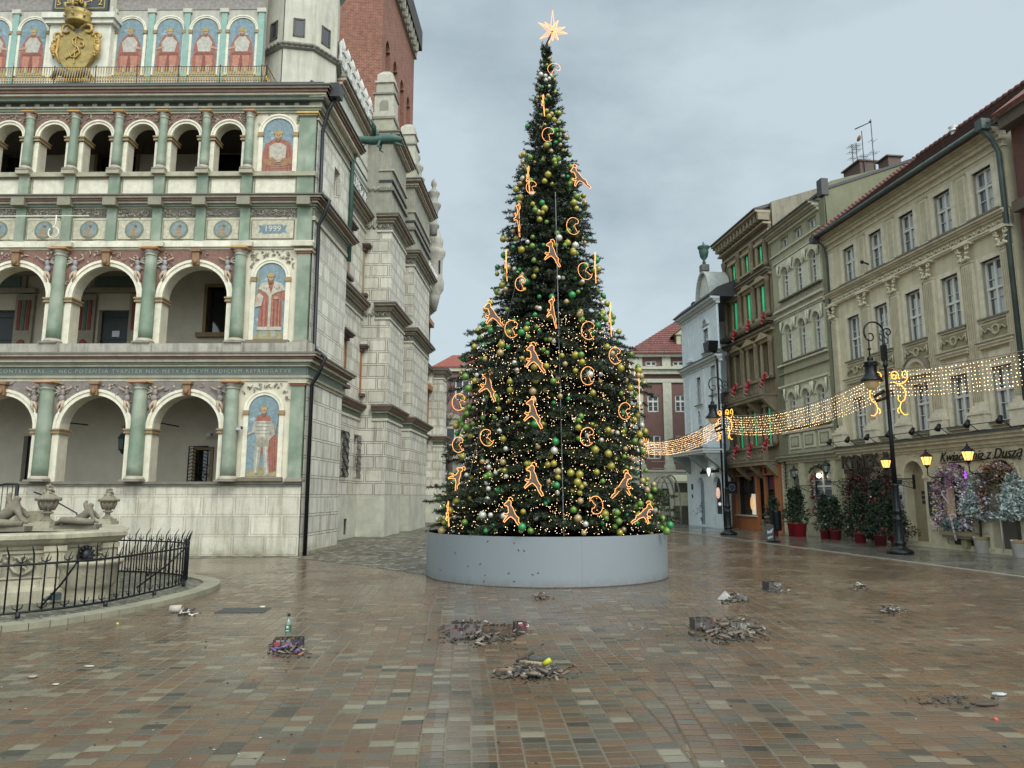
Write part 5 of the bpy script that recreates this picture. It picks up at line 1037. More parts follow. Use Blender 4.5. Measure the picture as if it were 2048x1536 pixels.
for z in (1.15, 1.45, 1.72): b.box(-.32, -.12, -.128, -.11, z, z + .2)
b.col = hx('232323'); b.box(-.28, -.16, -.131, -.12, 1.5, 1.63); tag(ob('menu_board', b, P, None, RF.M), 'pale menu board fixed to the wall behind the nearest street lamp', 'menu board')
b = MB(); b.col = hx('32352e'); b.box(1.02, 1.42, -.08, -.03, 1.0, 2.05); tag(ob('wall_plaque', b, P, None, RF.M), 'dark green plaque on the cream wall between door and flower shop window', 'plaque')
# roof
ey, ez, ry, rz_ = -.52, 11.86, 4.35, 15.55; sl = math.hypot(ry - ey, rz_ - ez)
MR = RF.M @ Matrix.Translation((X0, ey, ez)) @ Matrix.Rotation(math.atan2(rz_ - ez, ry - ey), 4, 'X')
b = MB(); n = 30
for i in range(n):                                   # stepped rows of tiles give the jagged verge
    y0, y1 = sl * i / n, sl * (i + 1) / n; b.add([(-.05, y0, .05), (9.1, y0, .05), (9.1, y1 + .03, .02), (-.05, y1 + .03, .02), (-.05, y0, -.02), (9.1, y0, -.02)], [(0, 1, 2, 3), (4, 5, 1, 0), (0, 3, 4), (1, 5, 2)])
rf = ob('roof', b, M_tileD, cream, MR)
b = MB(); b.box(0, 9.0, 0, sl, -.12, -.03); ob('roof_deck', b, M_brownc, rf, MR)
b = MB()
for i in range(30): b.tube([(-.04, sl * i / 30, .1), (-.04, sl * (i + 1) / 30, .05)], [.1, .075], 7)
for i in range(34): b.tube([(i * .27, sl, .1), (i * .27 + .27, sl, .08)], [.1, .08], 7)
ob('ridge_tiles', b, mat('orange_tile', '6a443a', .7, var=.35, vs=8), rf, MR)
b = MB(); b.box(0, 9.0, 0, 9, -.02, 0); ob('rear_roof', b, M_tileD, cream, RF.M @ Matrix.Translation((X0, ry, rz_)) @ Matrix.Rotation(-.6, 4, 'X'))
b = MB(); b.yz([(0, 11.5), (4.35, 11.5), (9, 11.5), (4.35, 15.45)], X0 + .02, X0 + .2); b.yz([(0, 11.5), (9, 11.5), (4.35, 15.45)], X1 - .2, X1 - .02); P_('gable', b, M_cst, cream, RF)
b = MB(); b.tube([(X0 + 0, ey - .06, ez - .02), (X1 + .1, ey - .06, ez - .02)], .075, 8)
b.tube([(X1 - .02, -.6, 11.8), (X1 - .02, -.3, 11.5), (X1 - .02, -.12, 11.1), (X1 - .02, -.12, 3.4)], .07, 8); b.box(X1 - .12, X1 + .14, -.7, -.42, 11.72, 12.02)
P_('gutter_and_downpipe', b, mat('zinc', '4e5b58', .5, var=.3, metal=.3), cream, RF)
b = MB(); b.tube([(X0 + .05, -.5, 11.8), (X0 + .05, -.16, 11.4), (X0 + .05, -.1, 11.0), (X0 + .05, -.1, 3.5)], .035, 6); b.box(X0 - .1, X0 + .15, -.7, -.4, 11.6, 11.86); P_('downpipe', b, M_lead, cream, RF)
q = RF.I @ atd(1909, 255, 24); 
b = MB(); vx, vz = RF.at(1909, 290, 4.2); b.tube([(vx, 4.2, vz - .4), (vx, 4.2, vz + .55)], .09, 8); b.lathe([(.16, vz + .55), (.14, vz + .62), (.09, vz + .66), (.17, vz + .74), (.02, vz + .8)], (vx, 4.2, 0), 10); P_('roof_vent', b, M_sash, cream, RF)
for x in (-1.1, 1.6, 3.2):
    b = MB(); b.tube([(x, -.02, 9.9), (x, -.28, 9.98)], .03, 5); b.sph((x, -.3, 9.98), .07, 7, 5); P_('wall_bracket', b, M_iron, cream, RF) if x < 0 else None
# signs with lettering
M_sgn = mat('sign_bronze', '3b342c', .6, var=.1)
sx_ = RF.at(1683, 922, -.12)[0]; sx1 = RF.at(1779, 915, -.12)[0]
s1 = thing('restaurant_sign', 'bronze restaurant letters above the ivy covered arches', 'sign', RF.M @ T(sx_, -.12))
text('letters', 'RYNEK', sx_ + .02, 2.83, -.14, .66, M_sgn, RF, s1, align='LEFT', sx=1.12, bold=.016, ext=.02); text('number', '95', sx1 - .32, 2.98, -.14, .3, M_sgn, RF, s1, align='LEFT', bold=.008, ext=.02)
text('small_letters', 'RESTAURACJA', sx_ + .1, 2.5, -.1, .24, M_sgn, RF, s1, align='LEFT', sx=1.12, ext=.02, bold=.008, gap=1.1)
b = MB(); b.box(sx_, sx1, -.135, -.12, 2.63, 2.66); ob('sign_bar', b, M_sgn, s1, RF.M)
fx0, fx1 = RF.at(1880, 918, -.12)[0], RF.at(2032, 912, -.12)[0]
s2 = thing('flower_shop_sign', 'black script flower shop lettering over the wreathed windows', 'sign', RF.M @ T(fx0, -.12))
text('letters', 'Kwiaciarnia z Duszą', fx0, 2.76, -.14, .4, M_iron, RF, s2, align='LEFT', sx=.95, shear=.45, ext=.012, bold=.002); b = MB(); b.tube([(fx0, -.1, 2.6), (fx0 + 1.2, -.1, 2.6), (fx0 + 2.3, -.1, 2.66), (fx1 + .1, -.1, 2.6)], .015, 5); ob('sign_rail', b, M_iron, s2, RF.M)
# lamp track over the shop cornice
b = MB(); b.tube([(-3.6, -.55, 3.6), (5.1, -.55, 3.6)], .012, 5); b.tube([(-3.6, -.35, 3.42), (5.1, -.35, 3.42)], .012, 5)
for i in range(8):
    x = -3.4 + i * 1.18; b.tube([(x, -.3, 3.42), (x, -.55, 3.6), (x, -.62, 3.72)], .014, 4); b.tube([(x, -.6, 3.72), (x + .05, -.72, 3.55)], [.05, .09], 7)
tag(ob('spotlight_rail', b, M_iron, None, RF.M), 'thin black rail of small spotlights on the shop cornice of the cream house', 'spotlights')
# ---- neighbour at the right edge of the photograph
nb = house('dark_red_house', 'narrow slice of a dark red house at the right edge', RF, X1)
nw = [(X1 + 1.0 + 1.9 * i, X1 + 1.85 + 1.9 * i, z, z + 1.6) for i in range(3) for z in (.9, 4.2, 7.1)] + [(X1 + 1.0 + 1.9 * i, X1 + 1.85 + 1.9 * i, 9.9, 11.1) for i in range(3)]
b = MB(); b.holes(X1 + .3, X1 + 7, 0, 11.6, nw, .02, .2)
for w4 in nw: window(RF, nb, *w4, rec=.14); surround(RF, nb, *w4, .1, .05, '8a7d6c')
b.box(X1 + .3, X1 + .302, .02, 6, 0, 11.6); P_('facade', b, mat('dull_red', '5c3a33', .8, var=.3, dirt=.4), nb, RF)
b = MB(); b.box(X1 + .28, X1 + 7, -.08, .0, 0, 3.3); b.cut(); b.box(X1 + .3, X1 + 7, -.2, .1, 9.2, 9.5); b.cut(); b.box(X1 + .3, X1 + 7, -.35, .1, 11.6, 11.95); P_('moulding', b, mat('brown_stucco', '5f5448', .8, var=.2, dirt=.4), nb, RF)
b = MB(); b.box(0, 7.2, 0, 6, -.1, 0); ob('roof', b, mat('orange_pantile', '74493c', .7, var=.35, vs=7), nb, RF.M @ Matrix.Translation((X1 + .3, -.55, 12.0)) @ Matrix.Rotation(.66, 4, 'X'))
# ---- green house
GX0, GX1 = -8.42, -3.74
green = house('green_house', 'narrow olive green house with rows of three arched windows', RF, -8.4)
M_gst = mat('olive_stucco', '9d9d82', .85, var=.14, dirt=.3); GL = 'c0bfa8'
GC = [-7.15, -5.97, -4.8]; gh = .33
hl = [(c - gh, c + gh, z0, z1) for c in GC for z0, z1 in ((10.3, 11.75), (7.5, 9.1), (4.55, 6.08))] + [(c - .36, c + .36, 12.7, 13.15) for c in GC]
gd = [(-7.75, -6.95, .12, 2.3), (-6.2, -4.6, .8, 2.25)]
b = MB(); b.holes(GX0, GX1, 0, 13.6, hl + [(-7.75, -6.95, .12, 2.7), (-6.2, -4.6, .8, 2.6)], .02, .26); b.xz([(GX0, 13.6), (GX1, 13.6), (GX1, 13.9), (GX0, 13.9)], .1, .3)
P_('facade', b, M_gst, green, RF)
b = MB(); b.box(-4.13, GX1 + .004, -.004, .02, 3.4, 13.6); b.box(GX0, -7.85, -.004, .02, 3.4, 9.8); b.cuts = [(8, 6)]; P_('green_strip', b, mat('olive_party', '74765e', .9, var=.2, vs=1.2, dirt=.25), green, RF)
b = MB(); b.yz([(.3, 3), (.05, 13.9), (.35, 14.32), (4.35, 15.5), (7, 15.2), (7, 3)][::-1], GX1 - .15, GX1 + .01); P_('party_wall', b, mat('olive_party', '74765e', .9, var=.2, vs=1.2, dirt=.25), green, RF)
b = MB(); b.yz([(.0, 13.88), (.0, 14.0), (4.35, 15.62), (7, 15.3), (7, 15.2), (4.35, 15.5)][::-1], GX0, GX1 + .05); b.box(GX1 - .3, GX1 + .06, -.1, .2, 13.7, 14.4); P_('roof', b, M_lead, green, RF)
for c in GC:
    for z0, z1 in ((10.3, 11.75), (7.5, 9.1), (4.55, 6.08)):
        b = MB(); b.col = hx(GL); zt = z1 - gh; b.spandrel(c, zt, gh, c - gh, c + gh, z1 + .002, .0, .2, 12); b.box(c - .58, c - gh, -.05, .02, z0, z1 + .2); b.box(c + gh, c + .58, -.05, .02, z0, z1 + .2); b.spandrel(c, zt, gh + .0, c - .58, c + .58, z1 + .3, -.05, .02, 12); b.ring(c, zt, gh, gh + .1, -.1, 0, n=14); b.box(c - .05, c + .05, -.13, 0, z1, z1 + .12)
        for s in (-1, 1): b.tube([(c + s * .5, -.08, z1 - .35), (c + s * .52, -.12, z1 - .1), (c + s * .5, -.1, z1 + .2)], [.03, .05, .06], 6)
        b.col = hx('6f6c5c'); b.box(c - .56, c + .56, -.16, 0, z0 - .07, z0 - .01); P_('window_surround', b, P, green, RF)
        window(RF, green, c - gh, c + gh, z0, z1, arch=True, rows=(.6,), small=3, rec=.12)
    window(RF, green, c - .36, c + .36, 12.7, 13.15, rows=(), small=0, rec=.15)
moulding(RF, green, GX0, -4.15, [(12.5, 12.56, .06, GL), (13.25, 13.35, .1, GL), (13.35, 13.45, .2, '8f8b78'), (13.45, 13.52, .3, GL), (13.52, 13.58, .45, '8f8b78'), (13.58, 13.65, .5, '45433c')], 'top_cornice')
moulding(RF, green, GX0 + .25, -4.15, [(9.85, 9.92, .1, GL), (9.92, 10.15, .04, '8d8a76'), (9.42, 9.5, .08, GL), (9.5, 9.56, .16, GL), (9.56, 9.8, .04, '9a9680'), (9.8, 9.85, .16, GL), (6.28, 6.36, .06, GL), (6.36, 6.44, .14, GL), (6.95, 7.0, .08, '8d8a76'), (7.32, 7.4, .12, GL), (4.3, 4.4, .08, GL), (12.1, 12.16, .05, GL)], 'string_course')
b = MB(); b.col = hx(GL)
for c in GC: b.cut(); b.box(c - .45, c + .45, -.03, 0.02, 3.6, 4.25); b.col = hx('7d7d66'); b.box(c - .35, c + .35, -.036, .02, 3.68, 4.15); b.col = hx('a5a38c'); b.box(c - .25, c + .25, -.05, .02, 3.75, 4.08); b.col = hx(GL)
P_('apron_panel', b, P, green, RF)
moulding(RF, green, GX0, GX1, [(3.0, 3.1, .08, GL), (3.1, 3.25, .2, '9a9680'), (3.25, 3.34, .32, GL), (3.34, 3.38, .38, '6a6a66')], 'shop_cornice')
b = MB(); b.col = hx('b4b096')
for a, c in ((-8.35, -8.1), (-6.85, -6.45), (-4.4, -4.1)): b.box(a, c, -.1, .02, 0, 2.98)
for cx, zt, r in ((-7.35, 2.3, .4), (-5.4, 2.0, .8)): b.ring(cx, zt, r, r + .1, -.06, .02, .3 if r > .5 else 0, math.pi - (.3 if r > .5 else 0), n=14)
b.box(-6.45, -4.4, -.05, .02, 0, .75); P_('pilaster_strips', b, P, green, RF)
doorleaf('door', RF, green, -7.75, -6.95, .12, 2.3, '5d5c50', .2); window(RF, green, -6.2, -4.6, .8, 2.6, cols=2, rows=(.66,), small=4, rec=.15, curtain=False)
b = MB(); b.col = hx('7d4434')
for i in range(60): b.col = hx(R.choice(['8a3a34', 'b39a94', '5d2c2c', '3a4a30'])); b.sph((-6.05 + R.gauss(0, .09), .05, R.uniform(.8, 2.5)), R.uniform(.03, .07), 6, 4)
tag(ob('flower_garland', b, P, None, RF.M), 'pink and red flower garland hanging down the left side of the lit shop window', 'garland')
b = MB(); b.sph((-5.45, -.0, 2.42), .1, 10, 8); tag(ob('globe_lamp', b, mat('globe_glow', (1, .85, .6), .5, var=0, bump=0, emit=4), None, RF.M), 'round glowing lamp at the top of the barred shop window', 'lamp')
for i, ch in enumerate('Czerwone Sombrero'[:0]): pass
gs = thing('arched_shop_sign', 'dark lettering curved over the shop window of the green house', 'sign', RF.M @ T(-5.4, -.1, 2.6))
def strokes(b, x0, x1, z, h, y, seed, r=.014):
    k = random.Random(seed); x = x0                              # lettering too blurred to read: upright strokes and bows
    while x < x1:
        hh = h * k.choice((.6, .6, .75, 1.0)); b.tube([(x, y, z), (x + .02, y, z + hh)], r, 4)
        if k.random() < .6: b.tube([(x + .01, y, z + hh * .9), (x + .05, y, z + hh * .7), (x + .045, y, z + hh * .2), (x + .01, y, z + .02)], r * .8, 4)
        x += h * k.uniform(.26, .42)
for i, ch in enumerate('oIoIcoSIncI'):
    a = math.radians(128 - 76 * i / 10); o = text('letter', ch, 0, 0, 0, .25, M_iron, RF, gs, bold=.008, ext=.01); o.matrix_basis = WM[gs].inverted() @ RF.M @ Matrix.Translation((-5.4 + .95 * math.cos(a), -.1, 1.85 + .95 * math.sin(a))) @ Matrix.Rotation(a - math.pi / 2, 4, 'Y').inverted() @ Matrix.Rotation(math.pi / 2, 4, 'X')
# antennas on the green roof
def antenna(px, ytop, ybot, lab, bars, ylo=4.0, dish=None, boom=None):
    x, z = RF.at(px, ybot, ylo); zt = RF.at(px, ytop, ylo)[1]; b = MB(); b.tube([(0, 0, -.6), (0, 0, zt - z)], .022, 5)
    for h, w_, n in bars:
        zz_ = (zt - z) * h; b.tube([(-.0, -w_, zz_), (0, w_, zz_)], .012, 4)
        for k in range(n): yy = -w_ + 2 * w_ * k / max(1, n - 1); b.tube([(-.22, yy, zz_), (.22, yy, zz_)], .008, 3)
    if boom: b.tube([(-.9, -.2, (zt - z) * .98 + .03), (.05, 0, (zt - z) * .94)], [.03, .02], 5); b.sph((-.05, 0, (zt - z) * .96), .06, 6, 4)
    e = tag(ob('roof_antenna', b, mat('antenna_metal', '4b4f52', .5, metal=.4), None, RF.M @ T(x, ylo, z)), lab, 'antenna', 'antennas on the green house')
    if dish: b = MB(); b.lathe([(.02, 0), (.12, .03), (.15, .08)], n=12); ob('dish', b, M_wood, e, WM[e] @ Matrix.Translation((0, -.1, (zt - z) * dish)) @ Matrix.Rotation(1.4, 4, 'X'))
antenna(1749, 232, 335, 'tallest roof aerial with a long side boom', [(.55, .1, 2), (.3, .18, 4)], boom=1); antenna(1729, 257, 335, 'roof aerial mast carrying an orange disc', [(.3, .2, 6), (.2, .2, 5)], dish=.78)
antenna(1708, 285, 345, 'short left roof aerial with rungs', [(.9, .2, 5), (.7, .2, 5), (.5, .15, 4)]); antenna(1716, 283, 338, 'leaning short roof aerial with rungs', [(.92, .2, 5), (.75, .2, 5)])
b = MB(); x, z = RF.at(1730, 345, 4.3); b.box(x - .9, x + .4, 3.8, 4.6, z - .5, z + .35); b.box(x - .95, x + .45, 3.7, 4.7, z + .35, z + .42); b.box(x - 2.2, x - 1.8, 3.8, 4.4, z - .3, z + .75) if False else None; P_('chimney', b, M_brownc, green, RF)
b = MB(); x, z = RF.at(1779, 325, 4.3); b.box(x - .35, x + .35, 4, 4.6, z - .6, z + .1); b.box(x - .42, x + .42, 3.9, 4.7, z + .1, z + .16); P_('chimney', b, M_brownc, green, RF)
# ---- brown house with balconies
BX0, BX1 = -13.75, -8.42
brown = house('brown_house', 'weathered brown balcony house with red figures hung from the railings', RF, -11)
M_bst = mat('sooty_stucco', '8a7d62', .85, var=.3, vs=1.5, dirt=.55); BL = '9c8f74'
BC = [-12.4, -10.85, -9.35]; bh = .32
lv = [(12.55, 13.55), (10.0, 11.55), (7.1, 8.75), (3.95, 5.7)]
b = MB(); b.holes(BX0, BX1, 0, 14.4, [(c - bh, c + bh, z0, z1) for c in BC for z0, z1 in lv] + [(-13.2, -9.0, .5, 2.55)], .0, .3)
b.add([(BX0, 0, 0), (BX0, 6, 0), (BX0, 6, 14.4), (BX0, 0, 14.4)], [(0, 1, 2, 3)]); P_('facade', b, M_bst, brown, RF)
b = MB(); b.yz([(.2, 13), (.2, 15.4), (2.9, 16.3), (6, 16), (6, 13)][::-1], BX1 - .18, BX1 - .02); b.cut(); b.yz([(.2, 13), (.2, 15.2), (2.9, 16.1), (6, 15.8), (6, 13)][::-1], BX0, BX0 + .15); P_('party_wall', b, mat('patchy_plaster', '837d6c', .9, var=.3, vs=1.5, dirt=.5), brown, RF)
b = MB(); b.yz([(-.6, 15.12), (2.9, 16.3), (6, 15.95), (6, 15.85), (2.9, 16.15), (-.5, 15.0)][::-1], BX0, BX1 - .2); P_('roof', b, M_lead, brown, RF)
GRN = mat('green_led', (.05, .5, .22), .5, var=0, bump=0, emit=.28)
for i, c in enumerate(BC):
    for j, (z0, z1) in enumerate(lv):
        w_ = window(RF, brown, c - bh, c + bh, z0, z1, rows=(.55,), small=1, curtain=False, m=mat('dark_sash', '3c3a34', .6), rec=.2, seed=j)
        if j in (0, 1, 3):
            b = MB(); b.tube([(c - .08, .04, z0 + .05), (c - .08, .04, z1 - .05)], .06 if j == 1 else .04, 5); tag(ob('green_light_strip', b, GRN, None, RF.M), 'green light strip in a %s window of the brown house, %s from left' % (['top floor', 'third floor', '', 'first floor'][j], ['first', 'second', 'third'][i]), 'light strip', 'green light strips in the windows')
        b = MB(); b.col = hx(BL); b.box(c - bh - .14, c - bh, -.08, .1, z0, z1); b.box(c + bh, c + bh + .14, -.08, .1, z0, z1); b.box(c - bh - .2, c + bh + .2, -.14, .1, z1, z1 + .14); b.box(c - bh - .25, c + bh + .25, -.2, .1, z0 - .1, z0)
        if j in (1, 2): b.xz([(c - .62, z1 + .2), (c + .62, z1 + .2), (c, z1 + .52)], -.25, .1); b.box(c - .66, c + .66, -.3, .1, z1 + .14, z1 + .2)
        P_('window_surround', b, P, brown, RF)
for c in [-13.4, -11.62, -10.1, -8.68]:
    for z0, z1 in ((6.95, 8.9), (9.9, 11.8), (12.3, 13.9), (3.9, 5.9)): b = MB(); b.lathe([(.13, z0), (.13, z0 + .2), (.1, z0 + .25), (.09, z1 - .3), (.12, z1 - .25), (.15, z1)], (c, -.12, 0), 12); b.col = hx('80765f'); P_('half_column', b, mat('sooty_column', '756a54', .8, var=.3, dirt=.5), brown, RF)
moulding(RF, brown, BX0, BX1, [(13.95, 14.05, .1, BL), (14.05, 14.3, .05, '5a5142'), (14.3, 14.4, .3, BL), (14.75, 14.85, .55, '6a6250'), (14.85, 14.95, .65, BL), (14.95, 15.02, .72, '33302b'), (14.4, 14.75, .2, '4f4739'), (11.85, 11.95, .15, BL), (11.95, 12.1, .25, '5f5646'), (12.1, 12.18, .32, '857c66'), (12.18, 12.22, .36, '39352e'), (9.62, 9.72, .4, '6f6653'), (9.2, 9.3, .2, BL), (9.3, 9.42, .3, '5f5646')], 'cornice')
b = MB(); b.col = hx('80765f')
for i in range(14): x = BX0 + .3 + i * .38; b.box(x, x + .16, -.55, 0, 14.45, 14.75)
P_('modillions', b, P, brown, RF)
for z in (9.72, 6.15, 3.15):
    dep = .75 if z < 9 else .35; b = MB(); b.col = hx('857a62'); b.box(BX0 + .1, BX1 - .15, -dep, 0, z - .16, z); b.col = hx('857c66'); b.box(BX0 + .05, BX1 - .1, -dep - .06, 0, z, z + .06)
    if z < 9:
        b.col = hx('80765f')
        for k in range(4): x = BX0 + .35 + k * 1.55; b.yz([(0, z - .16), (-dep + .05, z - .16), (-dep + .15, z - .32), (-.2, z - .7), (0, z - .8)], x, x + .25)
        b.box(BX0 + .1, BX1 - .15, -dep - .02, -dep + .14, z + .62, z + .72)
        for k in range(4): x = BX0 + .1 + k * 1.62; b.box(x, x + .25, -dep, -dep + .16, z + .06, z + .65)
        for k in range(26): x = BX0 + .3 + k * .19; b.lathe([(.03, z + .06), (.055, z + .2), (.03, z + .4), (.05, z + .55), (.03, z + .62)], (x, -dep + .07, 0), 6)
    P_('balcony' if z < 9 else 'ledge', b, mat('balcony_stone', None, .85, var=.3, vs=2, dirt=.5), brown, RF)
def climber(px, py, lab, y=-.95, s=1.0, tilt=.5):
    x, z = RF.at(px, py, y); b = MB(); rx = lambda v: v; A = Matrix.Rotation(tilt, 3, 'Y')
    pt = lambda a, c, d=0: tuple(A @ Vector((a * s, d * s, c * s)))
    b.col = hx('a81f33'); b.tube([pt(0, -.1), pt(0, .08), pt(0, .2)], [.1 * s, .12 * s, .08 * s], 8); b.sph(pt(0, .27), .07 * s, 8, 6); b.tube([pt(0, .3), pt(.02, .4, .03), pt(.08, .42, .05)], [.07 * s, .04 * s, .015 * s], 6)
    for k in (-1, 1): b.col = hx('a81f33'); b.tube([pt(k * .08, .16, .0), pt(k * .14, .28, .06), pt(k * .1, .4, .1)], [.045 * s, .04 * s, .035 * s], 6); b.tube([pt(k * .06, -.08), pt(k * .09, -.25, .02), pt(k * .08, -.38, .0)], [.06 * s, .05 * s, .045 * s], 6); b.col = hx('d0c8c0'); b.sph(pt(k * .1, .42, .1), .03 * s, 6, 4); b.tube([pt(k * .08, -.36), pt(k * .08, -.4)], .055 * s, 6); b.col = hx('1a1718'); b.sph(pt(k * .08, -.44, -.03), .05 * s, 6, 4, (1, 1.3, .8))
    b.col = hx('d0c8c0'); b.tube([pt(0, -.11), pt(0, -.08)], .115 * s, 8); b.col = hx('1a1718'); b.tube([pt(0, .0), pt(0, .03)], .125 * s, 8)
    tag(ob('climbing_doll', b, P, None, RF.M @ T(x, y, z)), lab, 'doll', 'red dolls climbing the brown house')
FL = ['top', 'middle', 'lowest']; NN = ['left', 'middle', 'right']
for r, row in enumerate([[(1467, 672), (1495, 652), (1525, 635)], [(1468, 780), (1494, 775), (1526, 760)], [(1470, 905), (1499, 900), (1530, 890)]]):
    for k, (px, py) in enumerate(row): climber(px, py, 'red climbing doll, %s one on the %s balcony row' % (NN[k], FL[r]), s=.8 if r else .7, tilt=(.5, .35, .6)[k], y=-.95 if r else -.5)
# orange shopfront
og = mat('orange_front', 'a8683e', .6, var=.12, dirt=.15); b = MB(); b.box(BX0 + .0, BX1 - .05, -.22, 0, 2.55, 2.95); b.box(BX0 + .0, BX1 - .05, -.16, 0, 0, .5) if False else None
for a, c in ((-13.75, -13.2), (-9.0, -8.47), (-10.95, -10.75)): b.box(a, c, -.14, .02, 0, 2.56)
b.box(-13.2, -10.9, -.12, .1, 0, .62); b.box(-9.95, -9.0, -.12, .1, 0, .62); b.box(BX0 + .0, BX1 - .02, -.3, 0, 2.95, 3.0); b.box(-10.1, -9.95, -.12, .02, 0, 2.5); P_('shopfront', b, og, brown, RF)
b = MB(); b.box(-13.3, -10.85, -.2, 0, .62, .68); b.box(-10.0, -9.0, -.2, 0, .62, .68); P_('shop_sill', b, M_white, brown, RF)
b = MB(); b.col = (.03, .032, .03); b.box(-13.2, -9.0, .2, .22, .1, 2.55); P_('shop_glass', b, M_glass, brown, RF)
b = MB()
for x in (-13.15, -12.1, -11.0, -10.75, -10.05, -9.05): b.box(x - .04, x + .04, .1, .2, .5, 2.55)
b.box(-13.2, -9.0, .1, .2, 1.72, 1.8); b.box(-10.75, -10.05, .08, .2, .05, .5); P_('shop_frame', b, mat('dark_shop_frame', '1f1c1a', .5), brown, RF)
b = MB(); b.col = hx('a8a498'); b.box(-12.0, -11.5, .15, .19, .7, 1.7); b.col = hx('c09a6a'); b.sph((-11.85, .1, 1.25), .16, 8, 6, (1, .5, 2.2)); P_('window_display', b, mat('self_glowing_display', None, .6, emit=.8), brown, RF)  # goods glow by themselves, standing in for warm shop lighting
b = MB(); b.col = hx('2c3860'); b.box(-10.1, -9.75, .06, .1, 1.9, 2.5); b.col = hx('6a2430'); b.box(-9.75, -9.3, .06, .1, 1.9, 2.5); P_('window_poster', b, P, brown, RF)
os_ = thing('orange_shop_sign', 'dark emblem and lettering on the orange shop fascia', 'sign', RF.M @ T(-11, -.25, 2.75))
b = MB(); strokes(b, -12.0, -10.0, 2.7, .26, -.24, 3, .02); ob('lettering', b, M_iron, os_, RF.M); b = MB(); strokes(b, -12.0, -10.0, 2.6, .08, -.24, 5, .008); ob('small_lettering', b, mat('brown_emblem', '5a3428', .6), os_, RF.M)
b = MB()
for cx in (-12.55, -9.6): b.ring(cx, 2.76, .12, .15, -.235, -.222, 0, 6.283, 16); b.tube([(cx - .05, -.24, 2.65), (cx + .02, -.25, 2.8), (cx - .04, -.24, 2.88)], .03, 5); b.tube([(cx + .05, -.24, 2.66), (cx + .0, -.25, 2.74)], .02, 5)
ob('emblems', b, mat('brown_emblem', '5a3428', .6), os_, RF.M)
b = MB(); x, z = RF.at(1468, 975, -.5); b.box(x - .03, x + .03, -.9, -.35, z - .3, z + .3); b.col = hx('888888'); hs_ = ob('hanging_sign', b, mat('black_sign', '121417', .5), None, RF.M); tag(hs_, 'square black hanging sign with a pale round emblem by the orange shop', 'sign')
b = MB(); b.tube([(x + .035, -.62 + .16 * math.cos(t), z + .16 * math.sin(t)) for t in [i * .5 for i in range(13)]], .02, 4); b.tube([(x + .035, -.7, z - .08), (x + .035, -.62, z + .1), (x + .035, -.55, z - .06)], .015, 4); ob('emblem', b, mat('pale_blue', '8296b0', .5), hs_, RF.M)
b = MB(); b.tube([(x, -.62, z + .3), (x, -.62, z + .36), (x, .0, z + .36)], .012, 4); ob('bracket', b, M_iron, hs_, RF.M)
b = MB(); x, z = RF.at(1565, 950, -.25); b.tube([(x, 0, z + .55), (x, -.7, z + .45)], .018, 5); b.tube([(x, -.1, z + .7), (x, -.1, z - .6)], .02, 5)
for k in range(7): b.tube([(x, -.1 - .12 * math.sin(t), z + .5 - k * .17 + .07 * math.cos(t)) for t in (0, 1, 2, 3, 4.5)], .012, 4)
tag(ob('iron_wall_bracket', b, M_iron, None, RF.M), 'curly black iron bracket between the orange and green shopfronts', 'bracket')
# ---- white house
white = house('white_house', 'pale blue white house with a curved gable and iron balcony', WF)
M_wst = mat('bluish_stucco', 'd0dde2', .75, var=.1, dirt=.2); WL = 'ccd5d8'
wx1 = 5.35; hl = [(2.0, 2.75, 2 + 4.6, 8.1), (3.95, 4.7, 6.6, 8.1)]
wh = [(2.1, 2.7, 6.45, 7.95), (4.1, 4.7, 6.75, 8.25), (3.35, 4.0, 9.1, 10.35), (2.2, 2.7, 4.6, 5.3)]
b = MB(); b.holes(.05, wx1, 0, 11.7, wh + [(1.55, 2.5, .1, 2.6), (3.7, 4.75, .7, 2.6)], 0, .22); b.add([(.05, 0, 0), (.05, 8, 0), (.05, 8, 11.7), (.05, 0, 11.7)], [(0, 1, 2, 3)])
for a, c, zt in ((1.55, 2.5, 2.12), (3.7, 4.75, 2.07)): b.spandrel((a + c) / 2, zt, (c - a) / 2, a, c, 2.6, .0, .22, 12)
P_('facade', b, M_wst, white, WF)
for i, (a, c, z0, z1) in enumerate(wh):
    window(WF, white, a, c, z0, z1, rows=(.6,), small=1, curtain=i < 2, rec=.14); surround(WF, white, a, c, z0, z1, .1, .05, WL, hood=0)
b = MB(); b.col = hx(WL); b.ring(3.68, 10.55, .3, .42, -.12, 0, n=12); b.col = hx('8d9694'); b.disc(3.68, 10.55, .3, .3, -.05, 0, 12, 0, math.pi); b.col = hx(WL)
for x in (.15, .95, 2.95, 3.1, 4.85, 5.1): b.box(x, x + .14, -.06, 0, 4.2, 8.3); b.box(x, x + .14, -.06, 0, 8.9, 11.3)
for i in range(12): b.box(.05, .9, -.02, 0, 4.3 + i * .34, 4.6 + i * .34)
for x in (1.2, 4.9): b.box(x - .3, x + .5, -.18, 0, 8.95, 9.1); b.box(x - .1, x + .3, -.1, 0, 8.8, 8.95)
for cx in (2.4, 4.4): b.tube([(cx - .12, -.05, 5.5), (cx, -.08, 6.1), (cx + .1, -.05, 5.6), (cx, -.06, 5.4)], .04, 5)
P_('stucco_trim', b, P, white, WF)
moulding(WF, white, 0, wx1, [(8.35, 8.45, .08, WL), (8.45, 8.6, .18, 'a3aca8'), (8.6, 8.7, .3, WL), (8.7, 8.74, .36, '55564f')], 'mid_cornice'); moulding(WF, white, .0, wx1, [(11.35, 11.45, .1, WL), (11.45, 11.6, .25, 'a3aca8'), (11.6, 11.7, .4, WL), (11.7, 11.76, .5, '3c3d3a')], 'eaves_cornice')
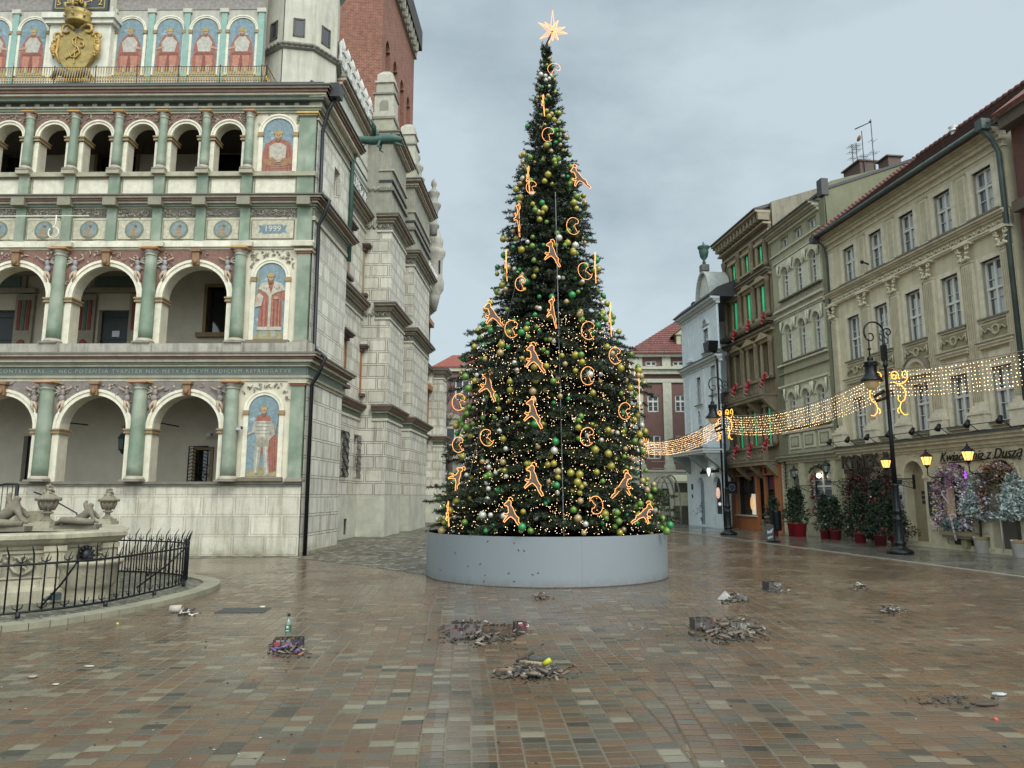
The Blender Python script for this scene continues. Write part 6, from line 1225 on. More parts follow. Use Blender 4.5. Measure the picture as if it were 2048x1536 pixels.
gx = WF.at(1415, 600, 0)[0]; b = MB(); b.col = hx('c4c8c0'); b.disc(gx, 11.76, .85, 1.5, -.1, .1, 20, 0, math.pi); b.ring(gx, 11.76, .0, .01, -.1, 0); 
b.col = hx('a5aca6'); pts = [(gx + .95 * math.cos(math.pi * i / 16), 11.76 + 1.62 * math.sin(math.pi * i / 16)) for i in range(17)]
for i in range(16): (xa, za), (xb, zb) = pts[i], pts[i + 1]; b.add([(xa, -.3, za), (xb, -.3, zb), (xb, .9, zb), (xa, .9, za), (xa * .94 + gx * .06, -.3, za * .94 + 11.76 * .06), (xb * .94 + gx * .06, -.3, zb * .94 + 11.76 * .06), (xb * .94 + gx * .06, .9, zb * .94 + 11.76 * .06), (xa * .94 + gx * .06, .9, za * .94 + 11.76 * .06)], [(0, 1, 2, 3), (4, 7, 6, 5), (0, 4, 5, 1)])
P_('curved_gable', b, P, white, WF)
b = MB(); b.col = hx('5a5f58'); b.box(gx - .2, gx + .2, -.3, .1, 13.4, 13.75); P_('gable_block', b, P, white, WF)
b = MB(); b.lathe([(.06, 13.75), (.1, 13.9), (.05, 14.0), (.2, 14.2), (.26, 14.5), (.24, 14.6), (.32, 14.7), (.32, 14.78), (.1, 14.82), (.05, 14.95), (.02, 15.05)], (gx, -.1, 0), 14); P_('green_urn', b, M_copper, white, WF)
b = MB(); b.sph((gx - 1.6, -.1, 12.0), .2, 10, 6); P_('roof_ball', b, M_iron, white, WF)
b = MB(); b.yz([(-.5, 11.76), (0, 12.2), (2.5, 13.2), (6, 13.3), (6, 11.7), (0, 11.7)][::-1], .0, wx1); P_('roof', b, M_lead, white, WF)
# balcony
b = MB(); b.col = hx(WL); by = -1.05; b.box(.15, wx1 - .1, by, 0, 3.72, 3.84); b.box(.1, wx1 - .05, by - .08, 0, 3.84, 3.92); b.col = hx('8f9896')
for x in (.4, 2.85, 4.9): b.yz([(0, 3.72), (by + .1, 3.72), (by + .2, 3.5), (-.3, 3.1), (0, 2.8)], x, x + .3); b.sph((x + .15, -.4, 3.45), .18, 8, 6)
bl = P_('balcony', b, P, white, WF); b = MB(); zt, zb = 4.75, 3.95
path = [(.2, by), (wx1 - .15, by)]
b.tube([(.2, 0, zt), (.2, by, zt), (wx1 - .15, by, zt), (wx1 - .15, 0, zt)], .02, 5); b.tube([(.2, 0, zb), (.2, by, zb), (wx1 - .15, by, zb), (wx1 - .15, 0, zb)], .02, 5)
for k in range(42): x = .2 + k * (wx1 - .35) / 41; b.tube([(x, by, zb), (x, by - .1, zb + .25), (x, by, zb + .5), (x, by, zt)], .018, 4); b.tube([(x + .06 + .03 * math.cos(t), by - .05, zb + .45 + .1 * math.sin(t)) for t in (0, 1.2, 2.4, 3.6, 4.8)], .015, 3)
for k in range(8): y = by * k / 8; b.tube([(.2, y, zb), (.2, y, zt)], .011, 4)
P_('balcony_railing', b, M_iron, bl, WF)
doorleaf('niche_back', WF, white, 1.55, 2.5, .1, 2.12, '7d8c94', .2); doorleaf('shop_window', WF, white, 3.7, 4.75, .7, 2.07, '1c2022', .2)
b = MB(); b.col = hx('c4a090'); b.sph((4.2, .05, 1.75), .16, 8, 6, (1, .6, 1.8)); b.col = hx('b0b0b0'); b.sph((4.35, .06, 1.2), .09, 8, 6); P_('window_display', b, MC['self_glowing_display'], white, WF)  # same emissive goods, the shop light is put into their material
ws = thing('heart_sign', 'short black lettering around a white heart on the white house', 'sign', WF.M @ T(2.6, -.2, 2.85))
hx0, hz0 = WF.at(1402, 956, -.15); hx1, hz1 = WF.at(1431, 955, -.15); hx2, _ = WF.at(1419, 955, -.15)
b = MB(); strokes(b, hx0, hx2 - .3, 2.74, .24, -.18, 8, .02); b.cut(); strokes(b, hx2 + .3, hx1 + .5, 2.76, .24, -.18, 9, .02); ob('lettering', b, M_iron, ws, WF.M)
b = MB(); hh = [(0, -.26), (.2, -.02), (.2, .12), (.1, .18), (0, .1), (-.1, .18), (-.2, .12), (-.2, -.02)]; b.xz([(hx2 + x, 2.86 + z) for x, z in hh], -.2, -.16); ob('white_heart', b, mat('white_neon', (1, 1, .95), .5, var=0, bump=0, emit=.7), ws, WF.M)
b = MB(); b.col = hx('33393b'); b.box(.7, .95, -.03, 0, 1.95, 2.25); b.col = hx('3a3f6a'); b.box(.72, .86, -.03, 0, 1.5, 1.7); P_('wall_plates', b, P, white, WF)
b = MB(); b.tube([(wx1 - .1, -.3, 8.9), (wx1 - .1, -.15, 8.4), (wx1 - .1, -.12, 0)], .05, 6); b.xz([(wx1 - .35, 8.8), (wx1 + .15, 8.8), (wx1 + .3, 9.3), (wx1 - .5, 9.3)], -.7, -.2); P_('downpipe', b, M_iron, white, WF)
# ---- far maroon house closing the street
FY = 47.0; cq = atd(1262, 900, FY); FB = Frame(cq.x, FY, 1.0)
far = house('maroon_house', 'maroon and grey house with a hipped red roof closing the street on the right', FB)
fz = lambda px, py: FB.at(px, py, 0)
M_mar = mat('maroon_stucco', '6d524b', .85, var=.12); FL_ = 'b4b4a2'; H1 = fz(1300, 708)[1]
fw = []
for px in (1306, 1361):
    x = fz(px, 800)[0]
    for (ya, yb, hw_) in ((790, 824, .36), (871, 918, .42), (962, 1010, .4)): fw.append((x - hw_, x + hw_, fz(px, yb)[1], fz(px, ya)[1]))
    fw.append((x - .42, x + .32, fz(px, 732)[1], fz(px, 722)[1]))
b = MB(); b.holes(0, 9, 0, H1, fw, 0, .2); b.box(0, 9, .2, 9, 0, H1); b.box(-.02, .001, 0, 9, 0, H1); P_('facade', b, M_mar, far, FB)
b = MB(); b.col = hx(FL_); zc1 = fz(1300, 740)[1]; zg = fz(1300, 940)[1]
for i, (a, c) in enumerate(((0, fz(1286, 800)[0]), (fz(1326, 800)[0], fz(1343, 800)[0]), (fz(1381, 800)[0], 5.2))):
    b.box(a, c, -.1, 0, zg, zc1 - .8); b.box(a, c, -.12, 0, zc1 + .2, H1 - .2); b.box(a - .08, c + .08, -.14, 0, zg, zg + .35)
b.box(0, 9, -.06, 0, 0, zg - .1); b.box(0, 9, -.16, 0, zg - .12, zg); b.box(0, 9, -.1, 0, zc1 - .85, zc1 - .6); b.box(0, 9, -.25, 0, zc1 - .3, zc1); b.box(0, 9, -.4, 0, zc1, zc1 + .18); b.box(0, 9, -.3, 0, H1 - .22, H1)
b.box(-.1, 0, -.1, 9, zc1, zc1 + .18); b.box(-.06, 0, 0, 9, 0, zg); b.box(-.12, 0, -.2, 9, H1 - .22, H1)
P_('stucco_trim', b, P, far, FB)
for k, (a, c, z0, z1) in enumerate(fw): window(FB, far, a, c, z0, z1, rows=(.62,) if k % 4 != 3 else (), small=2 if k % 4 != 3 else 0, rec=.06, curtain=False, sash=.08)
xr = fz(1352, 642); b = MB(); zt = atd(1352, 642, FY + 4).z; xl = (FB.I @ atd(1352, 642, FY + 4)).x
b.add([(-.3, -.5, H1), (9.5, -.5, H1), (9.5, 9.5, H1), (-.3, 9.5, H1), (xl, 4, zt), (9.5, 4, zt)], [(0, 1, 5, 4), (0, 4, 3), (3, 4, 5, 2), (0, 3, 2, 1)])
rf = P_('roof', b, M_tileR, far, FB)
n_ = 16; b = MB()
for i in range(1, n_):
    t = i / n_; b.tube([(-.3 + (xl + .3) * t, -.5 + 4.5 * t, H1 + (zt - H1) * t + .02), (9.5, -.5 + 4.5 * t, H1 + (zt - H1) * t + .02)], .02, 3)
P_('tile_courses', b, mat('tile_shadow', '4c2c26', .9), rf, FB)
dx = (FB.I @ atd(1367, 690, FY + 1.2)).x; dz0 = atd(1367, 692, FY + 1.0).z; dz1 = atd(1367, 658, FY + 1.2).z
b = MB(); b.col = hx('a8a58c'); b.box(dx - .6, dx + .6, .6, 3, dz0, dz0 + (dz1 - dz0) * .6); b.xz([(dx - .75, dz0 + (dz1 - dz0) * .55), (dx + .75, dz0 + (dz1 - dz0) * .55), (dx, dz1)], .5, 3); b.col = hx('7d8a98'); b.box(dx - .28, dx + .28, .55, .6, dz0 + .1, dz0 + (dz1 - dz0) * .58); b.col = hx('5f2c24'); b.add([(dx - .9, .4, dz0 + (dz1 - dz0) * .5), (dx, .4, dz1 + .08), (dx, 3.2, dz1 + .08), (dx - .9, 3.2, dz0 + (dz1 - dz0) * .5)], [(0, 1, 2, 3)]); b.add([(dx + .9, .4, dz0 + (dz1 - dz0) * .5), (dx, .4, dz1 + .08), (dx, 3.2, dz1 + .08), (dx + .9, 3.2, dz0 + (dz1 - dz0) * .5)], [(0, 3, 2, 1)]); P_('dormer', b, P, rf, FB)
# ---- houses behind the tree, left and centre
def simple_house(name, lab, pxa, pxb, ytop, ybase_eave, Y, c, roofc, wins, depth=8, gab=True):
    a = atd(pxa, 900, Y); F = Frame(a.x, Y, 0); W_ = atd(pxb, 900, Y).x - a.x; H = atd(pxa, ybase_eave, Y).z; Z = atd(pxa, ytop, Y).z
    h = house(name, lab, F); hs_ = []
    for px, ya, yb, w_ in wins: x, z1 = F.at(px, ya); z0 = F.at(px, yb)[1]; hs_.append((x - w_ / 2, x + w_ / 2, max(z0, .2), z1))
    b = MB(); b.holes(0, W_, 0, H, hs_, 0, .2); b.box(0, W_, .2, depth, 0, H - .01); P_('facade', b, mat(name + '_stucco', c, .85, var=.12, dirt=.2), h, F)
    for k, (x0, x1, z0, z1) in enumerate(hs_): window(F, h, x0, x1, z0, z1, rows=(.6,), small=1, rec=.08, curtain=False, sash=.09)
    b = MB(); b.add([(-.3, -.4, H), (W_ + .3, -.4, H), (W_ + .3, depth, H), (-.3, depth, H), (W_ * .25 if gab else -.3, depth / 2, Z), (W_ * .75 if gab else W_ + .3, depth / 2, Z)], [(0, 1, 5, 4), (1, 2, 5), (2, 3, 4, 5), (3, 0, 4), (0, 3, 2, 1)]); P_('roof', b, mat(roofc + '_tiles', roofc, .8, var=.25), h, F)
    b = MB(); b.box(-.1, W_ + .1, -.25, 0, H - .35, H); b.box(-.05, W_ + .05, -.12, 0, H * .34, H * .34 + .25); P_('cornice', b, M_cream, h, F); return h, F, W_, H
simple_house('mauve_house', 'mauve house with a steep red roof seen left of the christmas tree', 868, 975, 692, 735, 60, '7a5f5c', '7d4034', [(890, 876, 908, .9), (899, 960, 985, .9), (925, 760, 800, 1.2), (945, 880, 915, 1.0)])
hh_, F5, W5, H5 = simple_house('pale_gabled_house', 'small pale house with a triangular gable behind the left branches', 880, 1000, 838, 850, 56, '8d8a7c', '5f4a44', [(899, 888, 912, .8), (930, 905, 930, .8), (895, 935, 965, .8), (950, 945, 975, .8)])
gxx = F5.at(902, 850, 0)[0]; b = MB(); b.col = hx('a09c88'); z0 = F5.at(902, 868)[1]; z1 = F5.at(902, 826)[1]; z2 = F5.at(902, 838)[1]; b.box(gxx - 1.0, gxx + 1.0, -.3, .6, z0 - 2, z2); b.xz([(gxx - 1.2, z2), (gxx + 1.2, z2), (gxx, z1)], -.4, .6); b.col = hx('c4c4bc'); b.box(gxx - .35, gxx + .35, -.33, -.3, z0 - .9, z0 + .5); b.col = hx('3a3f42'); b.box(gxx - .28, gxx + .28, -.34, -.33, z0 - .8, z0 + .4); P_('gable', b, P, hh_, F5)
simple_house('shop_house', 'house with lit shop windows seen between the branches', 1000, 1120, 800, 850, 60, '85806f', '6a453c', [(1020, 870, 900, 1.0), (1060, 870, 900, 1.0), (1095, 870, 900, 1.0), (1030, 960, 1010, 2.0), (1085, 960, 1010, 2.0)])
simple_house('grey_house', 'grey house behind the right half of the christmas tree', 1120, 1275, 760, 815, 62, '77766c', '5f4038', [(1150, 850, 885, 1.0), (1190, 850, 885, 1.0), (1230, 840, 880, 1.0), (1160, 960, 1005, 1.8), (1220, 960, 1005, 1.8), (1250, 760, 770, .5)])
rn = random.Random(8)
def bare_tree(px, ybase, ytop, Y, lab, seed):
    q = atd(px, ybase, Y); q.z = 0; zt = atd(px, ytop, Y).z; rn = random.Random(seed); e = thing('bare_tree', lab, 'tree', T(q.x, q.y), 'bare trees behind the square'); tr, cr = MB(), MB()
    tr.tube([(0, 0, 0), (.05, 0, zt * .3), (0, .1, zt * .5)], [.28, .2, .14], 8)
    def br(p, d, L_, r, k):
        pts = [p]; 
        for i in range(4): d = (d + Vector((rn.uniform(-.2, .2), rn.uniform(-.2, .2), rn.uniform(0, .12)))).normalized(); p = p + d * L_ / 4; pts.append(p)
        (tr if k == 0 else cr).tube(pts, [r, r * .85, r * .7, r * .5, r * .3], 4 if k else 6)
        if k < 4:
            for i in range(4 if k < 3 else 3): br(pts[rn.choice((2, 3, 4))], (d + Vector((rn.uniform(-.7, .7), rn.uniform(-.7, .7), rn.uniform(-.1, .5)))).normalized(), L_ * .62, r * .5, k + 1)
    for i in range(6): br(Vector((0, .05, zt * rn.uniform(.28, .5))), Vector((rn.uniform(-.6, .6), rn.uniform(-.6, .6), 1)).normalized(), zt * .28, .1, 0)
    m_ = mat('bare_bark', '3c3530', .9, var=.2); ob('trunk', tr, m_, e, WM[e]); ob('crown', cr, m_, e, WM[e])
bare_tree(897, 1040, 755, 52, 'leafless tree between the town hall and the christmas tree', 4)
# arched metal tunnel, awning and slatted fence at the end of the pavement
aq = gnd(1346, 1050); AF = Frame(aq.x, aq.y, 0); e = thing('metal_arch', 'pointed arch frame of thin metal rods beside the white house', 'arch', AF.M)
b = MB(); ax0, ax1 = AF.at(1322, 1040)[0], AF.at(1362, 1040)[0]; zt = AF.at(1342, 950)[1]; zm = AF.at(1342, 1012)[1]
def arcp(y): c = (ax0 + ax1) / 2; h = (ax1 - ax0) / 2; return [(ax0, y, 0), (ax0, y, zm)] + [(c - h * math.cos(t * math.pi / 12) * 1.0, y, zm + (zt - zm) * math.sin(t * math.pi / 12) ** .8) for t in range(1, 12)] + [(ax1, y, zm), (ax1, y, 0)]
for y in (0, 1.4, 2.8): b.tube(arcp(y), .05, 6)
for i in range(0, 17, 2): p = arcp(0)[min(i, 14)]; b.tube([p, (p[0], 2.8, p[2])], .02, 4)
for k in range(9): z = .3 + k * .42; b.tube([(ax0 + .1, 2.8, z), (ax1 - .1, 2.8, z)], .02, 4)
ob('arch_frame', b, mat('pale_metal', '8a877a', .5, metal=.3), e); b = MB(); b.box(ax0 + .05, ax1 - .05, 2.7, 2.76, zm - .05, zm + 1.0); ob('dark_panel', b, mat('slate_panel', '3a362e', .7, var=.3), e); b = MB(); b.box(ax0 + .05, ax1 - .05, 2.7, 2.76, .05, zm - .1); ob('pale_panel', b, mat('boards', '9a968a', .7, var=.15), e)
b = MB(); x0, x1 = AF.at(1348, 955, 1)[0], AF.at(1392, 955, 1)[0]; za, zb = AF.at(1360, 952, 1)[1], AF.at(1360, 962, 1)[1]; zc = AF.at(1360, 985, 1)[1]; zd = AF.at(1360, 1012, 1)[1]; ze = AF.at(1360, 1046, 1)[1]
e = thing('market_booth', 'closed wooden booth with a cream awning beside the white house', 'booth', AF.M)
b.add([(x0, 1, zb), (x1, 1, zb), (x1, 2.2, za + .1), (x0, 2.2, za + .1), (x0, 1, zb - .06), (x1, 1, zb - .06)], [(0, 1, 2, 3), (4, 5, 1, 0), (2, 1, 5), (3, 4, 0)]); ob('awning', b, mat('cream_canvas', 'b9b69c', .7), e)
b = MB(); b.col = hx('4a4338'); b.box(x0 + .1, x1, 1.3, 1.4, zc, zb - .1); b.col = hx('b5b69a'); b.box(x0 + .1, x1, 1.28, 1.4, zd, zc); b.col = hx('5f5a4c')
for k in range(24): xx = x0 + .1 + k * (x1 - x0) / 24; b.box(xx, xx + .07, 1.25, 1.3, .05, zd - .05)
b.box(x0, x1, 1.3, 1.4, 0, zd); b.box(x0, x1, 1.2, 1.32, zd - .06, zd + .02); ob('booth_wall', b, P, e)
# ---------------------------------------------------------------- fountain with its railing
def smooth_line(pts, n):
    out = []
    for i in range(len(pts) - 1):
        p0, p1, p2, p3 = pts[max(0, i - 1)], pts[i], pts[i + 1], pts[min(len(pts) - 1, i + 2)]
        for k in range(n):
            t = k / n; out.append(tuple(.5 * (2 * p1[j] + (p2[j] - p0[j]) * t + (2 * p0[j] - 5 * p1[j] + 4 * p2[j] - p3[j]) * t * t + (3 * p1[j] - p0[j] - 3 * p2[j] + p3[j]) * t ** 3) for j in (0, 1)))
    return out + [pts[-1]]
def loft(b, poly, prof, closed=True):
    n = len(poly); vs = []
    for d, z in prof:
        for i in range(n):
            p, a, c = Vector(poly[i]), Vector(poly[i - 1]), Vector(poly[(i + 1) % n]); n1 = (p - a).normalized(); n2 = (c - p).normalized(); m1, m2 = Vector((n1.y, -n1.x)), Vector((n2.y, -n2.x)); m = (m1 + m2); m = m / max(.3, m.dot(m1)); q = p + m * d; vs.append((q.x, q.y, z))
    b.add(vs, [(j * n + i, j * n + (i + 1) % n, (j + 1) * n + (i + 1) % n, (j + 1) * n + i) for j in range(len(prof) - 1) for i in range(n)])
KR = smooth_line([(-9.5, 7.3), (-7.6, 7.75), (-6.07, 8.95), (-5.45, 9.94), (-5.12, 11.4), (-5.13, 12.88), (-5.6, 14.0), (-6.8, 15.0), (-8.8, 15.8), (-11, 15.8)], 5)
b = MB(); b.xy(KR + [(-13, 14), (-13, 8.5)], -.01, .05); tag(ob('fountain_pavement', b, M_cobd), 'low ring of grey pebble paving around the fountain', None, kind='structure')
b = MB(); n = len(KR)
for i in range(0, n - 1):
    p, q = Vector(KR[i]), Vector(KR[i + 1]); d = (q - p).normalized(); nn_ = Vector((-d.y, d.x)) * .26; e_ = d * .004
    b.xy([tuple(v) for v in (p - nn_ * .12 + e_, q - nn_ * .12 - e_, q + nn_ - e_, p + nn_ + e_)], -.01, .075)
tag(ob('fountain_kerb', b, mat('kerb_stone', '7f7c69', .75, var=.3, vs=2.5, dirt=.3)), 'pale stone kerb curving round the fountain', None, kind='structure')
fo = thing('baroque_fountain', 'baroque stone fountain basin with carved panels and a spouting mask', 'fountain', T(-8.7, 12.9))
M_fst = mat('fountain_stone', '9a947e', .85, var=.28, vs=2.2, bump=.5, dirt=.6); W0_ = Matrix()
PL = [(-8.1, 10.25), (-6.88, 11.25), (-6.52, 12.1), (-7.5, 13.9), (-8.6, 14.9), (-9.8, 15.2), (-11.2, 14), (-11.2, 11.6), (-10, 10.2)]
b = MB(); loft(b, PL, [(.14, 0), (.14, .22), (.1, .26), (.05, .3), (.04, .36), (0, .38), (0, .8), (.03, .82), (.05, .86), (.12, .9), (.17, .95), (.2, .97), (.2, 1.03), (.14, 1.05), (-.22, 1.05), (-.22, .9), (-.25, .9)]); ob('basin', b, M_fst, fo, W0_)
b = MB(); b.xy([(p[0] * .9 - .87, p[1] * .9 + 1.29) for p in PL], .84, .88); ob('basin_water', b, mat('still_water', '3f4640', .08, var=.1), fo, W0_)
def face_frame(p, q): a = Vector(p); d = (Vector(q) - a); L_ = d.length; ang = math.atan2(d.y, d.x); return T(a.x, a.y, 0, ang), L_
rn = random.Random(12)
M1, L1 = face_frame(PL[0], PL[1]); M2, L2 = face_frame(PL[1], PL[2])
for M_, L_ in ((M1, L1), (M2, L2)):
    for x in (.05, L_ - .05) if L_ > 1.2 else (L_ - .1,):
        b = MB(); b.box(x - .13, x + .13, -.07, .05, .3, .84); b.box(x - .16, x + .16, -.1, .05, .26, .36); b.box(x - .15, x + .15, -.1, .05, .78, .86); b.box(x - .08, x + .08, -.085, 0, .4, .74); ob('corner_pier', b, M_fst, fo, M_)
for M_, xa, xb in ((M1, .25, .75), (M1, .85, 1.42), (M2, .62, .9)):
    b = MB(); xm = (xa + xb) / 2; b.box(xa, xb, -.03, 0, .76, .79); b.box(xa, xb, -.03, 0, .4, .43); b.box(xa, xa + .03, -.03, 0, .43, .76); b.box(xb - .03, xb, -.03, 0, .43, .76)
    spiral(b, xm, .66, .08, 0, 6, -.04, .018); spiral(b, xm, .5, .07, 2, -4, -.04, .018)
    for s in (-1, 1): b.tube([(xm, -.04, .45), (xm + s * .1, -.06, .52), (xm + s * .15, -.04, .6), (xm + s * .08, -.05, .66)], [.02, .03, .025, .01], 5); b.tube([(xm, -.04, .6), (xm + s * .06, -.06, .7), (xm + s * .13, -.04, .72)], [.02, .025, .01], 5)
    for _ in range(9): b.sph((rn.uniform(xa + .06, xb - .06), -.03, rn.uniform(.46, .73)), rn.uniform(.015, .03), 6, 4)
    ob('carved_panel', b, M_fst, fo, M_)
b = MB(); cxm = L2 * .45; b.lathe([(.36, 0), (.38, .04), (.36, .1), (.34, .26), (.37, .34), (.44, .4), (.42, .62), (.46, .66), (.5, .7), (.5, .74), (.42, .74), (.38, .55)], (0, 0, 0), 22); 
ob('lower_bowl', b, M_fst, fo, M2 @ Matrix.Translation((cxm, -.12, -.12)))
b = MB(); b.sph((0, -.05, 0), .1, 10, 8, (.9, .8, 1.1)); b.sph((0, -.13, -.03), .05, 8, 6, (1, 1, .8))
for k in range(12): a = k * .524; b.tube([(.07 * math.cos(a), -.03, .08 * math.sin(a)), (.14 * math.cos(a), -.04, .14 * math.sin(a)), (.12 * math.cos(a + .3), -.02, .15 * math.sin(a + .3))], [.035, .03, .01], 5)
b.tube([(0, -.14, -.05), (0, -.2, -.06)], .02, 6); ob('lion_mask', b, M_iron, fo, M2 @ Matrix.Translation((cxm, -.02, .68)))
b = MB(); b.box(-.06, .06, -.2, .0, 0, .09); b.tube([(0, -.1, .05), (-.16, -.22, .02)], [.05, .02], 5); ob('drain_spout', b, mat('dark_teal', '1f3338', .5), fo, M1 @ Matrix.Translation((L1 - .02, -.2, .1)))
def on_rim(px, py, z=1.05): q = gnd(px, py, z); return T(q.x, q.y, z)
def urn(M, lab, s=1.0):
    e = thing('stone_urn', lab, 'urn', M, 'urns on the fountain rim'); b = MB(); b.box(-.17 * s, .17 * s, -.17 * s, .17 * s, 0, .07); b.box(-.14 * s, .14 * s, -.14 * s, .14 * s, .07, .12); ob('pedestal', b, M_fst, e)
    b = MB(); b.lathe([(k * s, .12 + z * s) for k, z in ((.11, 0), (.1, .02), (.05, .07), (.05, .12), (.1, .14), (.1, .16), (.06, .18), (.11, .22), (.14, .3), (.15, .36), (.2, .38), (.21, .41), (.16, .43), (.1, .48), (.075, .52))], n=18)
    for k in range(10): a = k * .628; b.tube([(.1 * s * math.cos(a), .1 * s * math.sin(a), .12 + .2 * s), (.145 * s * math.cos(a), .145 * s * math.sin(a), .12 + .3 * s), (.155 * s * math.cos(a), .155 * s * math.sin(a), .12 + .36 * s)], .018 * s, 5); b.sph((.19 * s * math.cos(a), .19 * s * math.sin(a), .12 + .395 * s), .035 * s, 6, 4)
    ob('vase', b, mat('urn_stone', '77705e', .9, var=.35, vs=8, dirt=.5), e); b = MB(); rn = random.Random(3)
    for k in range(30): a, h = rn.uniform(0, 6.28), rn.uniform(0, 1); rr2 = (.085 - .05 * h) * s; b.sph((rr2 * math.cos(a), rr2 * math.sin(a), .12 + (.5 + .14 * h) * s), .028 * s, 6, 4)
    ob('fruit_finial', b, MC['urn_stone'], e)
uq = gnd(92, 1052, 1.05); urn(T(uq.x, uq.y, 1.02), 'larger carved urn with a fruit finial, left one on the fountain rim', 1.02); uq2 = gnd(214, 1046, 1.05); urn(T(uq2.x, uq2.y, 1.02), 'carved urn with a fruit finial on the right corner of the fountain rim', .95)
def skin(name, verts, edges, radii, m, M, sub=2):
    me = bpy.data.meshes.new(name); me.from_pydata(verts, edges, []); o = bpy.data.objects.new(name, me); col.objects.link(o); o.modifiers.new('s', 'SKIN'); s_ = o.modifiers.new('u', 'SUBSURF'); s_.levels = s_.render_levels = sub
    for v, r in zip(me.skin_vertices[0].data, radii): v.radius = (r, r)
    me.skin_vertices[0].data[0].use_root = True
    dg = bpy.context.evaluated_depsgraph_get(); m2 = bpy.data.meshes.new_from_object(o.evaluated_get(dg)); bpy.data.objects.remove(o); m2.materials.clear(); m2.materials.append(m); m2.polygons.foreach_set('use_smooth', [True] * len(m2.polygons))
    o = bpy.data.objects.new(name, m2); col.objects.link(o); place(o, M, None); return o
def reclining(M, lab, s=1.0, flip=1):
    V = [(0, 0, .16), (.1, 0, .28), (.2, 0, .4), (.22, 0, .5), (.25, 0, .58), (.3, -.08, .3), (.38, -.1, .16), (.3, .1, .32), (.4, .1, .2), (-.18, -.05, .14), (-.36, -.07, .1), (-.18, .08, .12), (-.38, .06, .07), (-.5, .05, .05), (.14, 0, .42), (.08, .02, .56), (.12, .03, .64), (.48, -.1, .12)]
    E_ = [(0, 1), (1, 2), (2, 3), (3, 4), (2, 5), (5, 6), (2, 7), (7, 8), (0, 9), (9, 10), (0, 11), (11, 12), (12, 13), (2, 14), (14, 15), (15, 16), (6, 17)]
    r = [.11, .1, .09, .05, .085, .05, .04, .05, .04, .07, .04, .07, .05, .02, .05, .05, .03, .03]
    V = [(x * s * flip, y * s, z * s) for x, y, z in V]; o = skin('stone_figure', V, E_, [k * s for k in r], mat('figure_stone', '6f6858', .9, var=.35, vs=6, dirt=.5), M)
    tag(o, lab, 'statue', 'stone figures on the fountain rim'); b = MB(); b.box(-.5 * s, .45 * s, -.16 * s, .16 * s, -.02, .06); b.tube([(.4 * s * flip, -.12, .1), (.1 * s, -.16, .12), (-.3 * s * flip, -.14, .14), (-.46 * s * flip, -.1, .06)], [.05, .07, .06, .03], 6); ob('plinth_slab', b, MC['figure_stone'], o, M); return o
q = gnd(150, 1056, 1.05); reclining(T(q.x - .02, q.y + .15, 1.05, .1), 'crouching stone figure with raised arm on the rim between the two urns', .74); q = gnd(-28, 1062, 1.05); reclining(T(q.x, q.y + .3, 1.05, .2), 'stone figure cut off by the left edge beside the stair railing', .95, 1)
# railing
FP = smooth_line([(-9.4, 8.0), (-7.7, 8.55), (-6.41, 9.56), (-5.83, 10.44), (-5.66, 11.6), (-5.65, 12.68), (-5.93, 13.6), (-6.5, 14.3), (-7.7, 14.85), (-9.5, 15.1)], 30)
d_ = [0]
for i in range(1, len(FP)): d_.append(d_[-1] + math.dist(FP[i - 1], FP[i]))
def along(s):
    for i in range(1, len(FP)):
        if d_[i] >= s: t = (s - d_[i - 1]) / max(1e-9, d_[i] - d_[i - 1]); p = Vector(FP[i - 1]).lerp(Vector(FP[i]), t); k = (Vector(FP[i]) - Vector(FP[i - 1])).normalized(); return p, k
    return Vector(FP[-1]), Vector((1, 0))
fe = thing('iron_railing', 'low black wrought iron railing with curved spikes around the fountain', 'railing', T(-6, 11))
b = MB(); b.tube([(x, y, .72) for x, y in FP[::3]], .016, 5); b.tube([(x, y, .12) for x, y in FP[::3]], .016, 5); ob('rails', b, M_iron, fe, W0_)
N_ = int(d_[-1] / .139); nbar = 0
for i in range(N_):
    p, k = along(i * .139 + .05); nrm = Vector((k.y, -k.x)); b = MB()
    P3_ = lambda a, z, o=0: (p.x + k.x * a + nrm.x * o, p.y + k.y * a + nrm.y * o, z)
    if i % 2 == 0: b.tube([P3_(0, .12), P3_(0, .72), P3_(-.005, .84), P3_(-.025, .9, .02), P3_(-.05, .97, .05)], [.011, .011, .011, .009, .003], 5)
    else:
        b.tube([P3_(0, .12), P3_(0, .72), P3_(.01, .78), P3_(.03, .86, .02)], [.011, .011, .01, .004], 5)
        for z in (.74, .15): b.tube([P3_(-.06, z + .07), P3_(-.05, z + .025), P3_(0, z), P3_(.05, z + .025), P3_(.06, z + .07)], [.004, .008, .01, .008, .004], 4)
    ob('bar', b, M_iron, fe, W0_); nbar += 1
for s in [1.2 + 1.17 * i for i in range(8)]:
    p, k = along(s); b = MB(); b.tube([(p.x, p.y, .03), (p.x, p.y, .12)], .028, 6); ob('foot', b, M_iron, fe, W0_)
for s in (4.2, 7.0): p, k = along(s); nrm = Vector((-k.y, k.x)); b = MB(); b.tube([(p.x, p.y, .7), (p.x + nrm.x * .3, p.y + nrm.y * .3, .4), (p.x + nrm.x * .75, p.y + nrm.y * .75, .04)], .014, 5); ob('stay', b, M_iron, fe, W0_)
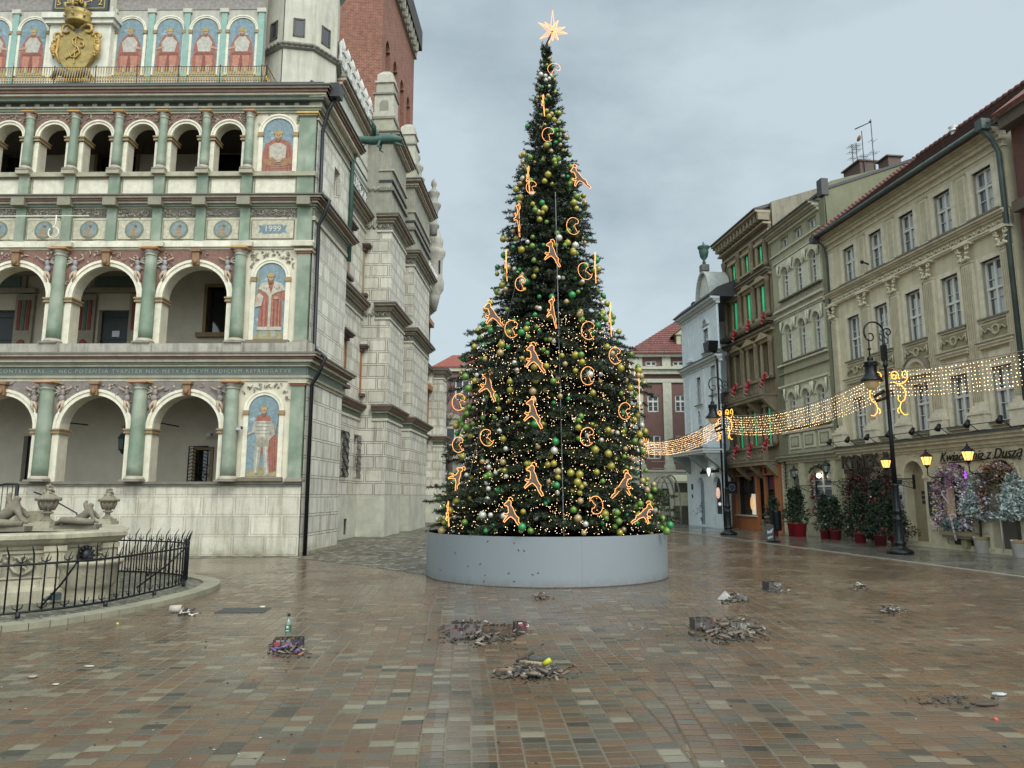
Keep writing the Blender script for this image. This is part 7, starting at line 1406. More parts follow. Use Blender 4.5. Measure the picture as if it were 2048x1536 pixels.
# stair and railing at the hall door on the far left
b = MB(); sx, sz = HF.at(45, 975, -.9); b.box(sx - 3, sx, -1.2, 0, 0, 1.2)
for k in range(4): b.box(sx, sx + .3 * (4 - k) * .25, -1.2, -.05, 0, .3 * (k + 1) * .95)
stt = thing('stone_stair', 'stone stair with black iron handrail at the left end of the town hall plinth', 'stair', HF.M @ T(sx, -.6)); ob('steps', b, M_fst, stt, HF.M)
b = MB(); z0 = HF.at(45, 1035, -1.1)[1]; z1 = HF.at(45, 968, -1.1)[1]; b.tube([(sx - 2.5, -1.1, z1 - .1), (sx - .6, -1.1, z1 - .06), (sx - .3, -1.1, z1 + .0), (sx, -1.1, z1)], .03, 5); b.tube([(sx - 2.5, -1.1, z0), (sx, -1.1, z0)], .02, 5); b.tube([(sx, -1.1, 0), (sx, -1.1, z1)], .045, 6)
for k in range(16): b.tube([(sx - .12 - .13 * k, -1.1, z0), (sx - .12 - .13 * k, -1.1, z1)], .012, 4)
b.tube([(sx + .05, -.5, z1 - .2), (sx + .5, -.55, z1 - .35), (sx + 1.3, -.6, z1 - .75), (sx + 1.5, -.6, z1 - 1.2), (sx + 1.4, -.6, z1 - 1.35)], .02, 5); ob('handrail', b, M_iron, stt, HF.M)
# ---------------------------------------------------------------- christmas tree
TX_, TY_ = .8, 15.6; PX_ = .72
PRH = 0.88; PRR = 2.5
e = thing('round_planter', 'wide round pale grey painted drum enclosing the foot of the christmas tree', 'planter', T(PX_, TY_))
b = MB(); b.lathe([(PRR, 0), (PRR, PRH)], n=96); b.f = b.f[:96]; b.mi = b.mi[:96]; b.c = b.c[:96]; b.sm = b.sm[:96]
b.lathe([(PRR - .03, PRH), (PRR - .03, .1)], n=96); b.f = b.f[:192]; b.mi = b.mi[:192]; b.c = b.c[:192]; b.sm = b.sm[:192]; b.lathe([(PRR - .03, PRH), (PRR, PRH + .004), (PRR, PRH)], n=96)
ob('drum_wall', b, mat('grey_drum_paint', '757d81', .42, var=.035, vs=.8, bump=.12, bs=3), e)
b = MB(); b.lathe([(PRR + .005, .0), (PRR + .005, .02)], n=96); ob('drum_contact_shadow', b, mat('drum_shadow_gap', '4a4d4a', .8), e)  # dark band painted in as the contact shadow at the drum's foot
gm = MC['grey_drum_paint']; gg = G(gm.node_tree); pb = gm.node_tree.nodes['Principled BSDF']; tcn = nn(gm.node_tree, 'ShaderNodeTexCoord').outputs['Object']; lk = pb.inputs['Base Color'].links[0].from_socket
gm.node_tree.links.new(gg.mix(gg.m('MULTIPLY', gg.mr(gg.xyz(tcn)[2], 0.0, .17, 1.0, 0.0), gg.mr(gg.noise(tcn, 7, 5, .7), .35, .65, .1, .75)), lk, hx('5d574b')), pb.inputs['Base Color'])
b = MB()
for a in (-78,): x, y = (PRR + .001) * math.cos(math.radians(a)), (PRR + .001) * math.sin(math.radians(a)); b.tube([(x, y, .02), (x, y, PRH)], .003, 4)
ob('panel_seams', b, mat('seam', '868c8b', .6), e)
b = MB(); rn = random.Random(6); chips = [(910, 1105), (975, 1083), (1028, 1086), (1048, 1101), (1037, 1100), (936, 1132), (960, 1128), (880, 1140), (970, 1150), (1017, 1147), (1065, 1149), (1076, 1146), (1112, 1176), (1028, 1163), (968, 1163)]
for px, py in chips:
    d = ray(px, py); lo, hi = 8.0, 16.0
    o = Vector((CAM.x - PX_, CAM.y - TY_)); dd = Vector((d.x, d.y)); A = dd.dot(dd); B_ = 2 * o.dot(dd); C_ = o.dot(o) - (PRR + .004) ** 2; t = (-B_ - math.sqrt(max(0, B_ * B_ - 4 * A * C_))) / (2 * A); q = CAM + d * t - Vector((PX_, TY_, 0))
    ang = math.atan2(q.y, q.x); u = Vector((-math.sin(ang), math.cos(ang), 0)); r1, r2 = rn.uniform(.008, .02), rn.uniform(-.03, .03); b.tube([q - u * r1 + Vector((0, 0, r2)), q + u * r1 - Vector((0, 0, r2))], [.004, .009], 4)
ob('paint_chips', b, mat('chip_dark', '34362f', .8), e)
b = MB(); b.lathe([(.01, .74), (PRR - .05, .72)], n=48); ob('inner_floor', b, mat('white_ballast', 'a8aca8', .8, var=.2), e)
tree = thing('christmas_tree', 'towering cone shaped christmas tree of dark green fir branches with baubles and lights', 'tree', T(TX_, TY_))
PROF = [(90, 8), (130, 20), (200, 33), (260, 43), (310, 54), (335, 66), (380, 72), (430, 86), (500, 99), (560, 110), (610, 124), (650, 135), (690, 158), (740, 184), (760, 196), (800, 186), (860, 190), (900, 196), (950, 202), (985, 222), (1040, 236), (1064, 240)]
PZ = [(atd(1095, y, TY_).z, w / (FPX / (TY_ * .99 + (atd(1095, y, TY_).z - 1.6) * .153))) for y, w in PROF][::-1]
def rad(z):
    for (z0, r0), (z1, r1) in zip(PZ[:-1], PZ[1:]):
        if z0 <= z <= z1: return r0 + (r1 - r0) * (z - z0) / (z1 - z0)
    return PZ[0][1] if z < PZ[0][0] else 0
ZT = PZ[-1][0]
b = MB(); b.tube([(0, 0, .1), (0, 0, ZT)], [.16, .03], 10); ob('trunk', b, mat('dark_bark', '1f1a15', .9), tree)
rn = random.Random(21); nv, nf, nc = [], [], []; br = MB()
NG = [hx(k) for k in ('182414', '1e2b17', '24331c', '121b0f', '2e3d1f', '212e20', '3a4a26')]
def needle(p, d, L_, w_, c):
    s = d.cross(Vector((rn.uniform(-1, 1), rn.uniform(-1, 1), rn.uniform(-1, 1)))); s = s.normalized() * w_ if s.length > 1e-4 else Vector((w_, 0, 0))
    k = len(nv); nv.extend([p - s, p + s, p + d * L_ * .6 + s * .8, p + d * L_]); nf.append((k, k + 1, k + 2, k + 3)); nc.append(c)
def sprig(p, d, L_, n, nl):
    x = d.orthogonal().normalized(); y = d.cross(x); base = rn.choice(NG); f = rn.uniform(.75, 1.35)
    for i in range(n):
        t = (i + .5) / n; a = rn.uniform(0, 6.28); o = (x * math.cos(a) + y * math.sin(a)) * rn.uniform(.75, 1.1) + d * rn.uniform(.35, .9); g_ = f * rn.uniform(.8, 1.25)
        needle(p + d * L_ * t, o.normalized(), nl * rn.uniform(.7, 1.15) * (1.15 - .35 * t),   .0088, (base[0] * g_, base[1] * g_, base[2] * g_))
    br.tube([p, p + d * L_], .005, 3)
z = PZ[0][0] - .02; tips = []
while z < ZT - .05:
    R0_ = rad(z); tier = max(.13, .24 * min(1, R0_ / 1.4)); nb = max(6, int(2 * math.pi * R0_ / .27)); ph = rn.uniform(0, 6.28)
    for i in range(nb):
        a = ph + 6.283 * (i + rn.uniform(-.3, .3)) / nb; zb = z + rn.uniform(-.5, .5) * tier; L_ = max(.05, rad(max(PZ[0][0], zb)) - (.14 if zb > 1.5 else .1)) * rn.choice((rn.uniform(.8, .98), rn.uniform(.92, 1.06), rn.uniform(.6, .85)))
        if rn.random() < .07 and R0_ > .7: L_ *= 1.08
        L_ *= 1 + (.07 * math.sin(a * 3 + zb * 2.1) + .06 * math.sin(a * 5 - zb * 3.3) + .05 * math.sin(zb * 5.2)) * min(1, R0_)
        er = Vector((math.cos(a), math.sin(a), 0)); s_ = Vector((-math.sin(a), math.cos(a), 0)); r_in = .3 * L_ if L_ > .8 else .02
        drop = .16 * L_ if z > 1.6 else .02 * L_; pts = []
        for k in range(6): t = k / 5; pts.append(er * (L_ * t) + Vector((0, 0, zb + .1 * L_ * math.sin(t * 2.4) - drop * t * t + (.05 if t == 1 else 0))) + s_ * (.04 * math.sin(t * 4 + i)))
        br.tube(pts, [.018, .015, .012, .01, .008, .005], 4)
        n_s = max(3, int(L_ / .075)); 
        for k in range(n_s):
            t = (r_in / L_) + (1 - r_in / L_) * (k + .6) / n_s; j = min(4, int(t * 5)); p = pts[j].lerp(pts[j + 1], t * 5 - j); fd = (pts[j + 1] - pts[j]).normalized(); sd = 1 if k % 2 else -1
            d = (fd * rn.uniform(.6, 1.1) + s_ * sd * rn.uniform(.6, 1.1) + Vector((0, 0, rn.uniform(-.35, .3)))).normalized()
            sprig(p, d, rn.uniform(.14, .25) * min(1, .5 + R0_ / 2) * (1.15 - .4 * t), 24 if t > .5 else 13, .072)
        sprig(pts[-1], (pts[-1] - pts[-2]).normalized(), .14, 16, .06); tips.append((pts[-1], a))
    z += tier
me = bpy.data.meshes.new('crown'); me.from_pydata([tuple(v) for v in nv], [], nf); ca = me.color_attributes.new('Col', 'FLOAT_COLOR', 'CORNER'); dd = []
for c in nc: dd.extend((c[0], c[1], c[2], 1.0) * 4)
ca.data.foreach_set('color', dd); me.materials.append(mat('fir_needles', None, .55, var=0, bump=0)); o = bpy.data.objects.new('crown', me); col.objects.link(o); place(o, WM[tree], tree)
ob('branches', br, mat('twig', '2a2118', .9, var=0, bump=0), tree)
b = MB(); zc_ = atd(1113, 390, TY_ - .7).z; b.tube([(.13, -.85, zc_), (.14, -2.2, .85)], .008, 4); b.tube([(-.7, -1.2, 6.0), (-1.7, -1.75, 1.6)], .004, 3); ob('guy_cable', b, mat('steel_cable', '8a8f90', .4, metal=.6), tree)
def on_cone(px, py, out=.02):                # point on the tree's surface seen at a pixel
    d = ray(px, py); best = None; t = 12.5
    for i in range(140):
        q = CAM + d * (t + i * .025); r = math.hypot(q.x - TX_, q.y - TY_)
        if best is None or r - rad(q.z) < best[0]: best = (r - rad(q.z), q)
        if r <= rad(q.z) + out: return q, math.atan2(q.y - TY_, q.x - TX_)
    q = best[1]; return q, math.atan2(q.y - TY_, q.x - TX_)
# baubles
BCOL = [('green_bauble', '5d7d34', .35, 'glossy lime green bauble among the fir branches of the christmas tree'), ('olive_bauble', '8f8838', .3, 'yellowish olive bauble among the fir branches of the christmas tree'), ('champagne_bauble', '9a875f', .3, 'champagne coloured bauble among the fir branches of the christmas tree'), ('silver_bauble', 'b4b4a8', .25, 'pale silvery bauble among the fir branches of the christmas tree'), ('emerald_bauble', '2f7a45', .35, 'deep emerald green bauble among the fir branches of the christmas tree')]
BM = {}
for nm, c, ro, lab in BCOL:
    for r in (.052, .062, .074):
        bb = MB(); bb.sph((0, 0, 0), r, 14, 9); bb.tube([(0, 0, r * .95), (0, 0, r * 1.15)], r * .2, 6); me = bpy.data.meshes.new(nm); me.from_pydata(bb.v, [], bb.f); me.polygons.foreach_set('use_smooth', bb.sm); me.materials.append(mat(nm + '_paint', c, ro, metal=.25, var=.05, bump=0)); BM[nm, r] = me
rn = random.Random(77); placed = []; cnt = 0; tries = 0
def bauble(p, k=None, r=None):
    nm, c, ro, lab = BCOL[k if k is not None else rn.choice((0, 0, 0, 1, 1, 1, 1, 2, 2, 3, 4))]; o = bpy.data.objects.new('bauble', BM[nm, r or rn.choice((.052, .062, .062, .074))]); col.objects.link(o); place(o, T(*p), None); tag(o, lab, 'bauble', 'baubles on the christmas tree'); placed.append(Vector(p))
for px, py, k in ((1032, 560, 0),) * 0: pass
while cnt < 296 and tries < 9000:
    tries += 1; zz_ = PZ[0][0] + (ZT - PZ[0][0]) * (1 - math.sqrt(rn.random())) ** .93
    a = rn.uniform(math.pi * 1.0, math.pi * 2.0) + rn.gauss(0, .12); r = max(.08, rad(zz_) - .07) * rn.uniform(.9, 1.02) + .02; p = Vector((TX_ + r * math.cos(a), TY_ + r * math.sin(a), zz_))
    if any((p - q).length < .1 for q in placed[-160:]): continue
    bauble(p); cnt += 1
    if cnt < 290 and rn.random() < .3: bauble(p + Vector((rn.uniform(-.12, .12), -.03, -.14 - rn.random() * .04))); cnt += 1
for px, py, k in ((1338, 1050, 4), (1331, 1062, 0), (1044, 1054, 4)): q, a = on_cone(px, py); bauble(q + Vector((0, -.1, 0)), k, .074)
bb = MB()
for i in range(620): zz_ = PZ[0][0] + (ZT - PZ[0][0]) * rn.random() ** 1.7; a = rn.uniform(0, 6.28); r = max(.06, rad(zz_) - .1) * rn.uniform(.75, 1.0); bb.col = hx(BCOL[rn.randrange(5)][1]); bb.sph((TX_ + r * math.cos(a), TY_ + r * math.sin(a), zz_), .05, 8, 6)
tag(ob('inner_baubles', bb, mat('bauble_mix', None, .3, metal=.25, var=0, bump=0)), 'mass of small baubles deeper inside the christmas tree', 'baubles', kind='stuff')
# string lights in the lower half, warm and tiny
M_led = mat('warm_led', (1, .66, .34), .5, var=0, bump=0, emit=2.8); M_rope = mat('rope_light', (1, .43, .13), .5, var=0, bump=0, emit=1.0); M_mesh = mat('grey_figure_mesh', '564c44', .8, var=.1)
bb = MB(); 
def led(b, p, r): x, y, z = p; b.add([(x - r, y, z), (x + r, y, z), (x, y - r, z), (x, y + r, z), (x, y, z - r), (x, y, z + r)], [(0, 2, 5), (2, 1, 5), (1, 3, 5), (3, 0, 5), (2, 0, 4), (1, 2, 4), (3, 1, 4), (0, 3, 4)])
zl = atd(1095, 650, TY_).z
for i in range(3400): zz_ = PZ[0][0] - .05 + (zl - PZ[0][0]) * rn.random() ** 1.15; a = rn.uniform(math.pi, 2 * math.pi) + rn.gauss(0, .3); r = max(.05, rad(zz_) - .12) * rn.uniform(.45, 1.0); led(bb, (TX_ + r * math.cos(a), TY_ + r * math.sin(a), zz_), rn.uniform(.0055, .009))
tag(ob('string_lights', bb, M_led), 'hundreds of tiny warm lights scattered through the lower christmas tree', 'string lights', kind='stuff')
# lit goat outlines and croissant shaped outlines
GOAT = [(.03, 1.0), (.09, 1.0), (.13, .95), (.12, .88), (.1, .82), (.14, .74), (.17, .62), (.19, .5), (.24, .4), (.29, .34), (.27, .28), (.26, .2), (.32, .1), (.33, .02), (.27, .0), (.22, .1), (.17, .2), (.14, .3), (.08, .38), (.02, .44), (-.06, .42), (-.16, .36), (-.24, .3), (-.27, .34), (-.2, .42), (-.1, .5), (-.16, .5), (-.22, .56), (-.18, .6), (-.1, .56), (-.04, .6), (-.02, .7), (-.02, .8), (-.06, .84), (-.12, .86), (-.13, .9), (-.06, .95)]
_OLD = [(.02, 1.0), (.1, 1.02), (.17, .97), (.2, .9), (.16, .86), (.13, .84), (.2, .74), (.24, .6), (.26, .45), (.3, .3), (.33, .18), (.4, .08), (.38, .0), (.32, -.02), (.26, .1), (.17, .24), (.1, .34), (-.02, .38), (-.12, .33), (-.2, .32), (-.24, .37), (-.18, .42), (-.1, .42), (-.06, .48), (-.1, .56), (-.06, .66), (-.04, .78), (-.12, .82), (-.13, .88), (-.06, .92)]
HORN = [(.04, 1.0), (.08, 1.09), (.15, 1.1), (.2, 1.04), (.2, .96)]
CRO = [(math.cos(a) * .4, math.sin(a) * .5) for i, a in enumerate([.7 + .25 * k for k in range(21)])] + [(.2, -.3), (.12, -.12), (.02, 0), (.14, .14), (.26, .16)]
def goat_mesh():
    b = MB(); b.k = 1; pts = [(x, 0, z) for x, z in GOAT]; n = len(pts)
    from mathutils.geometry import tessellate_polygon
    tri = tessellate_polygon([[Vector((x, z, 0)) for x, z in GOAT]]); b.add([(x, .01, z) for x, z in GOAT], [tuple(t) for t in tri]); b.k = 0; return b, pts
def rope(b, pts, closed, r, th):
    n = len(pts); 
    for i in range(n if closed else n - 1):
        p, q = Vector(pts[i]), Vector(pts[(i + 1) % n]); m_ = max(1, int((q - p).length / th))
        for k in range(m_): led(b, p.lerp(q, k / m_), r)
    b.tube(pts, r * .5, 4, closed)
gA = {}
def light_figure(kind, px, py, hpx, rot=0.0, yaw=0.0, mir=1, lab=''):
    q, a = on_cone(px, py, .06); zc = (q - CAM).dot(Vector((0, math.cos(PITCH), math.sin(PITCH)))); s = hpx / FPX * zc * (.62 if kind == 'goat' else .8)
    er = Vector((q.x - TX_, q.y - TY_, 0)).normalized(); q = q + Vector((0, -.06, 0)) + er * .03
    M = Matrix.Translation(q) @ Matrix.Rotation(yaw, 4, 'Z') @ Matrix.Rotation(rot, 4, 'Y')
    b = MB(); rt = .0098
    if kind == 'goat':
        P0 = [(mir * x * s, 0, (z - .5) * s) for x, z in GOAT]; H0 = [(mir * x * s, 0, (z - .5) * s) for x, z in HORN]; rope(b, P0, True, rt, .036); rope(b, H0, False, rt, .036); e = ob('goat_light_figure', b, M_rope, None, M); tag(e, lab, 'light figure', 'glowing goat outlines on the tree')
        from mathutils.geometry import tessellate_polygon
        tri = tessellate_polygon([[Vector((x, z, 0)) for x, y, z in P0]]); f = MB(); f.add([(x, .012, z) for x, y, z in P0], [tuple(t) for t in tri]); f.add([(x, .016, z) for x, y, z in P0], [tuple(t)[::-1] for t in tri]); ob('mesh_infill', f, M_mesh, e)
    else:
        P0 = [(mir * x * s, 0, z * s) for x, z in CRO]; rope(b, P0, True, rt * .85, .036); e = ob('croissant_light_figure', b, M_rope, None, M); tag(e, lab, 'light figure', 'glowing croissant outlines on the tree')
        f = MB()
        for k in range(2, 20, 3): f.tube([P0[k], (mir * .08 * s, 0, 0)], .004, 3)
        ob('spokes', f, M_mesh, e)
GO = [(1086, 213, 62, 0, 1.25, 1, 'highest one, edge on'), (1057, 362, 80, 0, 1.3, 1, 'upper left, seen nearly edge on'), (1154, 362, 84, -.5, .3, 1, 'upper right, leaning outwards'), (1036, 440, 100, .15, 1.2, 1, 'left side just below the narrow top'), (1014, 532, 92, 0, 1.45, 1, 'left rim, a thin edge on stroke'), (1101, 512, 84, -.1, .2, 1, 'centre, topmost of the middle column'), (1187, 535, 92, .15, 1.35, 1, 'right rim beside a croissant outline'), (1102, 628, 92, 0, .9, 1, 'centre, second of the middle column'), (985, 635, 88, -.35, .2, 1, 'left side, tilted to the right'), (1217, 640, 98, .1, 1.3, 1, 'right rim halfway up'), (1066, 722, 96, -.2, .1, 1, 'centre, beside the gap showing sky'), (975, 775, 92, 0, .3, 1, 'left of centre above the widest branches'), (1063, 830, 96, -.1, .15, 1, 'centre, third of the middle column'), (1275, 790, 92, .1, 1.4, 1, 'right rim hanging free below a long branch'), (914, 955, 72, .5, .2, 1, 'lower left, bowed over'), (1064, 963, 100, -.1, .2, 1, 'centre, lowest of the middle column'), (1246, 975, 92, .35, -.1, -1, 'lower right, facing right'), (1021, 1030, 92, -.2, .2, 1, 'bottom, just above the drum rim left of centre'), (1286, 1032, 82, .55, -.1, -1, 'bottom right corner, lying over the drum rim'), (898, 1030, 72, 0, 1.4, 1, 'bottom left rim, thin upright stroke')]
for px, py, h, r_, y_, m_, lab in GO: light_figure('goat', px, py, h, r_, y_, m_, 'glowing goat outline on the tree, ' + lab)
CR = [(1107, 142, 34, 1.0, 'nearest to the star'), (1096, 273, 38, .3, 'second from the top'), (1064, 378, 34, .2, 'upper left, partly hidden'), (1145, 455, 44, 0, 'right of centre below the narrow top'), (1168, 545, 44, -.4, 'touching the right hand goat'), (1043, 570, 36, .1, 'left of centre halfway up'), (1025, 660, 44, .1, 'left, beside the tilted goat'), (1175, 663, 46, .1, 'right of the middle column'), (1228, 713, 42, 0, 'right edge above the long branches'), (1174, 753, 46, .1, 'right of centre, widest part'), (1247, 823, 42, .1, 'right edge below the long branches'), (1173, 874, 46, .2, 'right of centre in the light strewn part'), (976, 876, 42, -.3, 'left of centre in the light strewn part'), (1190, 1010, 44, 3.0, 'bottom right above the drum'), (921, 805, 42, .2, 'left edge below the long branches'), (920, 890, 38, 0, 'left edge, lower one')]
for px, py, h, r_, lab in CR: light_figure('croissant', px, py, h, r_, .2, 1, 'glowing croissant outline on the tree, ' + lab)
# star
sq = atd(1105, 62, TY_); st = thing('tree_star', 'many pointed golden star of rope light on the tip of the tree', 'star', T(sq.x, sq.y, sq.z))
k_ = 1 / (FPX / ((sq - CAM).length * .98))
SR = [(0, 1, 36), (-.55, .83, 26), (.42, .9, 26), (-.9, .45, 30), (.9, .45, 28), (.95, -.35, 30), (-.85, -.5, 28), (-.3, -.95, 24), (.45, -.9, 24), (0, -1, 22), (0, .1, 12)]
for i, (dx, dz, L_) in enumerate(SR):
    d = Vector((dx, [-.5, .3, .2, -.3, .4, -.4, .2, .4, -.3, -.2, -1][i] * .6, dz)).normalized() * (L_ * k_); sx_ = d.normalized().orthogonal().normalized(); sy = d.normalized().cross(sx_); b = MB(); w_ = .055
    for u in (sx_, -sx_, sy, -sy): rope(b, [d * .12, d * .3 + u * w_, d], False, .008, .036)
    ob('ray', b, M_rope, st, WM[st])
b = MB(); b.tube([(0, 0, 0), (TX_ - sq.x, 0, ZT - sq.z)], .02, 5); ob('mount', b, M_iron, st)
# ---------------------------------------------------------------- street lamps with light curtains
ll = [Vector((10.84, 20.72, 0)), Vector((9.0, 30.7, 0)), Vector((7.93, 45.0, 0))]
M_lamp = mat('lamp_iron', '14191a', .4, metal=.35, var=.2, bump=.15)
def lamp_proto(M, lab):
    e = thing('street_lamp', lab, 'street lamp', M, 'street lamps along the pavement')
    b = MB(); b.lathe([(.34, 0), (.35, .06), (.33, .1), (.24, .14), (.15, .2), (.14, .24), (.17, .28), (.17, .32), (.115, .36), (.11, .9), (.13, .94), (.13, .98), (.1, 1.0), (.1, 1.12), (.125, 1.15), (.125, 1.2), (.09, 1.24), (.085, 1.85), (.1, 1.88), (.1, 1.92), (.07, 1.95)], n=20)
    for k in range(10): a = k * .628; b.tube([(.115 * math.cos(a), .115 * math.sin(a), .38), (.112 * math.cos(a), .112 * math.sin(a), .88)], .014, 4); b.tube([(.09 * math.cos(a), .09 * math.sin(a), 1.26), (.088 * math.cos(a), .088 * math.sin(a), 1.82)], .011, 4)
    ob('base', b, M_lamp, e)
    b = MB(); b.lathe([(.07, 1.95), (.052, 3.5), (.044, 5.3), (.07, 5.32), (.07, 5.4), (.05, 5.42), (.045, 5.8), (.03, 6.4)], n=14); b.box(-.06, .06, -.05, .09, 5.5, 5.95); ob('post', b, M_lamp, e)
    b = MB(); R_ = .31; cx = -.29; pts = [(0, 0, 6.25)] + [(cx + R_ * math.cos(t), 0, 6.32 + R_ * math.sin(t)) for t in [.2 + .25 * i for i in range(15)]]; b.tube(pts, .026, 6)
    b.tube([(cx - R_ * .98, 0, 6.25)] + [(-.42 + .16 * math.cos(t) * (1 - i * .04), 0, 6.2 + .16 * math.sin(t) * (1 - i * .04)) for i, t in enumerate([3.1 + .4 * k for k in range(14)])], .02, 5)
    b.tube([(.0, 0, 6.1)] + [(.15 + .15 * math.cos(t) * (1 - i * .05), 0, 6.33 + .15 * math.sin(t) * (1 - i * .05)) for i, t in enumerate([3.3 - .45 * k for k in range(16)])], .02, 5)
    b.tube([(.0, 0, 6.35)] + [(.05 + .1 * math.cos(t), 0, 6.08 + .1 * math.sin(t)) for t in (1.5, .8, 0, -.8, -1.6, -2.4)], .015, 5); b.tube([(0, 0, 6.2), (-.1, 0, 6.3), (-.13, 0, 6.15), (-.05, 0, 6.05)], .014, 5); ob('scroll_arm', b, M_lamp, e)
    b = MB(); lx = -.47; b.tube([(lx, 0, 6.12), (lx, 0, 5.55)], .022, 6); b.lathe([(.02, 5.86), (.05, 5.84), (.05, 5.8), (.02, 5.78)], (lx, 0, 0), 10); b.lathe([(.02, 5.62), (.07, 5.58), (.09, 5.5), (.07, 5.47), (.17, 5.44), (.19, 5.4), (.17, 5.38), (.16, 5.12), (.19, 5.08), (.2, 5.03), (.27, 4.96), (.31, 4.9), (.31, 4.86), (.24, 4.87)], (lx, 0, 0), 20)
    for k in range(8): a = k * .785; b.sph((lx + .17 * math.cos(a), .17 * math.sin(a), 5.34), .035, 6, 4)
    h = ob('lantern', b, M_lamp, e); b = MB(); b.lathe([(.2, 4.87), (.2, 4.8), (.16, 4.7), (.09, 4.63), (.01, 4.61)], (lx, 0, 0), 16); ob('glass_bowl', b, mat('lamp_glass', 'a8906a', .15, var=.05, bump=0, emit=.15), h)
    b = MB(); b.tube([(-.2, 0, 5.22), (.22, 0, 5.22)], .02, 5); b.tube([(-.05, .0, 4.4), (-.34, .05, 4.3), (-.4, .05, 4.42), (-.1, .0, 4.6)], .05, 5); ob('crossbar', b, M_lamp, e)
    return e
def lM(p): d = (ll[1] - ll[0]).normalized(); return T(p.x, p.y, 0, math.radians(8))
L1_ = lamp_proto(lM(ll[0]), 'black cast iron street lamp nearest the camera, with scrolled arm and hanging lantern')
L2_ = dup(L1_, lM(ll[1]), None, 'black street lamp in front of the white house, second along the pavement'); L3_ = dup(L1_, lM(ll[2]), None, 'farthest street lamp, a thin post just right of the christmas tree')
L1_['category'] = 'street lamp'
# golden scroll decorations on the lamps
M_gl = mat('amber_rope', (1, .42, .06), .5, var=0, bump=0, emit=1.7)
def deco(M, lab):
    b = MB()
    for s in (-1, 1):
        b.cut()
        for pts in ([(s * (.24 + .14 * math.cos(t) * (1 - i * .05)), 0, .62 + .2 * math.sin(t) * (1 - i * .05)) for i, t in enumerate([-.5 + .5 * k for k in range(14)])],
                    [(s * x, 0, z) for x, z in ((.2, .42), (.34, .34), (.5, .36), (.62, .48), (.64, .66), (.58, .78), (.5, .74), (.48, .62), (.54, .54))],
                    [(s * x, 0, z) for x, z in ((.36, .34), (.5, .2), (.55, 0), (.5, -.2), (.38, -.3), (.3, -.2), (.32, -.05))],
                    [(s * x, 0, z) for x, z in ((.38, -.3), (.34, -.45), (.36, -.6), (.46, -.72), (.56, -.7))], [(s * x, 0, z) for x, z in ((.34, -.45), (.28, -.5), (.26, -.6), (.31, -.66))],
                    [(s * x, 0, z) for x, z in ((.26, .5), (.3, .55), (.28, .64), (.22, .66), (.19, .6))]):
            b.tube(pts, .015, 5)
    b.v = [(x * .85, y, z * .85) for x, y, z in b.v]
    e = thing('light_scroll', lab, 'light ornament', M, 'golden light scrolls on the lamps'); ob('glowing_scroll', b, M_gl, e); return e
for p, lab in ((ll[0], 'golden glowing scroll ornament on the nearest street lamp'), (ll[1], 'golden glowing scroll ornament on the lamp before the white house'), (ll[2], 'golden glowing scroll ornament on the farthest lamp by the tree')):
    deco(T(p.x, p.y - .0, 4.55, math.radians(-62)), lab) if p is ll[1] else deco(T(p.x, p.y, 4.5, math.radians(-20)), lab)
    b = MB(); b.tube([(p.x - .5, p.y + .18, 4.9), (p.x + .5, p.y - .18, 4.9)], .012, 4)
# curtains
M_cl = mat('curtain_led', (1, .62, .3), .5, var=0, bump=0, emit=4)
rn = random.Random(31)
def curtain(p, q, za, zb, sag, lab, lim=1.0):
    e = thing('light_curtain', lab, 'light curtain', T(p.x, p.y), 'light curtains strung between the lamps'); L_ = (q - p).length * lim; b = MB(); cab = MB(); d = (q - p).normalized(); n = int(L_ / .115)
    zt = lambda s: za + (zb - za) * s - 4 * sag * s * (1 - s)
    cab.tube([tuple(p + d * (L_ / lim * s)) [:2] + (zt(s) + .03,) for s in [k / 20 * lim for k in range(21)]], .012, 4)
    for i in range(n):
        s = (i + .5) * .115 / (L_ / lim); x = p + d * (i + .5) * .115; z0 = zt(s); m_ = 8
        if s > .98 or s < .015: continue
        for k in range(m_): z = z0 - .05 - .098 * k + rn.uniform(-.015, .015); led(b, (x.x + rn.uniform(-.02, .02), x.y, z), rn.choice((.008, .011, .014)))
        if i % 2 == 0: cab.tube([(x.x, x.y, z0), (x.x, x.y, z0 - .8)], .0022, 3)
    ob('cable', cab, mat('clear_cable', '7d7468', .6, var=0), e, Matrix()); bo = ob('bulbs', b, M_cl, e, Matrix()); bo['kind'] = 'stuff'
l0 = ll[0] + (ll[0] - ll[1]); curtain(ll[0], l0, 5.2, 5.2, .36, 'light curtain running from the nearest lamp out of the picture to the right', .93)
curtain(ll[1], ll[0], 5.0, 5.2, .48, 'light curtain between the nearest lamp and the lamp by the white house'); curtain(ll[2], ll[1], 5.05, 5.0, .5, 'light curtain between the farthest lamp and the lamp by the white house')
l4 = ll[2] + Vector((-3.2, 12, 0)); curtain(l4, ll[2], 4.6, 5.0, .4, 'short far light curtain disappearing behind the christmas tree')
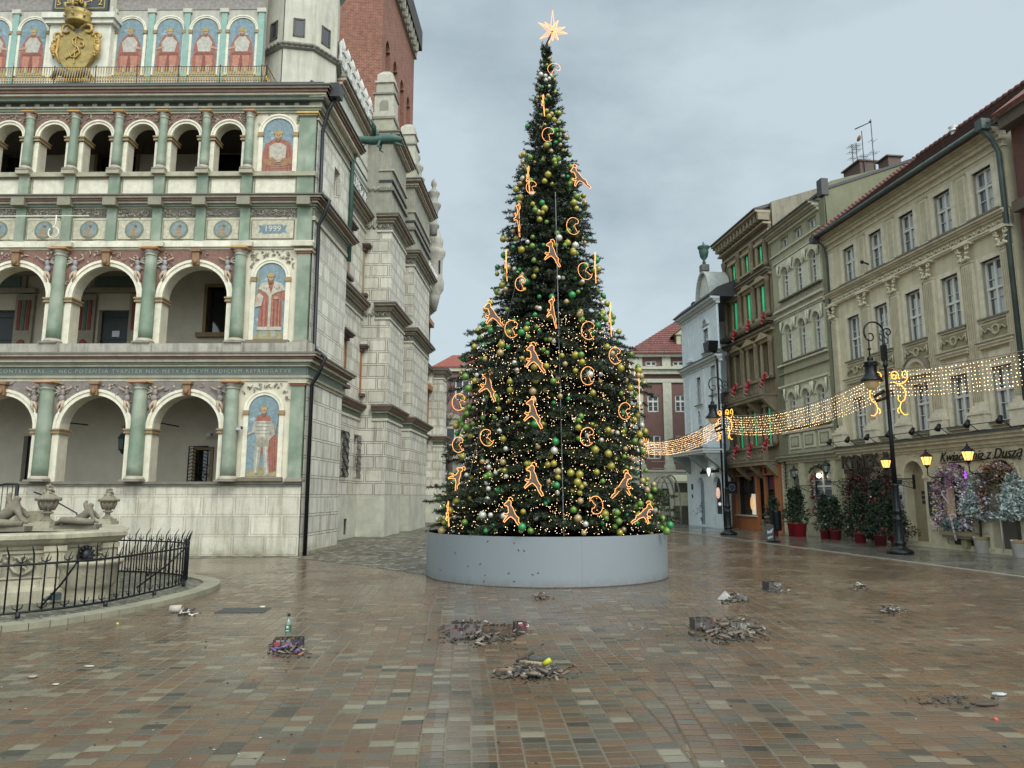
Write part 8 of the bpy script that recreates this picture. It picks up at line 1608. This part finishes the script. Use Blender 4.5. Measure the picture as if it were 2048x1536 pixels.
# wall lanterns
def wall_lantern(x, zc, lit, lab, F=RF, out=.95):
    e = thing('wall_lantern', lab, 'lantern', F.M @ T(x, -out, zc) @ Matrix.Diagonal((.85, 1, .85, 1)), 'iron wall lanterns'); b = MB(); s = 1.0
    b.lathe([(.02, -.26), (.05, -.2), (.09, -.16), (.1, -.14)], n=6); b.lathe([(.17, .14), (.18, .17), (.12, .24), (.07, .27), (.07, .3), (.03, .32), (.035, .37), (.005, .44)], n=6); b.sm = [False] * len(b.f)
    for k in range(6): a = k * 1.047; b.tube([(.1 * math.cos(a), .1 * math.sin(a), -.14), (.165 * math.cos(a), .165 * math.sin(a), .15)], .009, 4)
    b.tube([(0, 0, -.24), (0, 0, -.5), (0, .1, -.56), (0, out, -.56)], .018, 5); b.box(-.05, .05, out - .04, out, -.95, -.4)
    for k in range(4): b.tube([(0, .3 + .17 * k + .07 * math.cos(t), -.66 - .05 * k * .5 + .07 * math.sin(t)) for t in (0, 1.1, 2.2, 3.3, 4.4)], .011, 4)
    b.tube([(0, out - .03, -.93), (0, .5, -.8), (0, .15, -.58)], .016, 5); ob('lantern_frame', b, M_lamp, e)
    b = MB(); b.lathe([(.09, -.135), (.155, .14)], n=6); b.sm = [False] * len(b.f); ob('lantern_glass', b, mat('lit_glass', (1, .5, .12), .3, var=.1, bump=0, emit=1.5) if lit else mat('dull_glass', '6f7f78', .15, var=.1), e)
    if lit:
        li = bpy.data.lights.new('lantern_glow', 'POINT'); li.energy = 42; li.color = (1, .55, .2); li.shadow_soft_size = .08; lo = bpy.data.objects.new('lantern_glow', li); col.objects.link(lo); lo.parent = e; lo.matrix_basis = Matrix.Translation((0, -.0, -.02))
        b = MC['lit_glass']
for px, py, lit, lab in ((1772, 928, True, 'lit amber wall lantern just left of the nearest lamp post'), (1853, 922, True, 'lit amber wall lantern above the beige arched door'), (1936, 912, True, 'lit amber wall lantern in front of the flower shop lettering'), (1588, 948, False, 'unlit lantern over the narrow door of the green house'), (1652, 938, False, 'unlit lantern beside the curved shop lettering')):
    x, z = RF.at(px, py, -.95); wall_lantern(x, z, lit, lab)
for ch in list(col.objects):                                    # the bulbs sit inside glass, which must let their light out
    if ch.name.startswith('lantern_glass') and ch.parent and ch.parent.name.startswith('wall_lantern'): ch.visible_shadow = True
x, z = RF.at(1640, 925, -.8); 
# ---------------------------------------------------------------- plants at the shopfronts
class Leaf:
    def __init__(s, seed): s.b = MB(); s.rn = random.Random(seed)
    def leaf(s, p, L_, w_, cols, up=.3):
        r = s.rn; d = Vector((r.gauss(0, 1), r.gauss(0, 1), r.gauss(up, .8))).normalized(); x = d.orthogonal(); x.rotate(Matrix.Rotation(r.uniform(0, 6.28), 3, d)); x = x.normalized() * w_
        c = hx(r.choice(cols)); f = r.uniform(.7, 1.3); s.b.col = (c[0] * f, c[1] * f, c[2] * f); p = Vector(p)
        s.b.add([tuple(p), tuple(p + d * L_ * .5 + x), tuple(p + d * L_), tuple(p + d * L_ * .5 - x)], [(0, 1, 2, 3)])
FIRC = ['18271a', '20331f', '2a3d24', '141f14', '33462b']
M_leaf = mat('leaf_paint', None, .6, var=0, bump=0)
def potted(name, M, H, R_, lab, cols, pot, potr, poth, group, n=900, shape=1.0, trunk=0.0, deco_=None, seed=1, cat='potted tree', leafL=.1):
    e = thing(name, lab, cat, M, group); b = MB(); b.col = hx(pot)
    b.lathe([(potr * .82, 0), (potr, poth), (potr * 1.04, poth), (potr * 1.04, poth + .03), (potr * .9, poth + .03), (potr * .85, poth - .03)], n=20); ob('pot', b, P, e)
    b = MB(); b.tube([(0, 0, poth - .05), (.02, 0, poth + trunk), (0, 0, poth + H * .8)], [.035, .03, .01], 6); ob('stem', b, mat('bare_bark', '3c3530', .9), e)
    L_ = Leaf(seed); r = L_.rn; z0 = poth + trunk
    for i in range(n // 5):
        t = r.random() ** .8; a = r.uniform(0, 6.28); rr2 = R_ * (1 - t) ** shape * r.uniform(.25, 1.08) if shape else R_ * math.sin(math.pi * (.12 + .85 * t)) * r.uniform(.3, 1); c = Vector((rr2 * math.cos(a), rr2 * math.sin(a), z0 + (H - trunk) * t))
        for k in range(9): q = c + Vector((r.gauss(0, .05), r.gauss(0, .05), r.gauss(0, .04))); L_.leaf(q, leafL * r.uniform(.7, 1.3), leafL * .22, cols)
    if deco_:
        for i in range(deco_[1]): t = r.uniform(.1, .8); a = r.uniform(2.2, 5.5); rr2 = R_ * (1 - t) ** shape * 1.0; L_.b.col = hx(r.choice(deco_[0])); L_.b.sph((rr2 * math.cos(a), rr2 * math.sin(a), z0 + (H - trunk) * t), .032, 7, 5)
    ob('foliage', L_.b, M_leaf, e); return e
def at_g(px, py): q = gnd(px, py); return T(q.x, q.y)
GP = 'potted conifers along the shopfronts'
potted('potted_conifer', at_g(1587, 1073), 1.35, .42, 'round conifer in a red pot before the narrow green house door, left of a pair', FIRC, 'a3202c', .2, .5, GP, 800, .7, seed=2)
potted('potted_conifer', at_g(1600, 1074), 1.4, .5, 'bushier conifer in a wide red pot, right of the pair by the narrow door', FIRC, 'a3202c', .28, .5, GP, 1000, .7, seed=3)
potted('potted_conifer', at_g(1548, 1072), 1.15, .45, 'conifer in a red pot half hidden behind the litter bin', FIRC, 'a3202c', .2, .42, GP, 800, .6, seed=4)
potted('potted_shrub', at_g(1407, 1052), 1.0, .42, 'frosty shrub in a terracotta pot in front of the white house', ['3d4a40', '5f5a58', '6d6a68', '2c3a2c'], '6a4a3a', .22, .42, None, 600, .6, seed=5, cat='potted shrub')
for i, (px, py, H, R_, lab) in enumerate([(1652, 1078, 1.3, .4, 'conifer with a pale bow below the barred shop window'), (1672, 1080, 1.2, .38, 'short conifer with red baubles left of the first ivy arch'), (1722, 1086, 1.5, .5, 'conifer with red bows between the two ivy arches'), (1762, 1092, 1.75, .62, 'large conifer with red flowers behind the nearest lamp post, left side'), (1795, 1092, 1.2, .6, 'spreading dark conifer right behind the nearest lamp post')]):
    potted('potted_conifer', at_g(px, py), H, R_, lab, FIRC, '8a2430' if i != 3 else '5f1c22', .2, .32, GP, 1100, .75, deco_=(['8a2626', '9a2f28', 'a89a92'], 6 if i < 4 else 2), seed=10 + i)
WH = ['a5b2ae', 'bcc6c2', '8a9992', '667a70', 'ccd4d0']
potted('frosted_tree', at_g(1965, 1106), 1.75, .52, 'white frosted conifer in a white pot beside the flower shop window', WH, 'ece9e2', .2, .42, 'frosted conifers in white pots', 2100, .75, .5, seed=20, leafL=.11)
potted('frosted_tree', at_g(2042, 1115), 1.65, .5, 'white frosted conifer in a white pot cut by the right edge', WH, 'ece9e2', .2, .42, 'frosted conifers in white pots', 2100, .7, .55, seed=21, leafL=.11)
for px, py in ((1965, 1106), (2042, 1115)):
    q = gnd(px, py); b = MB(); b.lathe([(.2, .36), (.222, .45), (.19, .46)], n=14, a0=3.4, a1=5.4); 
    tag(ob('burlap_cloth', b, mat('burlap', '8d7a5c', .9, var=.2), None, T(q.x, q.y)), 'brown burlap tied round the white pot %s' % ('beside the window' if px < 2000 else 'at the right edge'), 'cloth', 'burlap wraps on the white pots')
def arch_green(x0, x1, zs, zb, lab, cols, n, wd, seed, name='ivy_arch', cat='arch garland', extras=None, y=-.2, group=None, leafL=.11):
    e = thing(name, lab, cat, RF.M @ T((x0 + x1) / 2, y), group); L_ = Leaf(seed); r = L_.rn; cx, R_ = (x0 + x1) / 2, (x1 - x0) / 2; tot = 2 * (zs - zb) + math.pi * R_; st_ = MB(); pl = []
    for i in range(n):
        s = r.uniform(0, tot); o = r.gauss(0, wd * .42)
        if s < zs - zb: p = (x0 + o, zb + s)
        elif s < zs - zb + math.pi * R_: a = math.pi - (s - (zs - zb)) / R_; p = (cx + (R_ + o) * math.cos(a), zs + (R_ + o) * math.sin(a))
        else: p = (x1 + o, zs - (s - (zs - zb) - math.pi * R_))
        cc = cols[0] if p[1] < zb + (zs - zb) * .75 else cols[1]; L_.leaf((p[0] - cx, r.gauss(-.05, .1), p[1]), leafL * r.uniform(.7, 1.3), leafL * .2, cc, 0)
    ob('foliage', L_.b, M_leaf, e); st_.tube([(x0 - cx, .05, zb)] + [(x0 - cx, .05, zs)] + [(R_ * math.cos(math.pi * (1 - k / 10)), .05, zs + R_ * math.sin(math.pi * k / 10)) for k in range(1, 10)] + [(x1 - cx, .05, zs), (x1 - cx, .05, zb)], .03, 5); ob('frame', st_, mat('bare_bark', '3c3530', .9), e)
    if extras:
        b = MB()
        for i in range(extras[1]): b.cut(); s = r.uniform(0, 1); side = r.choice((-1, 1)); p = (side * R_ + r.gauss(0, wd * .3), zb + (zs - zb) * s) if r.random() < .65 else ((R_) * math.cos(math.pi * s), zs + R_ * math.sin(math.pi * s)); b.col = hx(r.choice(extras[0])); b.sph((p[0], -.16, p[1]), r.uniform(.03, .07), 7, 5)
        ob('ornament', b, mat('shiny_paint', None, .25, metal=.2, var=.05, bump=0), e)
    return e
DG, RW = ['16241a', '1f2f1e', '2a3a22', '121a12'], ['5a2a2c', '6d3436', '452226', '3a3a28', '7d4440']
arch_green(-3.15, -2.05, 1.72, .1, 'dark ivy and reddish leaves round the left arch under the restaurant letters', (DG, RW + DG), 2600, .36, 41, group='ivy arches of the restaurant'); arch_green(-1.62, -.55, 1.72, .1, 'dark ivy and reddish leaves round the right arch, beside the nearest lamp', (DG, RW + DG), 2800, .4, 42, group='ivy arches of the restaurant')
PK = ['b0a0a6', '8d7484', 'c4b6bc', '6a5a66', '98a8a4', 'ccc4c8']; TL = ['5d7a74', '7d9a94', '8fa39e', '4a6058']
arch_green(1.74, 2.82, 1.85, .62, 'pink and silver wreath framing the glowing flower shop window', (PK, PK + ['8a5a5a', '9a8060']), 2600, .26, 43, 'flower_wreath', 'wreath', (['b0a8ac', '7d2c3c', 'a39860', '8d7d8d', 'c4bcc0'], 46), group='wreaths on the flower shop', leafL=.09)
arch_green(3.55, 4.6, 1.9, 1.0, 'brown and silver wreath over the shop door at the right edge', (PK, ['6a4a3a', '7d6a66', 'a3959c', '8a7030']), 2200, .3, 44, 'flower_wreath', 'wreath', (['b0a8ac', '7d4a2c', 'a39860', 'c4bcc0', 'b0a8ac'], 40), group='wreaths on the flower shop', leafL=.09)
e = thing('sill_garland', 'frosted teal garland lying on the flower shop window shelf', 'garland', RF.M @ T(2.35, -.2, .6)); L_ = Leaf(50)
for i in range(1100): L_.leaf((L_.rn.uniform(-.5, .5), L_.rn.gauss(0, .08), L_.rn.gauss(.14, .08)), .09, .018, TL)
ob('foliage', L_.b, M_leaf, e)
def cane(px, py, s, rz, lab, y=-.4):
    x, z = RF.at(px, py, y); b = MB(); pts = [(0, 0, -.3 * s), (0, 0, .12 * s)] + [(.07 * s - .07 * s * math.cos(t), 0, .12 * s + .08 * s * math.sin(t)) for t in (.6, 1.2, 1.9, 2.6, 3.2)]; P0 = [Vector(p) for p in pts]; b.col = hx('c4b8bc'); b.tube(P0, .022 * s, 6)
    b.col = hx('a07a84')
    for k in range(5): z_ = -.26 * s + k * .08 * s; b.tube([(0, 0, z_), (.0, 0, z_ + .025 * s)], .0235 * s, 6)
    tag(ob('candy_cane', b, P, None, RF.M @ T(x, y, z) @ Matrix.Rotation(rz, 4, 'Y')), lab, 'candy cane', 'candy canes on the flower shop')
cane(1889, 996, 1.0, -.7, 'slanted pale candy cane on the left of the flower wreath'); cane(1936, 990, .9, .5, 'pale candy cane right of the neon letters'); cane(2000, 1005, 1.0, -.8, 'slanted candy cane beside the door at the right edge'); cane(2028, 990, 1.0, .3, 'upright candy cane inside the right door wreath')
cane(1905, 1050, 1.5, -.2, 'long thin candy cane hanging below the flower wreath')
x, z = RF.at(2003, 1060, -.35); b = MB(); b.tube([(x, -.35, .1), (x - .06, -.3, z + .45)], .018, 5); tag(ob('white_stick', b, mat('white_stick', 'b5aca8', .5), None, RF.M), 'thin white stick leaning by the door at the right edge', 'stick')
# litter bin and dark plinth by the lamp
q = gnd(1547, 1085); e = thing('litter_bin', 'black litter bin on a post with a pale torn poster, at the pavement edge', 'litter bin', T(q.x, q.y, 0, .3)); b = MB(); b.box(-.05, .05, -.05, .05, 0, 1.1); b.box(-.16, .2, -.12, .12, 0, .05); ob('post', b, M_lamp, e)
b = MB(); b.lathe([(.17, .4), (.19, .45), (.19, 1.05), (.2, 1.08), (.15, 1.1)], (.22, .1, 0), 16); ob('bin_body', b, M_lamp, e); b = MB(); b.col = hx('4a4f52'); b.box(-.32, -.03, -.09, -.05, .06, .62); b.col = hx('b0b4b4'); b.xz([(-.3, .3), (-.12, .34), (-.05, .5), (-.2, .4), (-.3, .42)], -.1, -.09); b.xz([(-.28, .12), (-.1, .18), (-.08, .24), (-.3, .2)], -.1, -.09); ob('torn_poster', b, P, e)
# ---------------------------------------------------------------- spent fireworks and litter
rn = random.Random(99)
SOOT = ['2a2623', '3a332c', '1f1d1b', '4a4038', '5f5444']; PAP = ['8f8b80', '6a6458', '5a4f42', '4a3c30', '6a5f52', '2c2a28', '3f342b']
def debris(name, px0, px1, py0, py1, n, lab, seed, big=1.0, cols=PAP, h=.09):
    r = random.Random(seed); c = gnd((px0 + px1) / 2, (py0 + py1) / 2); b = MB()
    for i in range(n):
        t = r.gauss(0, .28); u = r.gauss(0, .26); q = gnd((px0 + px1) / 2 + t * (px1 - px0) * .62, (py0 + py1) / 2 + (py1 - py0) * .1 + u * (py1 - py0) * .8) - c; hh_ = max(.004, h * (1 - min(1, abs(t) * 1.6)) * r.random()); b.col = hx(r.choice(cols if r.random() < .6 else SOOT)); k = r.random(); a = r.uniform(0, 3.14); L_ = r.uniform(.03, .11) * big; dx, dy = math.cos(a) * L_ / 2, math.sin(a) * L_ / 2; tl = r.uniform(-.02, .03)
        if k < .5: w_ = r.uniform(.01, .03); z = hh_; b.add([(q.x - dx - dy * .4, q.y - dy + dx * .4, max(.006, z - tl)), (q.x + dx - dy * .3, q.y + dy + dx * .3, z + .01 + abs(tl)), (q.x + dx + dy * .4, q.y + dy - dx * .4, z + .02), (q.x - dx + dy * .3, q.y - dy - dx * .3, max(.006, z))], [(0, 1, 2, 3)])
        elif k < .8: b.tube([(q.x - dx, q.y - dy, hh_ + .012), (q.x + dx, q.y + dy, max(.012, hh_ + tl + .012))], r.uniform(.006, .014) * big, 6)
        else: b.sph((q.x, q.y, hh_ + .008), r.uniform(.008, .02) * big, 6, 4, (1, 1, .6))
    b.col = hx('1f1b18')
    for i in range(n // 2): t, u = r.gauss(0, .36), r.gauss(0, .4); q = gnd((px0 + px1) / 2 + t * (px1 - px0) * .62, (py0 + py1) / 2 + (py1 - py0) * .25 + u * (py1 - py0) * .6) - c; b.sph((q.x, q.y, .005), r.uniform(.006, .016), 5, 3, (1.4, 1, .5))
    return tag(ob(name, b, P, None, T(c.x, c.y)), lab, 'debris', 'burnt firework debris on the square', 'stuff')
def cake(px, py, w_, d, h, rz, cols, lab, cells=True, open_=False, tilt=0.0):
    q = gnd(px, py); e = thing('firework_box', lab, 'firework box', T(q.x, q.y, 0, rz) @ Matrix.Rotation(tilt, 4, 'X'), 'burnt firework boxes on the square'); r = random.Random(int(px)); b = MB(); b.col = hx(cols[0]); t = .008
    b.box(-w_ / 2, w_ / 2, -d / 2, -d / 2 + t, 0, h); b.box(-w_ / 2, w_ / 2, d / 2 - t, d / 2, 0, h); b.box(-w_ / 2, -w_ / 2 + t, -d / 2 + t, d / 2 - t, 0, h); b.box(w_ / 2 - t, w_ / 2, -d / 2 + t, d / 2 - t, 0, h)
    for i in range(26): b.col = hx(r.choice(cols)); x = r.uniform(-.46, .4) * w_; z = r.uniform(.1, .85) * h; b.box(x, x + r.uniform(.01, .05), -d / 2 - .002 - .0001 * i, -d / 2, z, min(h, z + r.uniform(.01, .05)))
    ob('carton', b, P, e); b = MB(); b.col = hx('3a2f25')
    if cells:
        nx, ny = max(3, int(w_ / .04)), max(2, int(d / .04))
        for i in range(nx):
            for j in range(ny): x, y = -w_ / 2 + w_ * (i + .5) / nx, -d / 2 + d * (j + .5) / ny; b.col = hx(r.choice(['3a2f25', '55452f', '241e19'])); b.lathe([(.017, 0), (.017, h * r.uniform(.88, 1.06)), (.011, h * .9), (.011, h * .5)], (x, y, 0), 8)
        ob('tubes', b, P, e)
    return e
cake(577, 1296, .3, .2, .1, .15, ['2c2430', '8a3a2c', '5d4a7d', '7d7a80', '2a2a3a', '94604a'], 'colourful charred firework box under the standing bottle'); debris('firework_debris', 528, 624, 1282, 1312, 110, 'burnt scraps around the box with the bottle', 1, .9, PAP + ['6a4a80', '8a5a40'])
q = gnd(577, 1290); zb = .105; e = thing('glass_bottle', 'clear glass bottle with a green label standing on a charred firework box', 'bottle', T(q.x - .01, q.y, zb)); b = MB(); b.lathe([(.03, 0), (.033, .006), (.033, .13), (.028, .15), (.014, .165), (.012, .2), (.014, .202)], n=16)
mg = mat('pale_glass', '9aa89a', .08, var=.03, bump=0); mg.node_tree.nodes['Principled BSDF'].inputs['Transmission Weight'].default_value = .55; ob('bottle_body', b, mg, e); b = MB(); b.lathe([(.015, .198), (.0155, .225), (.001, .227)], n=12); ob('cap', b, M_iron, e); b = MB(); b.lathe([(.0338, .03), (.0338, .11)], n=16, a0=math.pi, a1=2 * math.pi); ob('label', b, mat('green_label', '2f5a45', .6), e)
b = MB(); b.col = hx('c0c8bc'); b.box(-.012, .012, -.0352, -.0345, .075, .1); b.box(-.018, .018, -.0352, -.0345, .045, .055); ob('label_print', b, P, e)
cake(932, 1272, .36, .2, .15, .05, ['5a5654', '2c2626', '6f3230', '8a867e', '1f1d1c', '4a3c38'], 'tall white and red firework box, leftmost of the long pile'); cake(995, 1270, .34, .18, .11, -.05, ['4f4232', '3a3026', '5f5038', '2a2420'], 'brown ribbed firework box in the middle of the long pile'); cake(1040, 1262, .15, .12, .11, .2, ['4a2a2c', 'b0a8a4', '2a2020', '8a3a40'], 'small red and white firework box at the right end of the long pile')
debris('firework_debris', 868, 1058, 1245, 1284, 330, 'long pile of burnt firework scraps left of the drum centre', 2, 1.15, h=.055); debris('firework_debris', 990, 1142, 1325, 1358, 260, 'burnt scraps and tubes nearest the camera', 3, 1.1, h=.055)
def tube_thing(px, py, L_, r_, a, c, lab, z=.0, tilt=0.0):
    q = gnd(px, py); b = MB(); b.lathe([(r_, -L_ / 2), (r_, L_ / 2), (r_ * .75, L_ / 2), (r_ * .75, L_ * .2)], n=12); o = ob('firework_tube', b, mat('tube_' + c, c, .8, var=.35, vs=20), None, T(q.x, q.y, r_ + z, a) @ Matrix.Rotation(math.pi / 2 + tilt, 4, 'Y')); tag(o, lab, 'firework tube', 'spent firework tubes')
tube_thing(1022, 1346, .24, .022, .05, '6a5c48', 'spent cardboard tube at the left end of the nearest pile'); tube_thing(1050, 1330, .2, .016, .6, '3a332b', 'charred tube sticking out of the top of the nearest pile', .06, -.3); tube_thing(1062, 1340, .22, .02, -.4, '8a7860', 'pale cardboard tube across the nearest pile', .04); tube_thing(1078, 1336, .2, .035, .3, '3c403a', 'dark tube wrapped in a yellow band in the nearest pile', .04)
b = MB(); q = gnd(1087, 1340); b.lathe([(.022, 0), (.026, .05), (.024, .07), (.02, .08)], n=14); tag(ob('yellow_cup', b, mat('yellow_plastic', 'b0b02a', .4), None, T(q.x, q.y, .05) @ Matrix.Rotation(1.0, 4, 'Y')), 'crumpled yellow plastic cup on the nearest firework pile', 'cup')
tube_thing(572, 1300, .2, .018, .4, '5d564c', 'burnt tube leaning against the box with the bottle', .03, -.4)
cake(1404, 1258, .24, .2, .13, .1, ['4a4844', '2a2a2a', '7d7b74', '5a3a3a', '2a2a2a'], 'black and white firework box at the left end of the right hand pile'); cake(1478, 1262, .2, .16, .11, -.2, ['5a5a52', '8a8880', '2a2826'], 'half buried firework box in the middle of the right hand pile'); debris('firework_debris', 1380, 1546, 1236, 1278, 340, 'long pile of burnt firework scraps right of the drum', 4, 1.2, h=.06)
tube_thing(1455, 1262, .24, .02, .5, '6a5c48', 'spent tube across the right hand pile', .06); tube_thing(1500, 1265, .22, .02, -.5, '4f4436', 'darker spent tube in the right hand pile', .05)
cake(1546, 1180, .28, .2, .14, .25, ['44433f', '7a7a76', '2a2a2a', '6a5c34', '6a3a32'], 'torn open firework box farthest back on the right', open_=True); debris('firework_debris', 1524, 1576, 1166, 1188, 50, 'few scraps round the farthest firework box', 5)
debris('firework_debris', 1438, 1506, 1190, 1206, 80, 'low heap of dark torn card behind the right hand pile', 6, 1.3, h=.06)
for k, (px, py, s) in enumerate(((1452, 1200, 1), (1484, 1201, .8))):
    q = gnd(px, py); b = MB(); b.add([(-.14 * s, 0, .01), (0, -.06, .005), (.12 * s, .0, .01), (.0, .04, .14 * s)], [(0, 1, 3), (1, 2, 3), (2, 0, 3)]); tag(ob('torn_card', b, mat('torn_card_%d' % k, '8a8a84' if k == 0 else '4a4a4a', .8, var=.4, vs=12), None, T(q.x, q.y)), ('pale' if k == 0 else 'dark') + ' folded piece of card in the low heap behind the right hand pile', 'card')
debris('firework_debris', 1700, 1742, 1170, 1180, 45, 'small scatter of pale scraps near the pavement', 7, 1.0, PAP + ['a8a49a']); debris('firework_debris', 1754, 1812, 1216, 1228, 55, 'thin scatter of pale and dark scraps on the right', 8, 1.0, PAP + ['a8a49a']); debris('firework_debris', 1060, 1104, 1192, 1200, 45, 'small heap of scraps just in front of the drum', 9, .9); debris('firework_debris', 1800, 2000, 1386, 1414, 40, 'loose dark crumbs at the lower right', 10, .5, SOOT, h=.01)
q = gnd(352, 1226); b = MB(); b.lathe([(.05, -.08), (.055, .08), (.048, .08), (.045, -.07)], n=16); tag(ob('paper_cup', b, mat('paper_cup', '9a9288', .7), None, T(q.x, q.y, .055, .1) @ Matrix.Rotation(math.pi / 2, 4, 'Y')), 'white paper cup lying by the fountain kerb', 'cup')
debris('paper_litter', 350, 392, 1220, 1232, 26, 'crumpled white paper beside the paper cup', 11, 1.3, ['b4ada4', 'a39c90', '2c2a28', 'c0bab0'], h=.05)
def bit(px, py, c, s, lab, cat='litter', sz=(1, 1, .25)): q = gnd(px, py); b = MB(); b.sph((0, 0, s * .25), s, 7, 5, sz); b.v = [(x + .25 * s * math.sin(31 * y / s), y, z) for x, y, z in b.v]; tag(ob('litter_piece', b, mat('bit_' + c, c, .6), None, T(q.x, q.y)), lab, cat)
bit(1999, 1392, 'a0a4a4', .06, 'flattened white paper at the lower right', sz=(1.1, .6, .2)); bit(1991, 1440, 'b84a3a', .018, 'small red scrap at the lower right', sz=(1, 1, .8)); bit(235, 1248, 'b0b03a', .022, 'tiny yellow scrap by the fountain kerb', sz=(1, .8, .6)); bit(525, 1215, 'b4b4aa', .045, 'white scrap beside the drain cover'); bit(66, 1355, '8a7a6a', .045, 'tan crumpled scrap at the lower left'); bit(112, 1370, 'a09888', .03, 'pale flat scrap right of the tan one'); bit(178, 1334, 'a8a498', .035, 'long pale scrap left of the bottle', sz=(1.6, .5, .2)); bit(1972, 1413, '3a2c24', .06, 'dark broken stick at the lower right', sz=(1.8, .3, .25)); bit(395, 1106, 'b49a98', .05, 'pink and white scrap behind the railing end')
b = MB(); r = random.Random(55)
for i in range(230):
    px, py = r.uniform(0, 2048), 1110 + 420 * r.random() ** 1.1; q = gnd(px, py); s = r.uniform(.003, .01); b.col = hx(r.choice(SOOT + ['8a8478', 'a8a296'])); b.sph((q.x, q.y, s * .4), s, 5, 3, (r.uniform(.8, 1.8), 1, .5))
tag(ob('scattered_crumbs', b, P), 'tiny dark and pale crumbs scattered over the setts', 'crumbs', None, 'stuff')
